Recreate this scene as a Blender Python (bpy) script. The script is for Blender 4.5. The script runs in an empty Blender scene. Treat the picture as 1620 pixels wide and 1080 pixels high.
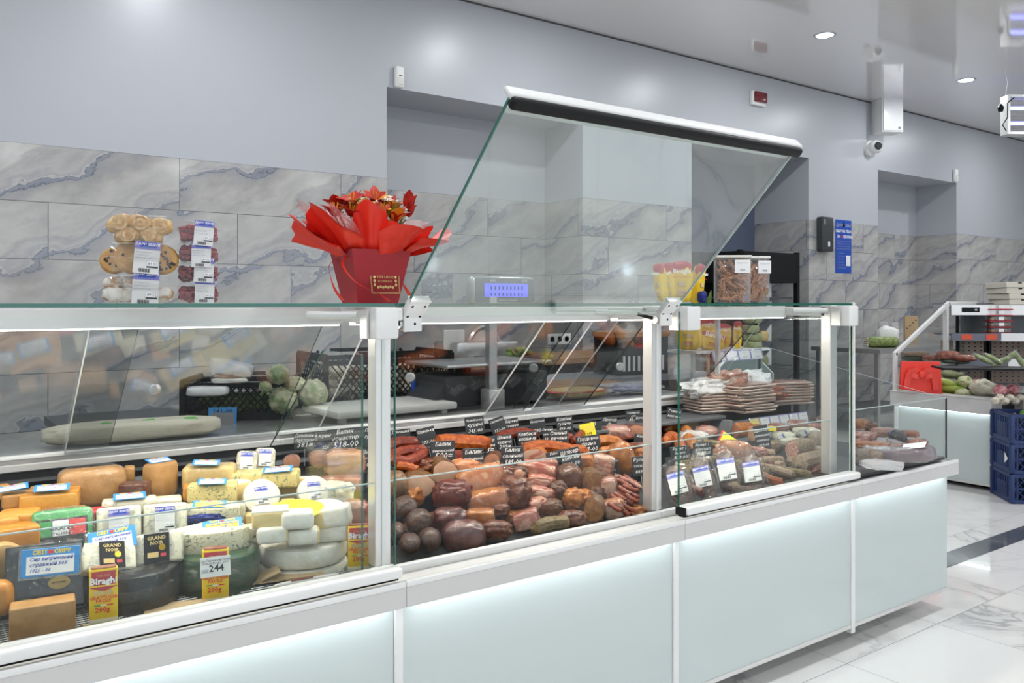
import bpy, bmesh, math, random
from mathutils import Vector, Matrix, Euler, noise
R = math.radians
rnd = random.Random(7)
sc = bpy.context.scene
# ---------------------------------------------------------------- camera, view
H = 1.22                                  # eye height
F = 1341.0                                # focal length in pixels of the 1620 frame
YAW = R(-36.28)
cd = bpy.data.cameras.new('camera'); cam = bpy.data.objects.new('camera', cd)
sc.collection.objects.link(cam)
cd.sensor_width = 36; cd.lens = F / 1620 * 36; cd.shift_y = -61 / 1620; cd.clip_start = .05
cam.location = (0, 0, H); cam.rotation_euler = (R(90), 0, YAW)
sc.camera = cam
sc.view_settings.view_transform = 'Standard'; sc.view_settings.look = 'None'
sc.view_settings.gamma = 1; sc.view_settings.use_curve_mapping = False
sc.view_settings.exposure = 0.0
sc.cycles.use_denoising = True
sc.cycles.max_bounces = 10; sc.cycles.transparent_max_bounces = 40
sc.cycles.glossy_bounces = 5; sc.cycles.diffuse_bounces = 5
sc.cycles.caustics_reflective = False; sc.cycles.caustics_refractive = False
sc.cycles.sample_clamp_indirect = 6
# ---------------------------------------------------------------- world and lights
w = bpy.data.worlds.new('world'); sc.world = w; w.use_nodes = True
w.node_tree.nodes['Background'].inputs[0].default_value = (.75, .85, 1, 1)
w.node_tree.nodes['Background'].inputs[1].default_value = .4
def area(name, loc, sx, sy, power, col, rot=(0, 0, 0), disk=False, spread=180):
    l = bpy.data.lights.new(name, 'AREA'); l.energy = power; l.color = col
    l.shape = 'DISK' if disk else 'RECTANGLE'; l.size = sx; l.size_y = sy; l.spread = R(spread)
    o = bpy.data.objects.new(name, l); o.location = loc; o.rotation_euler = rot
    sc.collection.objects.link(o); return o
DOWN = [(x, y) for x in (-3.27, -.94, 1.39, 3.72, 6.05, 8.37, 10.7) for y in (4.0, 1.35, -1.3, -3.9)]
DOWN_W, ROOM = 17, (.96, .98, 1)
for x, y in DOWN:
    area('downlight_lamp', (x, y, 3.352), .13, .13, DOWN_W, ROOM, disk=True)
area('shop_window_daylight', (3.2, -4.85, 1.6), 9, 2.2, 80, (.82, .90, 1), rot=(R(90), 0, 0))
LED = (1, .94, .84)
CASES = [(-.45, .86), (.475, .86), (1.385, .86), (2.29, .86)]
for xc, L in CASES:                       # lamp under the upper beam of each case
    area('case_lamp', (xc, 1.985, 1.158), L, .03, 5.4, LED, rot=(R(-8), 0, 0))
for xc, L in CASES + [(3.07, .62)]:       # strip under the rail, washing the front panels
    area('panel_lamp', (xc, 1.684, .5355), L, .012, .10, (.86, .95, 1), rot=(R(12), 0, 0))
area('panel_lamp', (5.718, 2.95, .5), .012, .62, .2, (.86, .95, 1), rot=(0, R(12), 0))
# ---------------------------------------------------------------- helpers
def G(u):                                  # horizontal direction seen at column u
    a = (u - 810) / F
    return (.5917 + .8062 * a, .8062 - .5917 * a)
def at(u, v, y=None, z=None, x=None):      # point of a plane of the room seen at a place of the photograph
    gx, gy = G(u); s = (479 - v) / F
    t = y / gy if y is not None else (x / gx if x is not None else (z - H) / s)
    return Vector((gx * t, gy * t, H + s * t)), t / F
PILE = {'c': (.62, .45, 1.84), 'm': (.62, .42, 1.84), 'r': (.625, .27, 1.82), 'e': (.655, .05, 1.76)}
def pile(u, v, k):                         # the sloping surface of the goods heaped in a case
    z0, kk, y0 = PILE[k]; gx, gy = G(u); s = (479 - v) / F
    t = (z0 - kk * y0 - H) / (s - kk * gy)
    return Vector((gx * t, gy * t, H + s * t)), t / F
def face(u): gx, gy = G(u); return math.atan2(gy, gx) - math.pi / 2
MATS = {}
ROUGH, GS = 0.0, 1
def mat(name, col, rough=.5, metal=0, emit=0, c2=None, scale=30, lo=.4, hi=.6, bump=0, bscale=60, detail=4, coat=0,
        stretch=(1, 1, 1), c3=None, spec=.5, sss=0, dist=0):
    if name in MATS: return name
    scale *= GS; bscale *= GS
    m = bpy.data.materials.new(name); MATS[name] = m; m.use_nodes = True
    nt = m.node_tree; b = nt.nodes['Principled BSDF']
    b.inputs['Base Color'].default_value = (*col, 1); b.inputs['Roughness'].default_value = rough
    b.inputs['Metallic'].default_value = metal; b.inputs['Coat Weight'].default_value = coat
    b.inputs['Coat Roughness'].default_value = .08; b.inputs['Specular IOR Level'].default_value = spec
    if sss: b.inputs['Subsurface Weight'].default_value = sss; b.inputs['Subsurface Radius'].default_value = (.01, .006, .004)
    if emit: b.inputs['Emission Color'].default_value = (*col, 1); b.inputs['Emission Strength'].default_value = emit
    if c2 or bump:
        tc = nt.nodes.new('ShaderNodeTexCoord'); mp = nt.nodes.new('ShaderNodeMapping')
        mp.inputs['Scale'].default_value = stretch; nt.links.new(tc.outputs['Object'], mp.inputs[0])
        oi = nt.nodes.new('ShaderNodeObjectInfo'); ad = nt.nodes.new('ShaderNodeVectorMath'); ad.operation = 'ADD'
        ml = nt.nodes.new('ShaderNodeMath'); ml.operation = 'MULTIPLY'; ml.inputs[1].default_value = 9
        nt.links.new(oi.outputs['Random'], ml.inputs[0]); nt.links.new(mp.outputs[0], ad.inputs[0]); nt.links.new(ml.outputs[0], ad.inputs[1])
    if c2:
        n = nt.nodes.new('ShaderNodeTexNoise'); n.inputs['Scale'].default_value = scale; n.inputs['Detail'].default_value = detail
        n.inputs['Distortion'].default_value = dist
        r = nt.nodes.new('ShaderNodeValToRGB'); e = r.color_ramp.elements
        e[0].position = lo; e[0].color = (*col, 1); e[1].position = hi; e[1].color = (*c2, 1)
        if c3: x = e.new(min(.98, hi + .1)); x.color = (*c3, 1)
        nt.links.new(ad.outputs[0], n.inputs[0]); nt.links.new(n.outputs[0], r.inputs[0]); nt.links.new(r.outputs[0], b.inputs['Base Color'])
    if bump:
        n2 = nt.nodes.new('ShaderNodeTexNoise'); n2.inputs['Scale'].default_value = bscale; n2.inputs['Detail'].default_value = 5
        bp = nt.nodes.new('ShaderNodeBump'); bp.inputs['Strength'].default_value = bump; bp.inputs['Distance'].default_value = .004
        nt.links.new(ad.outputs[0], n2.inputs[0]); nt.links.new(n2.outputs[0], bp.inputs['Height']); nt.links.new(bp.outputs[0], b.inputs['Normal'])
    return name
def clear(name, tint, refl=1.0, rough=.0, bump=0, bscale=25, milky=0, base=.04, milkcol=(.9, .9, .9)):
    m = bpy.data.materials.new(name); MATS[name] = m; m.use_nodes = True; nt = m.node_tree; nt.nodes.clear()
    N = nt.nodes.new; L = nt.links.new
    out = N('ShaderNodeOutputMaterial'); tr = N('ShaderNodeBsdfTransparent'); gl = N('ShaderNodeBsdfGlossy'); mx = N('ShaderNodeMixShader')
    tr.inputs[0].default_value = (*tint, 1); gl.inputs['Roughness'].default_value = rough; gl.inputs[0].default_value = (1, 1, 1, 1)
    fr = N('ShaderNodeLayerWeight'); fr.inputs[0].default_value = .5
    pw = N('ShaderNodeMath'); pw.operation = 'POWER'; pw.inputs[1].default_value = 4.0; L(fr.outputs['Facing'], pw.inputs[0])
    mr = N('ShaderNodeMath'); mr.operation = 'MULTIPLY_ADD'; mr.inputs[1].default_value = refl * .75; mr.inputs[2].default_value = base; mr.use_clamp = True
    L(pw.outputs[0], mr.inputs[0]); L(mr.outputs[0], mx.inputs[0]); L(gl.outputs[0], mx.inputs[2])
    if milky:
        df = N('ShaderNodeBsdfDiffuse'); df.inputs[0].default_value = (*milkcol, 1); m2 = N('ShaderNodeMixShader'); m2.inputs[0].default_value = milky
        L(tr.outputs[0], m2.inputs[1]); L(df.outputs[0], m2.inputs[2]); L(m2.outputs[0], mx.inputs[1])
    else: L(tr.outputs[0], mx.inputs[1])
    if bump:
        tc = N('ShaderNodeTexCoord'); n = N('ShaderNodeTexNoise'); n.inputs['Scale'].default_value = bscale; n.inputs['Detail'].default_value = 3; n.inputs['Distortion'].default_value = 1.2
        bp = N('ShaderNodeBump'); bp.inputs['Strength'].default_value = bump; bp.inputs['Distance'].default_value = .01
        L(tc.outputs['Object'], n.inputs[0]); L(n.outputs[0], bp.inputs['Height']); L(bp.outputs[0], gl.inputs['Normal']); L(bp.outputs[0], fr.inputs['Normal'])
    L(mx.outputs[0], out.inputs[0]); return name
# --- geometry collector: shapes with named materials, built as ONE mesh object
_cache = {}
def rb(w, d, h, r, seg=2):
    key = ('rb', round(w, 5), round(d, 5), round(h, 5), round(r, 5), seg)
    if key not in _cache:
        bm = bmesh.new(); bmesh.ops.create_cube(bm, size=1)
        for v in bm.verts: v.co = Vector((v.co.x * w, v.co.y * d, v.co.z * h))
        if r > 0: bmesh.ops.bevel(bm, geom=bm.edges[:], offset=min(r, w * .49, d * .49, h * .49), segments=seg, profile=.5, affect='EDGES')
        bm.verts.index_update()
        _cache[key] = ([v.co.copy() for v in bm.verts], [[v.index for v in f.verts] for f in bm.faces]); bm.free()
    return _cache[key]
def ico(sub):
    if ('ico', sub) not in _cache:
        bm = bmesh.new(); bmesh.ops.create_icosphere(bm, subdivisions=sub, radius=1); bm.verts.index_update()
        _cache['ico', sub] = ([v.co.copy() for v in bm.verts], [[v.index for v in f.verts] for f in bm.faces]); bm.free()
    return _cache['ico', sub]
def txt(body, size, bold=0, shear=0, align='LEFT', space=1):
    key = ('t', body, size, bold, shear, align)
    if key not in _cache:
        c = bpy.data.curves.new('t', 'FONT'); c.body = body; c.size = size; c.resolution_u = 1; c.shear = shear; c.align_x = align; c.offset = bold; c.space_line = .8
        o = bpy.data.objects.new('t', c); me = bpy.data.meshes.new_from_object(o)
        _cache[key] = ([v.co.copy() for v in me.vertices], [list(p.vertices) for p in me.polygons])
        bpy.data.objects.remove(o); bpy.data.meshes.remove(me); bpy.data.curves.remove(c)
    return _cache[key]
class MB:
    def __init__(s): s.v = []; s.f = []; s.m = []; s.names = []
    def add(s, vf, m, M=None):
        vs, fs = vf; o = len(s.v)
        if m not in s.names: s.names.append(m)
        k = s.names.index(m)
        s.v += [M @ v for v in vs] if M is not None else [Vector(v) for v in vs]
        s.f += [[i + o for i in f] for f in fs]; s.m += [k] * len(fs); return s
    def box(s, x0, x1, y0, y1, z0, z1, m, r=0, seg=1):
        return s.add(rb(abs(x1 - x0), abs(y1 - y0), abs(z1 - z0), r, seg), m, Matrix.Translation(((x0 + x1) / 2, (y0 + y1) / 2, (z0 + z1) / 2)))
    def cbox(s, loc, size, m, r=0, seg=1, rot=(0, 0, 0)):
        return s.add(rb(*size, r, seg), m, Matrix.Translation(loc) @ Euler(rot).to_matrix().to_4x4())
    def tube(s, pts, rad, m, n=8, caps=True):
        pts = [Vector(p) for p in pts]; rs = rad if isinstance(rad, (list, tuple)) else [rad] * len(pts)
        vs, fs = [], []; up = Vector((0, 0, 1))
        for i, p in enumerate(pts):
            d = (pts[min(i + 1, len(pts) - 1)] - pts[max(i - 1, 0)]).normalized()
            if i == 0:
                if abs(d.dot(up)) > .95: up = Vector((1, 0, 0))
                a = d.cross(up).normalized()
            else: a = (a - d * a.dot(d)).normalized()
            b = d.cross(a)
            for k in range(n):
                t = 2 * math.pi * k / n; vs.append(p + (a * math.cos(t) + b * math.sin(t)) * rs[i])
        for i in range(len(pts) - 1):
            for k in range(n): fs.append([i * n + k, i * n + (k + 1) % n, (i + 1) * n + (k + 1) % n, (i + 1) * n + k])
        if caps: fs.append(list(range(n))[::-1]); fs.append([(len(pts) - 1) * n + k for k in range(n)])
        return s.add((vs, fs), m)
    def lathe(s, prof, m, n=24, M=None, wob=0):
        vs, fs = [], []
        for r, z in prof:
            for k in range(n):
                t = 2 * math.pi * k / n; q = 1 + wob * math.sin(3 * t + z * 40)
                vs.append(Vector((r * q * math.cos(t), r * q * math.sin(t), z)))
        for i in range(len(prof) - 1):
            for k in range(n): fs.append([i * n + k, i * n + (k + 1) % n, (i + 1) * n + (k + 1) % n, (i + 1) * n + k])
        if prof[0][0] > 1e-5: fs.append([k for k in range(n)][::-1])
        if prof[-1][0] > 1e-5: fs.append([(len(prof) - 1) * n + k for k in range(n)])
        return s.add((vs, fs), m, M)
    def prism(s, poly, d, m, M=None, edge=None, axis='y'):   # polygon in the x-z plane, thickness d along y
        n = len(poly); vs = [Vector((x, -d / 2, z)) for x, z in poly] + [Vector((x, d / 2, z)) for x, z in poly]
        if axis == 'x': vs = [Vector((v.y, v.x, v.z)) for v in vs]
        s.add((vs, [list(range(n)), [n + k for k in range(n)][::-1]]), m, M)
        return s.add((vs, [[k, n + k, n + (k + 1) % n, (k + 1) % n] for k in range(n)]), edge or m, M)
    def blob(s, size, m, sub=3, amp=.12, fr=2.2, pw=1.0, seed=0, M=None):
        s.soft = sub >= 3
        vs, fs = ico(sub); out = []; sd = Vector((seed * 3.1, seed * 1.7, seed))
        for v in vs:
            q = Vector([math.copysign(abs(c) ** pw, c) for c in v])
            k = 1 + amp * noise.noise(v * fr + sd) + amp * .5 * noise.noise(v * fr * 2.7 + sd) + amp * ROUGH * noise.noise(v * fr * 6 + sd)
            out.append(Vector((q.x * size[0] / 2 * k, q.y * size[1] / 2 * k, q.z * size[2] / 2 * k)))
        return s.add((out, fs), m, M)
    def text(s, body, size, m, M, **k): return s.add(txt(body, size, **k), m, M)
    def mesh(s, name, smooth=35):
        me = bpy.data.meshes.new(name); me.from_pydata([tuple(v) for v in s.v], [], s.f)
        for n in s.names: me.materials.append(MATS[n])
        me.polygons.foreach_set('material_index', s.m)
        if smooth: me.shade_smooth(); me.set_sharp_from_angle(angle=R(smooth))
        me.update(); return me
    def build(s, name, parent=None, loc=None, rot=None, smooth=None):
        if smooth is None: smooth = 75 if getattr(s, 'soft', False) else 35
        return link(name, s.mesh(name, smooth), parent, loc, rot)
def link(name, me, parent=None, loc=None, rot=None):
    o = bpy.data.objects.new(name, me); sc.collection.objects.link(o)
    if parent: o.parent = parent
    if loc is not None: o.location = loc
    if rot is not None: o.rotation_euler = rot
    return o
def tag(o, label, cat, group=None):
    o['label'] = label; o['category'] = cat
    if group: o['group'] = group
    return o
def thing(name, label, cat, loc=(0, 0, 0), rz=0, group=None):
    return tag(link(name, None, None, loc, (0, 0, rz)), label, cat, group)
def struct(o): o['kind'] = 'structure'; return o
def T(x, y, z, rx=0, ry=0, rz=0): return Matrix.Translation((x, y, z)) @ Euler((rx, ry, rz)).to_matrix().to_4x4()
# ---------------------------------------------------------------- materials
mat('white_metal', (.70, .70, .685), .35); mat('white_rail', (.54, .53, .52), .4); mat('led', (.9, .96, 1), .5, emit=7)
mat('ledwarm', (1, .97, .9), .5, emit=6); mat('steel', (.55, .55, .54), .3, metal=.85); mat('alu', (.72, .71, .69), .32, metal=.6)
mat('black', (.008, .008, .009), .5, spec=.2); mat('blackgloss', (.012, .012, .014), .15); mat('darkgrey', (.07, .075, .08), .5)
mat('midgrey', (.2, .21, .22), .45); mat('casegrey', (.05, .053, .057), .4, spec=.3); mat('white', (.82, .82, .8), .5); mat('offwhite', (.72, .70, .66), .5)
mat('whitegloss', (.8, .8, .8), .2); mat('rubber', (.02, .02, .02), .7)
mat('frost', (.49, .55, .54), .10, coat=.6); mat('frost_edge', (.3, .5, .48), .2)
mat('glass_edge', (.008, .11, .075), .12, coat=.5, emit=0); mat('glass_edge_pale', (.40, .47, .45), .2); mat('glass_edge_dark', (.03, .06, .05), .2)
clear('glass', (.965, .98, .975), refl=.9, base=.010)
clear('flap_glass', (.87, .91, .90), refl=1.0, base=.10)
clear('door_glass', (.86, .87, .87), refl=1.0, base=.06)
clear('plastic', (.96, .96, .96), refl=.9, rough=.05, bump=.5, bscale=18, base=.055, milky=.045)
clear('wrap', (.97, .97, .97), refl=.8, rough=.05, bump=1, bscale=34, base=.03, milky=.006)
clear('wrap_fine', (.95, .95, .95), refl=.9, rough=.08, bump=1, bscale=60, base=.06, milky=.04)
clear('wrap_milky', (.95, .95, .95), refl=.8, rough=.15, bump=1, bscale=40, base=.08, milky=.34)
clear('film_white', (.95, .95, .95), refl=.8, rough=.15, bump=1, bscale=40, base=.08, milky=.62)
clear('organza', (.95, .86, .86), refl=.3, rough=.2, base=.03, milky=.28, milkcol=(.9, .72, .72))
# ---------------------------------------------------------------- room
def marble_wall():
    m = bpy.data.materials.new('marble_tile'); MATS['marble_tile'] = m; m.use_nodes = True; nt = m.node_tree
    N = nt.nodes.new; L = nt.links.new; b = nt.nodes['Principled BSDF']; b.inputs['Roughness'].default_value = .12
    tc = N('ShaderNodeTexCoord'); sp = N('ShaderNodeSeparateXYZ'); L(tc.outputs['Object'], sp.inputs[0])
    def ma(op, a, b_=None, c=None):
        n = N('ShaderNodeMath'); n.operation = op
        for i, q in enumerate((a, b_, c)):
            if q is None: continue
            if isinstance(q, (int, float)): n.inputs[i].default_value = q
            else: L(q, n.inputs[i])
        return n.outputs[0]
    hx = ma('SUBTRACT', sp.outputs[0], sp.outputs[1]); z = sp.outputs[2]
    row = ma('DIVIDE', ma('SUBTRACT', 2.05, z), .3); ri = ma('FLOOR', row); rf = ma('SUBTRACT', row, ri)
    col = ma('ADD', ma('SUBTRACT', hx, 1.34 - 5.05), ma('MULTIPLY', ri, -.333)); ci = ma('FLOOR', col); cf = ma('SUBTRACT', col, ci)
    wn = N('ShaderNodeTexWhiteNoise'); wn.noise_dimensions = '2D'; cv = N('ShaderNodeCombineXYZ'); L(ri, cv.inputs[0]); L(ci, cv.inputs[1]); L(cv.outputs[0], wn.inputs['Vector'])
    al = ma('ADD', ma('MULTIPLY', hx, .90), ma('MULTIPLY', z, .43)); ac = ma('SUBTRACT', ma('MULTIPLY', z, .90), ma('MULTIPLY', hx, .43))
    v2 = N('ShaderNodeCombineXYZ'); L(ma('MULTIPLY', al, .9), v2.inputs[0]); L(ma('MULTIPLY', ac, 1.7), v2.inputs[1]); L(ma('MULTIPLY', wn.outputs[0], 20), v2.inputs[2])
    n1 = N('ShaderNodeTexNoise'); n1.inputs['Scale'].default_value = 2.0; n1.inputs['Detail'].default_value = 8; n1.inputs['Roughness'].default_value = .55; L(v2.outputs[0], n1.inputs[0])
    n2 = N('ShaderNodeTexNoise'); n2.inputs['Scale'].default_value = 3; n2.inputs['Detail'].default_value = 9; n2.inputs['Roughness'].default_value = .7; L(v2.outputs[0], n2.inputs[0])
    s = ma('ADD', ma('MULTIPLY', ac, 2.5), ma('MULTIPLY', n1.outputs[0], 1.6))
    s = ma('ADD', s, ma('MULTIPLY', wn.outputs[0], 3)); fr = ma('FRACT', s)
    r = N('ShaderNodeValToRGB'); L(fr, r.inputs[0]); e = r.color_ramp.elements
    e[0].position = 0; e[0].color = (.42, .415, .40, 1); e[1].position = 1; e[1].color = (.42, .415, .40, 1)
    for p, c in ((.16, (.48, .47, .45)), (.32, (.39, .38, .365)), (.43, (.33, .33, .335)), (.462, (.30, .31, .33)), (.472, (.105, .12, .15)), (.482, (.22, .24, .28)),
                 (.525, (.27, .29, .335)), (.54, (.15, .165, .20)), (.55, (.48, .47, .46)), (.59, (.36, .36, .37)), (.66, (.44, .43, .42)), (.78, (.36, .355, .35)), (.86, (.47, .46, .435))):
        x = e.new(p); x.color = (*c, 1)
    mx = N('ShaderNodeMix'); mx.data_type = 'RGBA'; mx.inputs['B'].default_value = (.30, .29, .28, 1); L(r.outputs[0], mx.inputs['A'])
    r2 = N('ShaderNodeValToRGB'); r2.color_ramp.elements[0].position = .5; r2.color_ramp.elements[1].position = .72; r2.color_ramp.elements[1].color = (.7, .7, .7, 1); L(n2.outputs[0], r2.inputs[0]); L(r2.outputs[0], mx.inputs['Factor'])
    g = ma('MINIMUM', ma('MINIMUM', ma('MULTIPLY', rf, .3), ma('MULTIPLY', ma('SUBTRACT', 1, rf), .3)), ma('MINIMUM', cf, ma('SUBTRACT', 1, cf)))
    gt = ma('LESS_THAN', g, .0016); m3 = N('ShaderNodeMix'); m3.data_type = 'RGBA'; m3.inputs['B'].default_value = (.09, .09, .09, 1)
    L(gt, m3.inputs['Factor']); L(mx.outputs['Result'], m3.inputs['A']); L(m3.outputs['Result'], b.inputs['Base Color'])
marble_wall()
mat('wall_paint', (.45, .468, .503), .33, bump=.03, bscale=3); mat('niche_blue', (.11, .135, .20), .35)
mat('ceiling_film', (.80, .785, .775), .07, coat=1.0); mat('shadow_gap', (.08, .08, .08), .8)
mat('grout', (.16, .16, .165), .7); mat('strip_stone', (.075, .08, .095), .12, c2=(.15, .155, .17), scale=5)
def floor_mat():
    m = bpy.data.materials.new('floor_marble'); MATS['floor_marble'] = m; m.use_nodes = True; nt = m.node_tree
    N = nt.nodes.new; L = nt.links.new; b = nt.nodes['Principled BSDF']; b.inputs['Roughness'].default_value = .09; b.inputs['Coat Weight'].default_value = .3
    tc = N('ShaderNodeTexCoord'); at_ = N('ShaderNodeAttribute'); at_.attribute_name = 'tile'
    ad = N('ShaderNodeVectorMath'); ad.operation = 'ADD'; L(tc.outputs['Object'], ad.inputs[0]); L(at_.outputs['Vector'], ad.inputs[1])
    n1 = N('ShaderNodeTexNoise'); n1.inputs['Scale'].default_value = 1.5; n1.inputs['Detail'].default_value = 7; n1.inputs['Roughness'].default_value = .55; n1.inputs['Distortion'].default_value = .9; L(ad.outputs[0], n1.inputs[0])
    d = N('ShaderNodeMath'); d.operation = 'SUBTRACT'; d.inputs[1].default_value = .5; L(n1.outputs[0], d.inputs[0])
    ab = N('ShaderNodeMath'); ab.operation = 'ABSOLUTE'; L(d.outputs[0], ab.inputs[0])
    r = N('ShaderNodeValToRGB'); e = r.color_ramp.elements; e[0].position = 0; e[0].color = (.42, .42, .43, 1); e[1].position = .012; e[1].color = (.68, .675, .66, 1)
    x = e.new(.05); x.color = (.78, .77, .75, 1); L(ab.outputs[0], r.inputs[0]); 
    n2 = N('ShaderNodeTexNoise'); n2.inputs['Scale'].default_value = .9; n2.inputs['Detail'].default_value = 3; L(ad.outputs[0], n2.inputs[0])
    r2 = N('ShaderNodeValToRGB'); r2.color_ramp.elements[0].position = .47; r2.color_ramp.elements[1].position = .66; L(n2.outputs[0], r2.inputs[0])
    mx = N('ShaderNodeMix'); mx.data_type = 'RGBA'; mx.inputs['A'].default_value = (.78, .77, .75, 1); L(r.outputs[0], mx.inputs['B']); L(r2.outputs[0], mx.inputs['Factor'])
    L(mx.outputs['Result'], b.inputs['Base Color'])
floor_mat()
X0, X1, Y0, W, CZ = -4.2, 15.0, -5.0, 5.05, 3.37
def floor():
    me = bpy.data.meshes.new('floor'); vs, fs, ms, tr = [], [], [], []
    def q(x0, x1, y0, y1, z, m, g=.0009):
        o = len(vs); vs.extend([(x0 + g, y0 + g, z), (x1 - g, y0 + g, z), (x1 - g, y1 - g, z), (x0 + g, y1 - g, z)])
        fs.append([o, o + 1, o + 2, o + 3]); ms.append(m); tr.append((rnd.random() * 40, rnd.random() * 40, 0))
    q(X0, X1, Y0, W + .9, -.0015, 1, 0)
    ys = [-5.0, -3.158, -1.958, -.758, .442, 1.642, 1.962, 2.085, 2.22, 3.42, 4.62, 5.95]
    for a, b in zip(ys, ys[1:]):
        if abs(b - a - .123) < .001: q(X0, X1, a, b, 0, 2); continue
        x = .21 - 4.8
        while x < X1: q(max(x, X0), min(x + .6, X1), a, b, 0, 0); x += .6
    me.from_pydata(vs, [], fs)
    for n in ('floor_marble', 'grout', 'strip_stone'): me.materials.append(MATS[n])
    me.polygons.foreach_set('material_index', ms)
    a_ = me.attributes.new('tile', 'FLOAT_VECTOR', 'FACE'); a_.data.foreach_set('vector', [c for t in tr for c in t])
    struct(link('floor', me))
floor()
b = MB(); b.box(X0, X1, Y0, W + .9, CZ, CZ + .1, 'ceiling_film'); struct(b.build('ceiling'))
b = MB()                                    # the tiled wall with its three niches
def wallseg(x0, x1, y0, y1, z0=0, z1=CZ):
    if z0 < 2.05: b.box(x0, x1, y0, y1, z0, 2.05, 'marble_tile')
    if z1 > 2.05: b.box(x0, x1, y0, y1, max(z0, 2.05), z1, 'wall_paint')
TOP = 2.66
for x0, x1 in ((X0, 2.671), (4.397, 5.655), (7.373, 8.618), (10.33, X1)): wallseg(x0, x1, W, W + .8)
for x0, x1, dp in ((2.671, 4.397, .48), (5.655, 7.373, .66), (8.618, 10.33, .5)):
    wallseg(x0, x1, W, W + dp + .02, TOP, CZ - .0001)
    if dp == .66: b.box(x0, x1, W + dp, W + .8, 0, TOP + .01, 'niche_blue')
    else: wallseg(x0, x1, W + dp, W + .8, 0, TOP + .01)
struct(b.build('wall_back', smooth=0))
b = MB(); b.box(X0, X1, W - .004, W, CZ - .012, CZ, 'shadow_gap'); struct(b.build('trim_1'))
b = MB(); b.box(X0 - .1, X0, Y0, W + .9, 0, CZ, 'wall_paint'); struct(b.build('wall_left'))
b = MB(); b.box(X1, X1 + .1, Y0, W + .9, 0, CZ, 'wall_paint'); struct(b.build('wall_right'))
b = MB(); b.box(X0, X1, Y0 - .1, Y0, 0, CZ, 'wall_paint'); struct(b.build('wall_front'))
for x, y in DOWN:
    if y < 1: continue
    t = thing('ceiling_downlight', '', 'ceiling light', (x, y, CZ), 0, 'round ceiling spotlights')
    t['label'] = ('round recessed ceiling spotlight with grey ring, right of two in the photo' if x > 8 else
                  'round recessed ceiling spotlight with grey ring, left of two in the photo') if (y == 4.0 and 6 < x < 9) else 'round recessed spotlight in the glossy ceiling, beyond the picture'
    b = MB(); b.lathe([(.066, -.003), (.068, -.007), (.082, -.007), (.086, -.001), (.086, 0)], 'steel', 32); b.build('trim_ring', t)
    b = MB(); b.lathe([(.0001, -.0035), (.066, -.0035)], 'led', 32); b.build('lamp_glass', t)
# things on the wall
def wall_x(u): gx, gy = G(u); return gx / gy * W
def motion(u, v, label):
    p, s = at(u, v, W); t = thing('motion_sensor', label, 'motion sensor', (p.x, W, p.z)); h = .145 if u < 1000 else .15
    b = MB(); b.cbox((0, -.022, 0), (.065, .04, h), 'white', .015, 3); b.build('housing', t)
    b = MB(); b.cbox((0, -.043, -.03), (.045, .012, .05), 'offwhite', .006, 2); b.cbox((0, -.0435, .005), (.022, .003, .006), 'darkgrey'); b.build('lens_window', t)
motion(629, 123, 'small cream motion sensor above the wide wall niche on the left')
motion(1509, 278, 'small white motion sensor at the upper right corner of the far niche')
p, s = at(1196, 157, W); t = thing('alarm_beacon', 'small alarm box with dark red lens high on the wall', 'alarm', p)
mat('redlens', (.16, .01, .015), .15, coat=.5); mat('hornred', (.62, .03, .03), .5)
b = MB(); b.cbox((0, -.02, 0), (.2, .04, .13), 'white', .008, 2); b.build('back_box', t)
b = MB(); b.cbox((.005, -.05, .01), (.17, .03, .095), 'redlens', .008, 2)
for k in range(7): b.cbox((.005, -.066, -.025 + k * .012), (.15, .003, .004), 'redlens')
b.build('red_lens', t)
p, s = at(1389, 187, W); t = thing('wall_speaker', 'white box loudspeaker mounted high on the wall', 'speaker', (p.x, W, p.z), R(-28))
b = MB(); b.prism([(-.12, -.2), (.12, -.2), (.12, .2), (-.12, .2)], .2, 'white', T(0, -.17, 0)); b.build('cabinet', t)
b = MB(); b.cbox((0, -.276, 0), (.22, .014, .38), 'whitegloss', .004, 1); b.cbox((.07, -.285, -.16), (.025, .004, .025), 'midgrey', .002); b.build('grille', t)
b = MB(); b.cbox((-.07, -.04, 0), (.03, .08, .12), 'darkgrey'); b.tube([(-.1, -.02, .18), (-.13, -.05, .05), (-.1, -.04, -.1), (-.12, -.02, -.18)], .004, 'black', 6); b.build('bracket', t)
p, s = at(1374, 235, W); t = thing('security_camera', 'white dome security camera below the wall speaker', 'camera', (p.x, W, p.z))
b = MB(); b.lathe([(.085, 0), (.085, .03), (.06, .045), (.0001, .045)], 'white', 24, T(0, 0, 0, R(90))); b.build('base', t)
b = MB(); b.blob((.14, .14, .14), 'white', 3, 0, M=T(-.02, -.09, .005)); b.blob((.1, .1, .1), 'white', 3, 0, M=T(.07, -.06, 0)); b.build('ball', t)
b = MB(); b.lathe([(.0001, 0), (.035, 0), (.042, .012), (.042, .03)], 'blackgloss', 20, T(-.055, -.152, .005, R(-90), 0, R(-32))); b.build('lens', t)
p, s = at(1300, 371, W); t = thing('wall_terminal', 'dark grey box on the marble beside the blue poster', 'wall box', (p.x, W, p.z))
b = MB(); b.cbox((0, -.04, 0), (.19, .08, .35), 'casegrey', .02, 3); b.build('case', t)
b = MB(); b.cbox((.0, -.083, -.1), (.03, .006, .05), 'white', .002); b.build('label_plate', t); b = MB(); b.cbox((-.07, -.082, .12), (.03, .004, .05), 'midgrey'); b.build('side_sticker', t)
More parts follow.
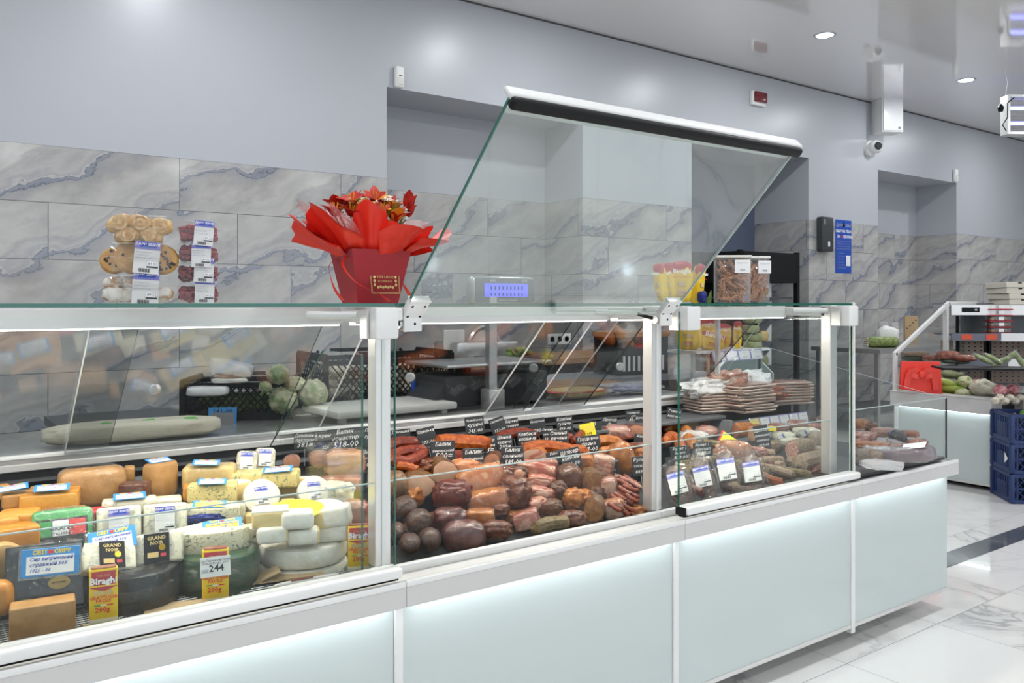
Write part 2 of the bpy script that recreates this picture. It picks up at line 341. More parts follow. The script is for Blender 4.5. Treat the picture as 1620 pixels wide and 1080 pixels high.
p, s = at(1334, 390, W); mat('poster_blue', (.015, .075, .42), .3); mat('ink_white', (.85, .85, .85), .5); mat('ink_grey', (.35, .38, .45), .5); mat('ink_red', (.7, .03, .02), .5); mat('ink_black', (.02, .02, .025), .5); mat('ink_yellow', (.85, .6, .02), .5); mat('ink_green', (.02, .3, .06), .5)
PW, PH = .285, .55
b = MB(); b.box(-PW / 2, PW / 2, -.004, 0, -PH / 2, PH / 2, 'poster_blue')
def line(mb, s, size, x, z, m, y=-.0052, **k): mb.text(s, size, m, T(x, y, z, R(90)), **k)
line(b, 'ДАРИ', .042, -.13, .205, 'ink_grey', bold=.001); line(b, 'ЗЕМЛІ', .042, .03, .205, 'ink_grey', bold=.001)
b.lathe([(.0001, 0), (.017, 0)], 'ink_red', 16, T(0, -.005, .215, R(90))); b.lathe([(.0001, 0), (.009, 0)], 'ink_green', 12, T(0, -.0055, .243, R(90)))
line(b, 'СМАЧНА ПІЦА', .038, 0, .145, 'ink_white', bold=.0015, align='CENTER'); line(b, 'ЗА', .038, -.115, .09, 'ink_white', bold=.0015)
line(b, '15', .038, -.055, .09, 'ink_red', bold=.0015); line(b, 'ХВИЛИН!', .038, -.008, .09, 'ink_white', bold=.001)
for k, sx in enumerate(('Прийшов до нас скуштувати', 'найсвіжішу піцу, спечену', 'працівники нашої пекарні', 'гарячу хрустку піцу смачно')): line(b, sx, .018, 0, .05 - k * .026, 'ink_grey', align='CENTER')
for k, sx in enumerate(('Піца Капрічоза', 'Піца Гавайська', 'Піца М\'ясна', 'Піца Салямі', 'Піца Карбонара', 'Піца Салямі Мікс')):
    line(b, sx, .016, -.09, -.075 - k * .03, 'ink_grey'); b.cbox((-.112, -.005, -.07 - k * .03), (.016, .001, .006), 'ink_green' if k in (0, 3) else 'ink_red')
b.cbox((.085, -.005, -.145), (.075, .001, .11), 'ink_white')
o = b.build('pizza_poster', None, (p.x, W, p.z), smooth=0); tag(o, 'blue printed pizza poster stuck on the marble wall', 'poster')
# insect lamp hanging at the right edge
p, s = at(1604, 107, z=CZ); t = thing('insect_lamp', 'hanging electric insect killer lamp with violet tubes', 'lamp', (p.x + .35, p.y - .15, 2.95), R(-36))
mat('uv', (.25, .28, 1), .4, emit=4)
b = MB()
for z in (-.17, .17): b.box(-.4, .4, -.06, .06, z - .012, z + .012, 'alu')
for x in (-.4, .4): b.box(x - .012, x + .012, -.06, .06, -.18, .18, 'alu')
b.build('frame', t)
for z in (-.07, .07):
    b = MB(); b.tube([(-.36, 0, z), (.36, 0, z)], .016, 'uv', 10); b.build('violet_tube', t)
b = MB()
for k in range(9): b.tube([(-.39, -.055, -.14 + k * .035), (.39, -.055, -.14 + k * .035)], .0018, 'steel', 5)
b.build('wire_grid', t)
for x in (-.4, .4): b = MB(); b.tube([(x, 0, .17), (x + .02, 0, .3), (x, 0, .42)], .002, 'white', 5); b.build('suspension_wire', t)
b = MB(); b.tube([(-.36, -.07, .15), (-.42, -.07, .1), (-.42, -.07, -.03), (-.46, -.06, -.1), (-.42, -.05, -.15)], .005, 'black', 6); b.lathe([(.02, 0), (.028, .04), (.01, .07)], 'black', 10, T(-.46, -.03, .03)); b.build('power_cord', t)
# ---------------------------------------------------------------- the main display counter
PY, RF, GY = 1.704, 1.665, 1.70
def counter_unit(x0, x1, kind, label):
    t = thing('display_counter', label, 'display counter', ((x0 + x1) / 2, 2.2, 0)); L = (x1 - x0) / 2; oy = -2.2
    def P(b, n, par=None): o = b.build(n, par or t); return o
    def bx(b, xa, xb, ya, yb, za, zb, m, r=0, seg=1): b.box(xa, xb, ya + oy, yb + oy, za, zb, m, r, seg)
    b = MB(); bx(b, -L, L, 1.716, 2.70, .10, .54, 'white_metal')
    if kind == 'end': bx(b, -L, L, 1.70, 1.704, .53, .54, 'white_metal')
    P(b, 'cabinet_body')
    b = MB(); xe = L if kind != 'end' else L - .004
    bx(b, -L + .012, xe - .012 * (kind != 'end'), PY, PY + .008, .085, .545, 'frost'); P(b, 'front_panel')
    if kind == 'end':
        b = MB(); bx(b, L - .004, L + .004, PY, 2.70, .085, .545, 'frost'); P(b, 'side_panel')
    b = MB(); bx(b, -L + .01, xe, PY - .003, PY + .012, .073, .086, 'alu'); P(b, 'bottom_trim')
    b = MB(); bx(b, -L - .011, -L + .011, PY - .006, PY + .02, .055, .54, 'white_metal', .002); P(b, 'seam_profile')
    for sx in (-L + .05, L - .05):
        b = MB(); b.lathe([(.022, 0), (.022, .008), (.012, .012), (.012, .1)], 'rubber', 12, T(sx, 2.6 + oy, 0)); P(b, 'foot')
        b = MB(); b.lathe([(.022, 0), (.022, .008), (.012, .012), (.012, .1)], 'rubber', 12, T(sx, 1.98 + oy, 0)); P(b, 'foot')
    b = MB(); xr = L + (.02 if kind == 'end' else 0)
    bx(b, -L + .0008, xr, RF, 1.772, .54, .5852, 'white_rail', .001); bx(b, -L + .0008, xr, RF - .0008, RF + .011, .5850, .5985, 'white_metal', .002, 2)
    bx(b, -L + .0008, xr, 1.757, 1.775, .5850, .604, 'white_metal', .002, 2)
    if kind == 'end': bx(b, L - .08, L + .02, 1.7725, 2.72, .54, .597, 'white_rail', .002)
    P(b, 'front_rail')
    b = MB(); bx(b, -L + .03, L - .02, 1.676, 1.690, .536, .5402, 'led'); P(b, 'led_strip')
    b = MB(); bx(b, -L, L, 1.776 if kind != 'end' else 1.71, 2.43, .545 if kind != 'end' else .5935, .585 if kind != 'end' else .605, 'casegrey')
    if kind != 'end':
        st = [(1.97, .61), (2.13, .66), (2.28, .72)] if kind in ('left', 'cheese', 'meat') else [(2.16, .63)]
        for y, z in st: bx(b, -L + .002, L - .002, y, 2.40, .585, z, 'black', .003)
    P(b, 'deck_tray')
    if kind in ('left', 'cheese'):
        b = MB(); n = int(2 * L / .012)
        for k in range(n): b.tube([(-L + .01 + k * .012, 1.785 + oy, .5885), (-L + .01 + k * .012, 1.94 + oy, .5885)], .0009, 'steel', 4, False)
        for k in range(13): b.tube([(-L, 1.787 + k * .012 + oy, .590), (L, 1.787 + k * .012 + oy, .590)], .0009, 'steel', 4, False)
        P(b, 'wire_mesh')
    if kind == 'end':
        def pane(n, vs, m='glass'): return
        b = MB(); bx(b, -L + .012, L - .006, GY, GY + .006, .60, .84, 'glass'); eg = MB()
        P(b, 'front_glass')
        eg.box(-L + .012, L - .006, GY + oy, GY + .006 + oy, .8402, .8425, 'glass_edge_pale'); eg.box(L - .0058, L - .003, GY + oy, GY + .006 + oy, .6, .8425, 'blackgloss'); P(eg, 'glass_edge')
        b = MB(); b.prism([(GY + .008 + oy, .6), (2.62 + oy, .6), (2.62 + oy, 1.02), (GY + .008 + oy, .84)], .006, 'glass', T(L - .009, 0, 0), 'glass_edge_pale', 'x'); P(b, 'side_glass')
        b = MB(); bx(b, -L, L, 2.43, 2.46, .56, .74, 'white_metal'); bx(b, -L, L, 2.43, 2.72, .70, .74, 'alu'); P(b, 'rear_ledge')
        b = MB(); bx(b, -L - .004, -L + .008, GY - .004, GY + .014, .60, 1.222, 'white_metal', .002); bx(b, -L - .004, -L + .008, 2.3, 2.318, .60, 1.19, 'alu'); P(b, 'frame_post')
        b = MB(); b.prism([(GY + .016 + oy, .6), (2.30 + oy, .6), (2.30 + oy, .9), (2.05 + oy, 1.205), (GY + .016 + oy, 1.205)], .005, 'glass', T(-L + .002, 0, 0), 'glass_edge_pale', 'x'); P(b, 'partition_glass')
        return t
    # rear ledge and dark air outlet
    b = MB(); bx(b, -L, L, 2.42, 2.44, .80, .818, 'alu', .002); bx(b, -L, L, 2.425, 2.445, .818, .830, 'steel'); bx(b, -L, L, 2.42, 2.442, .830, .840, 'white_metal', .002)
    bx(b, -L, L, 2.442, 2.74, .79, .838, 'steel'); bx(b, -L, L, 2.428, 2.448, .585, .80, 'black'); bx(b, -L, L, 2.41, 2.43, .745, .756, 'midgrey'); bx(b, -L, L, 2.405, 2.43, .775, .780, 'darkgrey')
    P(b, 'rear_ledge')
    b = MB(); bx(b, -L, L, 2.70, 2.74, .1, .79, 'white_metal'); P(b, 'rear_panel')
    # upper beam, lamp, top glass
    b = MB(); bx(b, -L + .0205, L - .0205, 1.965, 2.06, 1.172, 1.208, 'white_metal', .002); bx(b, -L + .0205, L - .0205, 1.963, 1.966, 1.166, 1.174, 'white_metal'); P(b, 'upper_beam')
    b = MB(); bx(b, -L + .02, L - .02, 1.972, 1.998, 1.163, 1.1715, 'ledwarm'); P(b, 'lamp_tube')
    b = MB(); bx(b, -L + .001, L - .001, 1.703, 2.07, 1.2120, 1.2190, 'glass'); P(b, 'top_glass')
    b = MB(); bx(b, -L + .001, L - .001, 1.7005, 1.7028, 1.2118, 1.2192, 'glass_edge'); P(b, 'top_glass_edge')
    # posts
    for px, m_ in (((-L, 0),) if kind != 'right' else ((-L, 0), (L - .0, 1))):
        b = MB(); bx(b, px - .02, px + .02, 1.776, 1.816, .6045, 1.2115, 'alu', .002)
        if m_ == 0: b.box(px - .0045, px + .0045, 1.7735 + oy, 1.776 + oy, .60, 1.2, 'white_metal')
        P(b, 'frame_post')
        b = MB(); bx(b, px - .02, px + .02, 1.8, 2.06, 1.172, 1.205, 'white_metal', .002); P(b, 'cross_arm')
    # inner low glass
    b = MB(); bx(b, -L + .022, L - .022, 1.780, 1.784, .60, .80, 'glass'); P(b, 'inner_low_glass')
    b = MB(); bx(b, -L + .022, L - .022, 1.7795, 1.7845, .7995, .802, 'glass_edge_pale'); P(b, 'inner_glass_edge')
    # partition glass at the right end
    b = MB()
    if kind in ('left', 'cheese'): b.prism([(1.80 + oy, .59), (2.40 + oy, .59), (2.40 + oy, .80), (2.02 + oy, 1.10), (1.80 + oy, 1.10)], .005, 'glass', T(L - .042, 0, 0), 'glass_edge', 'x'); P(b, 'partition_glass')
    # sloping rear sliding doors
    ang = math.atan2(.34, -.333)
    def door(xa, xb, off):
        d = MB(); c = Vector(((xa + xb) / 2 - (x0 + x1) / 2, 2.245 + oy + off, 1.0 + off)); M = Matrix.Translation(c) @ Euler((R(45.6), 0, 0)).to_matrix().to_4x4()
        d.add(rb(xb - xa, .004, .468, 0), 'door_glass', M); o = P(d, 'rear_sliding_door')
        for sx in (-1, 1): e = MB(); e.add(rb(.0025 if sx < 0 else .0005, .0045, .468, 0), 'glass_edge_dark' if sx > 0 else 'white_metal', M @ Matrix.Translation((sx * ((xb - xa) / 2 + .0016), 0, 0))); P(e, 'door_edge', o)
    e0, e1 = x0 + .02, x1 - .02; cuts = {'left': (-.35, -.5), 'cheese': (.463, .36), 'meat': (1.779, 1.657), 'right': (2.105, 1.987)}[kind]
    if kind == 'meat': door(1.054, 1.779, .008); door(1.657, e1, 0)
    elif kind == 'right': door(1.987, e1, .008); door(e0, 2.105, 0)
    else: door(e0, cuts[0], .008); door(cuts[1], e1, 0)
    # hinged front glass
    xa, xb = -L + .012, L - .012
    if kind in ('left', 'cheese', 'right'):
        fr = MB(); bx(fr, xa, xb, GY - .003, GY + .003, .612, 1.195, 'glass'); o = P(fr, 'front_glass')
        for x in (xa - .002, xb): e = MB(); bx(e, x, x + .002, GY - .003, GY + .003, .60, 1.195, 'glass_edge'); P(e, 'glass_edge', o)
        r_ = MB(); bx(r_, xa, xb + .004, GY - .036, GY + .012, .607, .630, 'white_metal', .006, 3); bx(r_, xa, xb, GY - .02, GY - .002, .5995, .607, 'black')
        bx(r_, xa - .004, xa + .0005, GY - .028, GY + .01, .605, .628, 'black'); P(r_, 'bottom_grip_rail', o)
        ends = (xa, xb)
    else:
        an = math.atan2(.41, .40); top = Vector((0, 1.29 + oy, 1.605)); bot = Vector((0, 1.708 + oy, 1.188)); ln = (top - bot).length
        M = Matrix.Translation((top + bot) / 2) @ Euler((math.atan2(bot.y - top.y, top.z - bot.z), 0, 0)).to_matrix().to_4x4()
        fr = MB(); fr.add(rb(xb - xa, .006, ln, 0), 'flap_glass', M); o = P(fr, 'raised_front_glass')
        for sx in (-1, 1): e = MB(); e.add(rb(.003, .0062, ln, 0), 'glass_edge' if sx < 0 else 'glass_edge_pale', M @ Matrix.Translation((sx * ((xb - xa) / 2 + .0016), 0, 0))); P(e, 'glass_edge', o)
        g = MB(); g.add(rb(xb - xa + .02, .030, .012, .005, 3), 'white_metal', M @ Matrix.Translation((0, .006, ln / 2 + .010)))
        g.add(rb(xb - xa + .012, .020, .026, .009, 4), 'black', M @ Matrix.Translation((0, -.0135, ln / 2 - .001))); 
        g.add(rb(xb - xa, .003, .012, 0), 'white_metal', M @ Matrix.Translation((0, .006, ln / 2 - .028))); P(g, 'bottom_grip_rail', o)
        ends = ()
        for sx in (-1, 1):
            px = sx * ((xb - xa) / 2 - .034) + (-.012 if sx < 0 else 0.0)
            hb = MB(); hb.add(rb(.052, .018, .055, .003, 2), 'white_metal', M @ Matrix.Translation((px, -.002, -ln / 2 + .03)))
            hb.add(rb(.054, .02, .004, .001), 'alu', M @ Matrix.Translation((px, -.002, -ln / 2 + .058)))
            for qx in (-.016, .016):
                for qz in (.012, .044): hb.lathe([(.0001, 0), (.0032, 0), (.0035, -.001)], 'black', 10, M @ T(px + qx, -.0115, -ln / 2 + qz, R(90)))
            hb.cbox((px, 1.70 + oy, 1.172), (.048, .012, .036), 'white_metal', .004, 2); hb.lathe([(.0001, 0), (.0032, 0)], 'black', 10, T(px + .004, 1.6935 + oy, 1.172, R(90)))
            hb.lathe([(.012, -.008), (.012, .008)], 'steel', 16, T(px - .022, 1.712 + oy, 1.172, 0, R(90))); P(hb, 'hinge_bracket')
            hb = MB(); hb.tube([(px - .06, 1.75 + oy, 1.188), (px - .02, 1.715 + oy, 1.174)], .005, 'black', 8); P(hb, 'hinge_pin')
        r_ = MB(); r_.tube([(L - .02, 1.74 + oy, 1.185), (L - .17, 1.86 + oy, 1.192)], .008, 'white_metal', 12); P(r_, 'support_tube')
    for i, x in enumerate(ends):
        sgn = 1 if x < 0 else -1; hb = MB(); cx = x + sgn * .032
        bx(hb, cx - .030, cx + .028, 1.668, 1.727, 1.14, 1.2105, 'white_metal', .006, 2); bx(hb, cx - .036, cx - .030, 1.70, 1.735, 1.14, 1.205, 'alu', .001); P(hb, 'hinge_box')
        if x > 0 or kind == 'right':
            hb = MB(); hb.tube([(cx - .035 + (.07 if x < 0 else 0), 1.75 + oy, 1.192), (cx - .12 + (.2 if x < 0 else 0), 1.83 + oy, 1.192)], .009, 'white_metal', 12); P(hb, 'support_tube')
        if x > 0 and kind == 'cheese':
            hb = MB(); bx(hb, cx + .030, cx + .05, 1.69, 1.735, 1.18, 1.208, 'white_metal', .003); hb.tube([(cx + .03, 1.72 + oy, 1.175), (cx + .075, 1.712 + oy, 1.165)], .0055, 'black', 8); P(hb, 'hinge_joint')
    return t
counter_unit(-.905, .012, 'left', 'white glass display counter unit beyond the left edge of the picture')
counter_unit(.012, .93, 'cheese', 'white glass display counter unit holding the cheeses, closed front glass')
counter_unit(.93, 1.838, 'meat', 'white glass display counter unit holding smoked meats, front glass swung up')
counter_unit(1.838, 2.742, 'right', 'white glass display counter unit with wrapped salami, closed front glass')
counter_unit(2.742, 3.405, 'end', 'low end unit of the white counter with knee-high glass sides')
# ---------------------------------------------------------------- goods: materials and makers
ROUGH, GS = .22, 3
mat('rind_orange', (0.471, 0.177, 0.017), .45, c2=(0.523, 0.230, 0.034), scale=14, bump=.15); mat('paste_orange', (0.523, 0.249, 0.037), .4, c2=(0.550, 0.279, 0.057), scale=40, sss=.1)
mat('paste_pale', (0.551, 0.382, 0.139), .42, c2=(0.572, 0.416, 0.180), scale=30, sss=.1); mat('rind_tan', (0.322, 0.157, 0.041), .5, c2=(0.397, 0.204, 0.065), scale=12, bump=.15); mat('paste_tan', (0.427, 0.254, 0.090), .45, c2=(0.482, 0.306, 0.123), scale=20)
mat('blue_cheese', (.66, .61, .43), .5, c2=(.16, .20, .15), scale=34, lo=.55, hi=.64, detail=6, dist=1.2, bump=.4, bscale=40, spec=.3)
mat('blue_cheese_yellow', (.60, .49, .20), .5, c2=(.17, .22, .13), scale=30, lo=.55, hi=.64, detail=6, dist=1.4, bump=.4, bscale=40, spec=.3)
mat('cream_cheese', (.66, .62, .48), .45, c2=(.40, .41, .32), scale=30, lo=.57, hi=.63, bump=.2, bscale=60, spec=.3)
mat('brie_rind', (.70, .68, .61), .6, bump=1.0, bscale=12, c2=(.62, .59, .50), scale=9); mat('brie_paste', (0.672, 0.532, 0.248), .35, c2=(0.656, 0.502, 0.223), scale=20, sss=.15)
mat('paper_white', (0.656, 0.608, 0.484), .45, bump=.5, bscale=30)
mat('wax_black', (.012, .012, .012), .22, bump=1, bscale=14, coat=.15, spec=.35); mat('wax_green', (.012, .055, .026), .28, c2=(.05, .07, .03), scale=12, bump=.6, bscale=14, coat=.2, spec=.35, stretch=(1, 1, 3)); mat('foil_green', (.02, .30, .05), .3, bump=.5, bscale=35, coat=.4)
mat('foil_navy', (.01, .02, .16), .22, metal=.4, bump=1, bscale=60); mat('yellow_card', (.85, .68, .03), .4); mat('blue_card', (.035, .25, .60), .35); mat('deli_blue', (.03, .05, .36), .4); mat('deli_lilac', (.17, .16, .45), .4)
mat('red_card', (.45, .03, .04), .35); mat('pack_yellow', (.80, .53, .008), .35); mat('pack_clear_cheese', (.70, .62, .42), .35); mat('cardboard', (.48, .34, .19), .8); mat('gold', (.62, .45, .18), .35, metal=.5)
mat('olive_skin', (0.143, 0.071, 0.025), .4, c2=(0.078, 0.037, 0.015), scale=30, bump=.5, bscale=45, coat=0.10, spec=.3)
mat('sausage_red', (0.169, 0.026, 0.009), .33, c2=(0.099, 0.013, 0.006), scale=24, bump=.5, bscale=45, coat=0.20, spec=.3); mat('sausage_orange', (0.324, 0.085, 0.015), .33, c2=(0.224, 0.043, 0.009), scale=22, bump=.6, bscale=40, coat=0.20, spec=.3)
mat('sausage_thin', (0.212, 0.040, 0.012), .35, c2=(0.122, 0.020, 0.008), scale=40, bump=.5, bscale=80, coat=0.15, spec=.3); mat('cut_pink', (0.348, 0.168, 0.103), .4, c2=(0.306, 0.133, 0.078), scale=60, coat=0.15, sss=.1, spec=.3)
mat('cut_ham', (0.419, 0.243, 0.151), .35, c2=(0.459, 0.280, 0.179), scale=16, detail=7, coat=0.20, spec=.3); mat('smoke_rind', (0.104, 0.036, 0.013), .45, c2=(0.048, 0.017, 0.006), scale=16, bump=.8, bscale=30, coat=0.12, spec=.3)
mat('brown_meat', (0.073, 0.018, 0.007), .35, c2=(0.139, 0.042, 0.015), scale=18, lo=.42, hi=.68, bump=.9, bscale=30, coat=0.17, spec=.3); mat('dark_meat', (0.057, 0.008, 0.004), .3, c2=(0.095, 0.015, 0.006), scale=14, bump=.5, bscale=25, coat=0.25, spec=.3)
mat('golden_meat', (0.353, 0.128, 0.022), .35, c2=(0.247, 0.072, 0.012), scale=13, bump=.6, bscale=25, coat=0.20, spec=.3); mat('pale_meat', (0.411, 0.192, 0.107), .33, c2=(0.363, 0.118, 0.040), scale=9, lo=.42, hi=.6, bump=.5, bscale=25, coat=0.25, c3=(0.448, 0.263, 0.153), spec=.3)
mat('raw_pink', (0.246, 0.061, 0.036), .3, c2=(0.322, 0.158, 0.098), scale=11, lo=.46, hi=.62, bump=.5, bscale=25, coat=0.25, spec=.3); mat('fat_streak', (0.413, 0.262, 0.190), .35, c2=(0.321, 0.118, 0.084), scale=13, lo=.46, hi=.56, dist=1.5, coat=0.25, stretch=(0.574, 0.422, 1.053), spec=.3)
mat('brawn_cut', (0.190, 0.078, 0.024), .35, c2=(0.253, 0.117, 0.040), scale=26, bump=.5, coat=0.15, spec=.3); mat('salami_white', (0.282, 0.198, 0.135), .55, c2=(0.184, 0.122, 0.077), scale=32, bump=.6, bscale=50, spec=.3); mat('salami_dark', (0.051, 0.027, 0.022), .4, c2=(0.136, 0.078, 0.058), scale=45, bump=.8, bscale=60, coat=0.15, spec=.3)
mat('salami_olive', (.11, .075, .03), .45, c2=(.2, .14, .06), scale=18, bump=.6, bscale=30, spec=.3); mat('salami_cut', (0.289, 0.117, 0.086), .4, c2=(0.527, 0.359, 0.288), scale=90, lo=.48, hi=.56, spec=.3); mat('dark_round', (0.031, 0.014, 0.008), .42, c2=(0.062, 0.025, 0.013), scale=20, bump=.8, bscale=40, coat=0.12, spec=.3)
mat('chalk', (.80, .80, .78), .8); mat('slate', (.022, .026, .03), .5); mat('grey_pack', (.20, .16, .17), .25, coat=.6, bump=.6, bscale=20)
mat('string', (.55, .38, .2), .8); mat('jerky', (.30, .10, .03), .4, c2=(.52, .24, .09), scale=30, stretch=(1, 1, 3), bump=.8, bscale=50, coat=.3)
GS = 1
def deli_sticker():
    mat('sticker_white', (.60, .60, .59), .35); b = MB(); b.cbox((0, 0, 0), (.052, .0008, .072), 'sticker_white', .002); y = -.0008
    b.cbox((0, y, .0265), (.052, .0006, .018), 'deli_lilac'); b.cbox((.002, y - .0003, .028), (.034, .0004, .0125), 'deli_blue')
    line(b, 'ДАРИ ЗЕМЛІ', .0078, 0, .0265, 'ink_white', y - .0008, bold=.0001, align='CENTER'); line(b, 'продукти', .0045, 0, .0205, 'blue_card', y - .0008, align='CENTER')
    for k, s in enumerate(('Вага нетто, кг', 'Спожити до', 'Ціна за кг, грн')): line(b, s, .0048, -.023, .0095 - k * .0062, 'ink_grey', y)
    b.cbox((.0125, y, -.0135), (.023, .0003, .011), 'ink_grey'); b.cbox((.0125, y - .0003, -.0135), (.0218, .0003, .0098), 'whitegloss'); line(b, '89.52', .0085, .0035, -.0165, 'ink_black', y - .0008)
    b.cbox((.0125, y, -.021), (.023, .0006, .003), 'ink_black')
    for k in range(12): b.cbox((-.014 + k * .0019, y, -.029), (.0006 + (k % 3) * .0004, .0006, .008), 'ink_black')
    return b.mesh('sticker', 0)
def price_card(yellow=False):
    b = MB(); b.cbox((0, 0, 0), (.100, .0012, .052), 'blue_card', .002); c = 'yellow_card' if yellow else 'whitegloss'
    b.cbox((0, -.001, -.005), (.082, .0008, .034), c)
    line(b, 'СВІТ', .0105, -.031, .0155, 'ink_yellow', -.0016, bold=.0004); line(b, 'СИРУ', .0105, .006, .0155, 'ink_yellow', -.0016, bold=.0004)
    b.cbox((.0, -.001, .019), (.008, .0008, .007), 'ink_red', .002)
    for k, s in enumerate(('Сир витриманий', 'справжній 50%', '1025 - 00')): line(b, s, .0092, -.036, .0035 - k * .0105, 'deli_blue', -.0018, shear=.3, bold=.0002)
    return b.mesh('price_card', 0)
def grand_label():
    b = MB(); b.cbox((0, 0, 0), (.042, .0008, .050), 'black', .001); line(b, 'GRAND', .0088, 0, .0140, 'gold', align='CENTER', y=-.0007, bold=.0002); line(b, 'NOIR', .0088, 0, .0055, 'gold', align='CENTER', y=-.0007, bold=.0002)
    b.lathe([(.0001, 0), (.0055, 0)], 'ink_yellow', 14, T(.009, -.0008, .000, R(90))); b.cbox((-.006, -.0008, -.012), (.018, .0006, .009), 'paste_pale', .002); b.cbox((.011, -.0008, -.013), (.009, .0006, .006), 'red_card', .002)
    return b.mesh('grand_noir_label', 0)
STK, CARD, CARDY, GRAND = deli_sticker(), price_card(), price_card(True), grand_label()
def stick(par, kind, x, z, y, s=1.0, roll=0, top=False, pitch=0, yaw=0):
    n, me = {'deli': ('sticker', STK), 'card': ('price_card', CARD), 'cardy': ('price_card', CARDY), 'grand': ('label_print', GRAND)}[kind]
    o = link(n, me, par, (x, y, z), (R(-78) if top else R(pitch), R(roll), R(yaw))); o.scale = (s, s, s); return o
def place(o, u, v, k='c', yaw=0, pitch=0, roll=0, dy=0, dz=0, y=None, z=None):
    if y is not None or z is not None: p, s = at(u, v, y=y, z=z)
    else: p, s = pile(u, v, k)
    if dy: p, _ = at(u, v, y=p.y + dy)
    p = p + Vector((0, 0, dz)); o.location = p; o.rotation_euler = Euler((R(pitch), R(roll), face(u) + R(yaw)), 'XYZ'); return s
def sc_at(u, v, k='c', y=None, z=None): return (at(u, v, y=y, z=z) if (y is not None or z is not None) else pile(u, v, k))[1]
USED = {}
def nm(n): return n
def make(name, b, u, v, k, label, cat, yaw=0, pitch=0, roll=0, group=None, **kw):
    o = b.build(name); place(o, u, v, k, yaw, pitch, roll, **kw); tag(o, label, cat, group); return o
# cheese makers: sizes in metres, front face towards -y
def cheese_block(w, d, h, m, rind=None, r=.006):
    b = MB(); b.cbox((0, 0, 0), (w, d, h), m, r, 3)
    if rind: b.cbox((0, .002, h / 2 - .004), (w * 1.004, d * 1.003, .010), rind, .003, 2); b.cbox((0, .003, -h / 2 + .004), (w * 1.004, d * 1.003, .010), rind, .003, 2)
    return b
def wheel(rad, h, m, a0=0, a1=360, cut=None, M=None, b=None, n=40):
    b = b or MB(); full = a1 - a0 >= 359; k = n if full else max(6, int(n * (a1 - a0) / 360)); e = min(.010, h * .28)
    prof = [(rad - e, -h / 2), (rad - e * .3, -h / 2 + e * .3), (rad, -h / 2 + e), (rad, h / 2 - e), (rad - e * .3, h / 2 - e * .3), (rad - e, h / 2)]
    vs, fs = [], []
    for j in range(k + (0 if full else 1)):
        t = R(a0 + (a1 - a0) * j / k); rr = 1 + .012 * math.sin(5 * t)
        for r_, z in prof: vs.append(Vector((r_ * rr * math.cos(t), r_ * rr * math.sin(t), z)))
    nj = k if full else k; P = len(prof)
    for j in range(nj):
        j2 = (j + 1) % k if full else j + 1
        for i in range(P - 1): fs.append([j * P + i, j2 * P + i, j2 * P + i + 1, j * P + i + 1])
    c0, c1 = len(vs), len(vs) + 1; vs += [Vector((0, 0, -h / 2)), Vector((0, 0, h / 2))]
    for j in range(nj):
        j2 = (j + 1) % k if full else j + 1
        fs.append([c0, j2 * P, j * P]); fs.append([c1, j * P + P - 1, j2 * P + P - 1])
    b.add((vs, fs), m, M)
    if not full:
        for j, s in ((0, 1), (k, -1)):
            f = [vs[c0]] + [vs[j * P + i] for i in range(P)] + [vs[c1]]
            off = Vector((math.sin(R(a0)), -math.cos(R(a0)), 0)) * .0006 if j == 0 else Vector((-math.sin(R(a1)), math.cos(R(a1)), 0)) * .0006
            b.add(([q + off for q in f], [list(range(len(f)))[::s]]), cut or m, M)
    return b
def shrink(par, size, m='wrap', seed=0, loc=(0, 0, 0), amp=.03, pw=.45, name='plastic_wrap'):
    b = MB(); b.blob(size, m, 3, amp, 3.5, pw, seed); return b.build(name, par, loc)
# ---------------------------------------------------------------- the cheese case
def C(u, v, wpx, hpx, d, m, label, yaw=0, rind=None, wrap=None, cat='cheese', name='cheese_block', pitch=0, roll=0, k='c', r=.006, **kw):
    s = sc_at(u, v, k, kw.get('y'), kw.get('z')); w_, h_ = wpx * s, hpx * s
    o = make(name, cheese_block(w_, d, h_, m, rind, r), u, v, k, label, cat, yaw, pitch, roll, **kw)
    if wrap: shrink(o, (w_ * 1.06, d * 1.06, h_ * 1.1), wrap, u)
    o['w'] = w_; o['h'] = h_; return o, w_, h_
o, w_, h_ = C(80, 790, 82, 27, .07, 'paste_orange', 'orange cheese block with blue card lying on its top', rind='rind_orange', yaw=-6)
stick(o, 'card', .005, h_ / 2 + .012, -.02, .72, 0, True)
o, w_, h_ = C(82, 816, 100, 16, .08, 'rind_orange', 'flat amber cheese slab under the orange block', dy=.03)
o, w_, h_ = C(146, 771, 98, 64, .07, 'rind_tan', 'large tan cheese block in creased clear film at the back', yaw=6, r=.02, wrap='wrap', dy=.03)
s = sc_at(248, 755); b = wheel(32 * s, 54 * s, 'rind_tan', 200, 400, 'paste_tan'); o = make('round_cheese', b, 248, 756, 'c', 'tan cheese wheel half standing at the back right', 'cheese', yaw=30, dy=.05)
stick(o, 'card', .0, 30 * s, -.01, .6, 0, True)
C(214, 775, 44, 26, .05, 'brown_meat', 'small wedge wrapped in dark film between the tan cheeses', wrap='wrap', yaw=-12, name='cheese_wedge')
C(205, 748, 16, 22, .04, 'rind_tan', 'narrow tan cheese offcut behind the wrapped wedge', dy=.02)
o, w_, h_ = C(24, 790, 38, 22, .05, 'rind_tan', 'tan cheese piece under a tilted blue card, far left', dy=.0)
stick(o, 'card', -.005, h_ / 2 + .014, -.01, .62, -6, True)
C(64, 776, 30, 14, .04, 'rind_tan', 'small tan cheese offcut behind the orange block', dy=.04)
C(4, 778, 20, 22, .05, 'rind_orange', 'orange cheese corner at the far left of the back row', dy=.04)
o, w_, h_ = C(332, 753, 80, 38, .07, 'paste_pale', 'yellow wrapped cheese block with upside-down lettering and blue card', yaw=-8, wrap='wrap', dy=.03, r=.012)
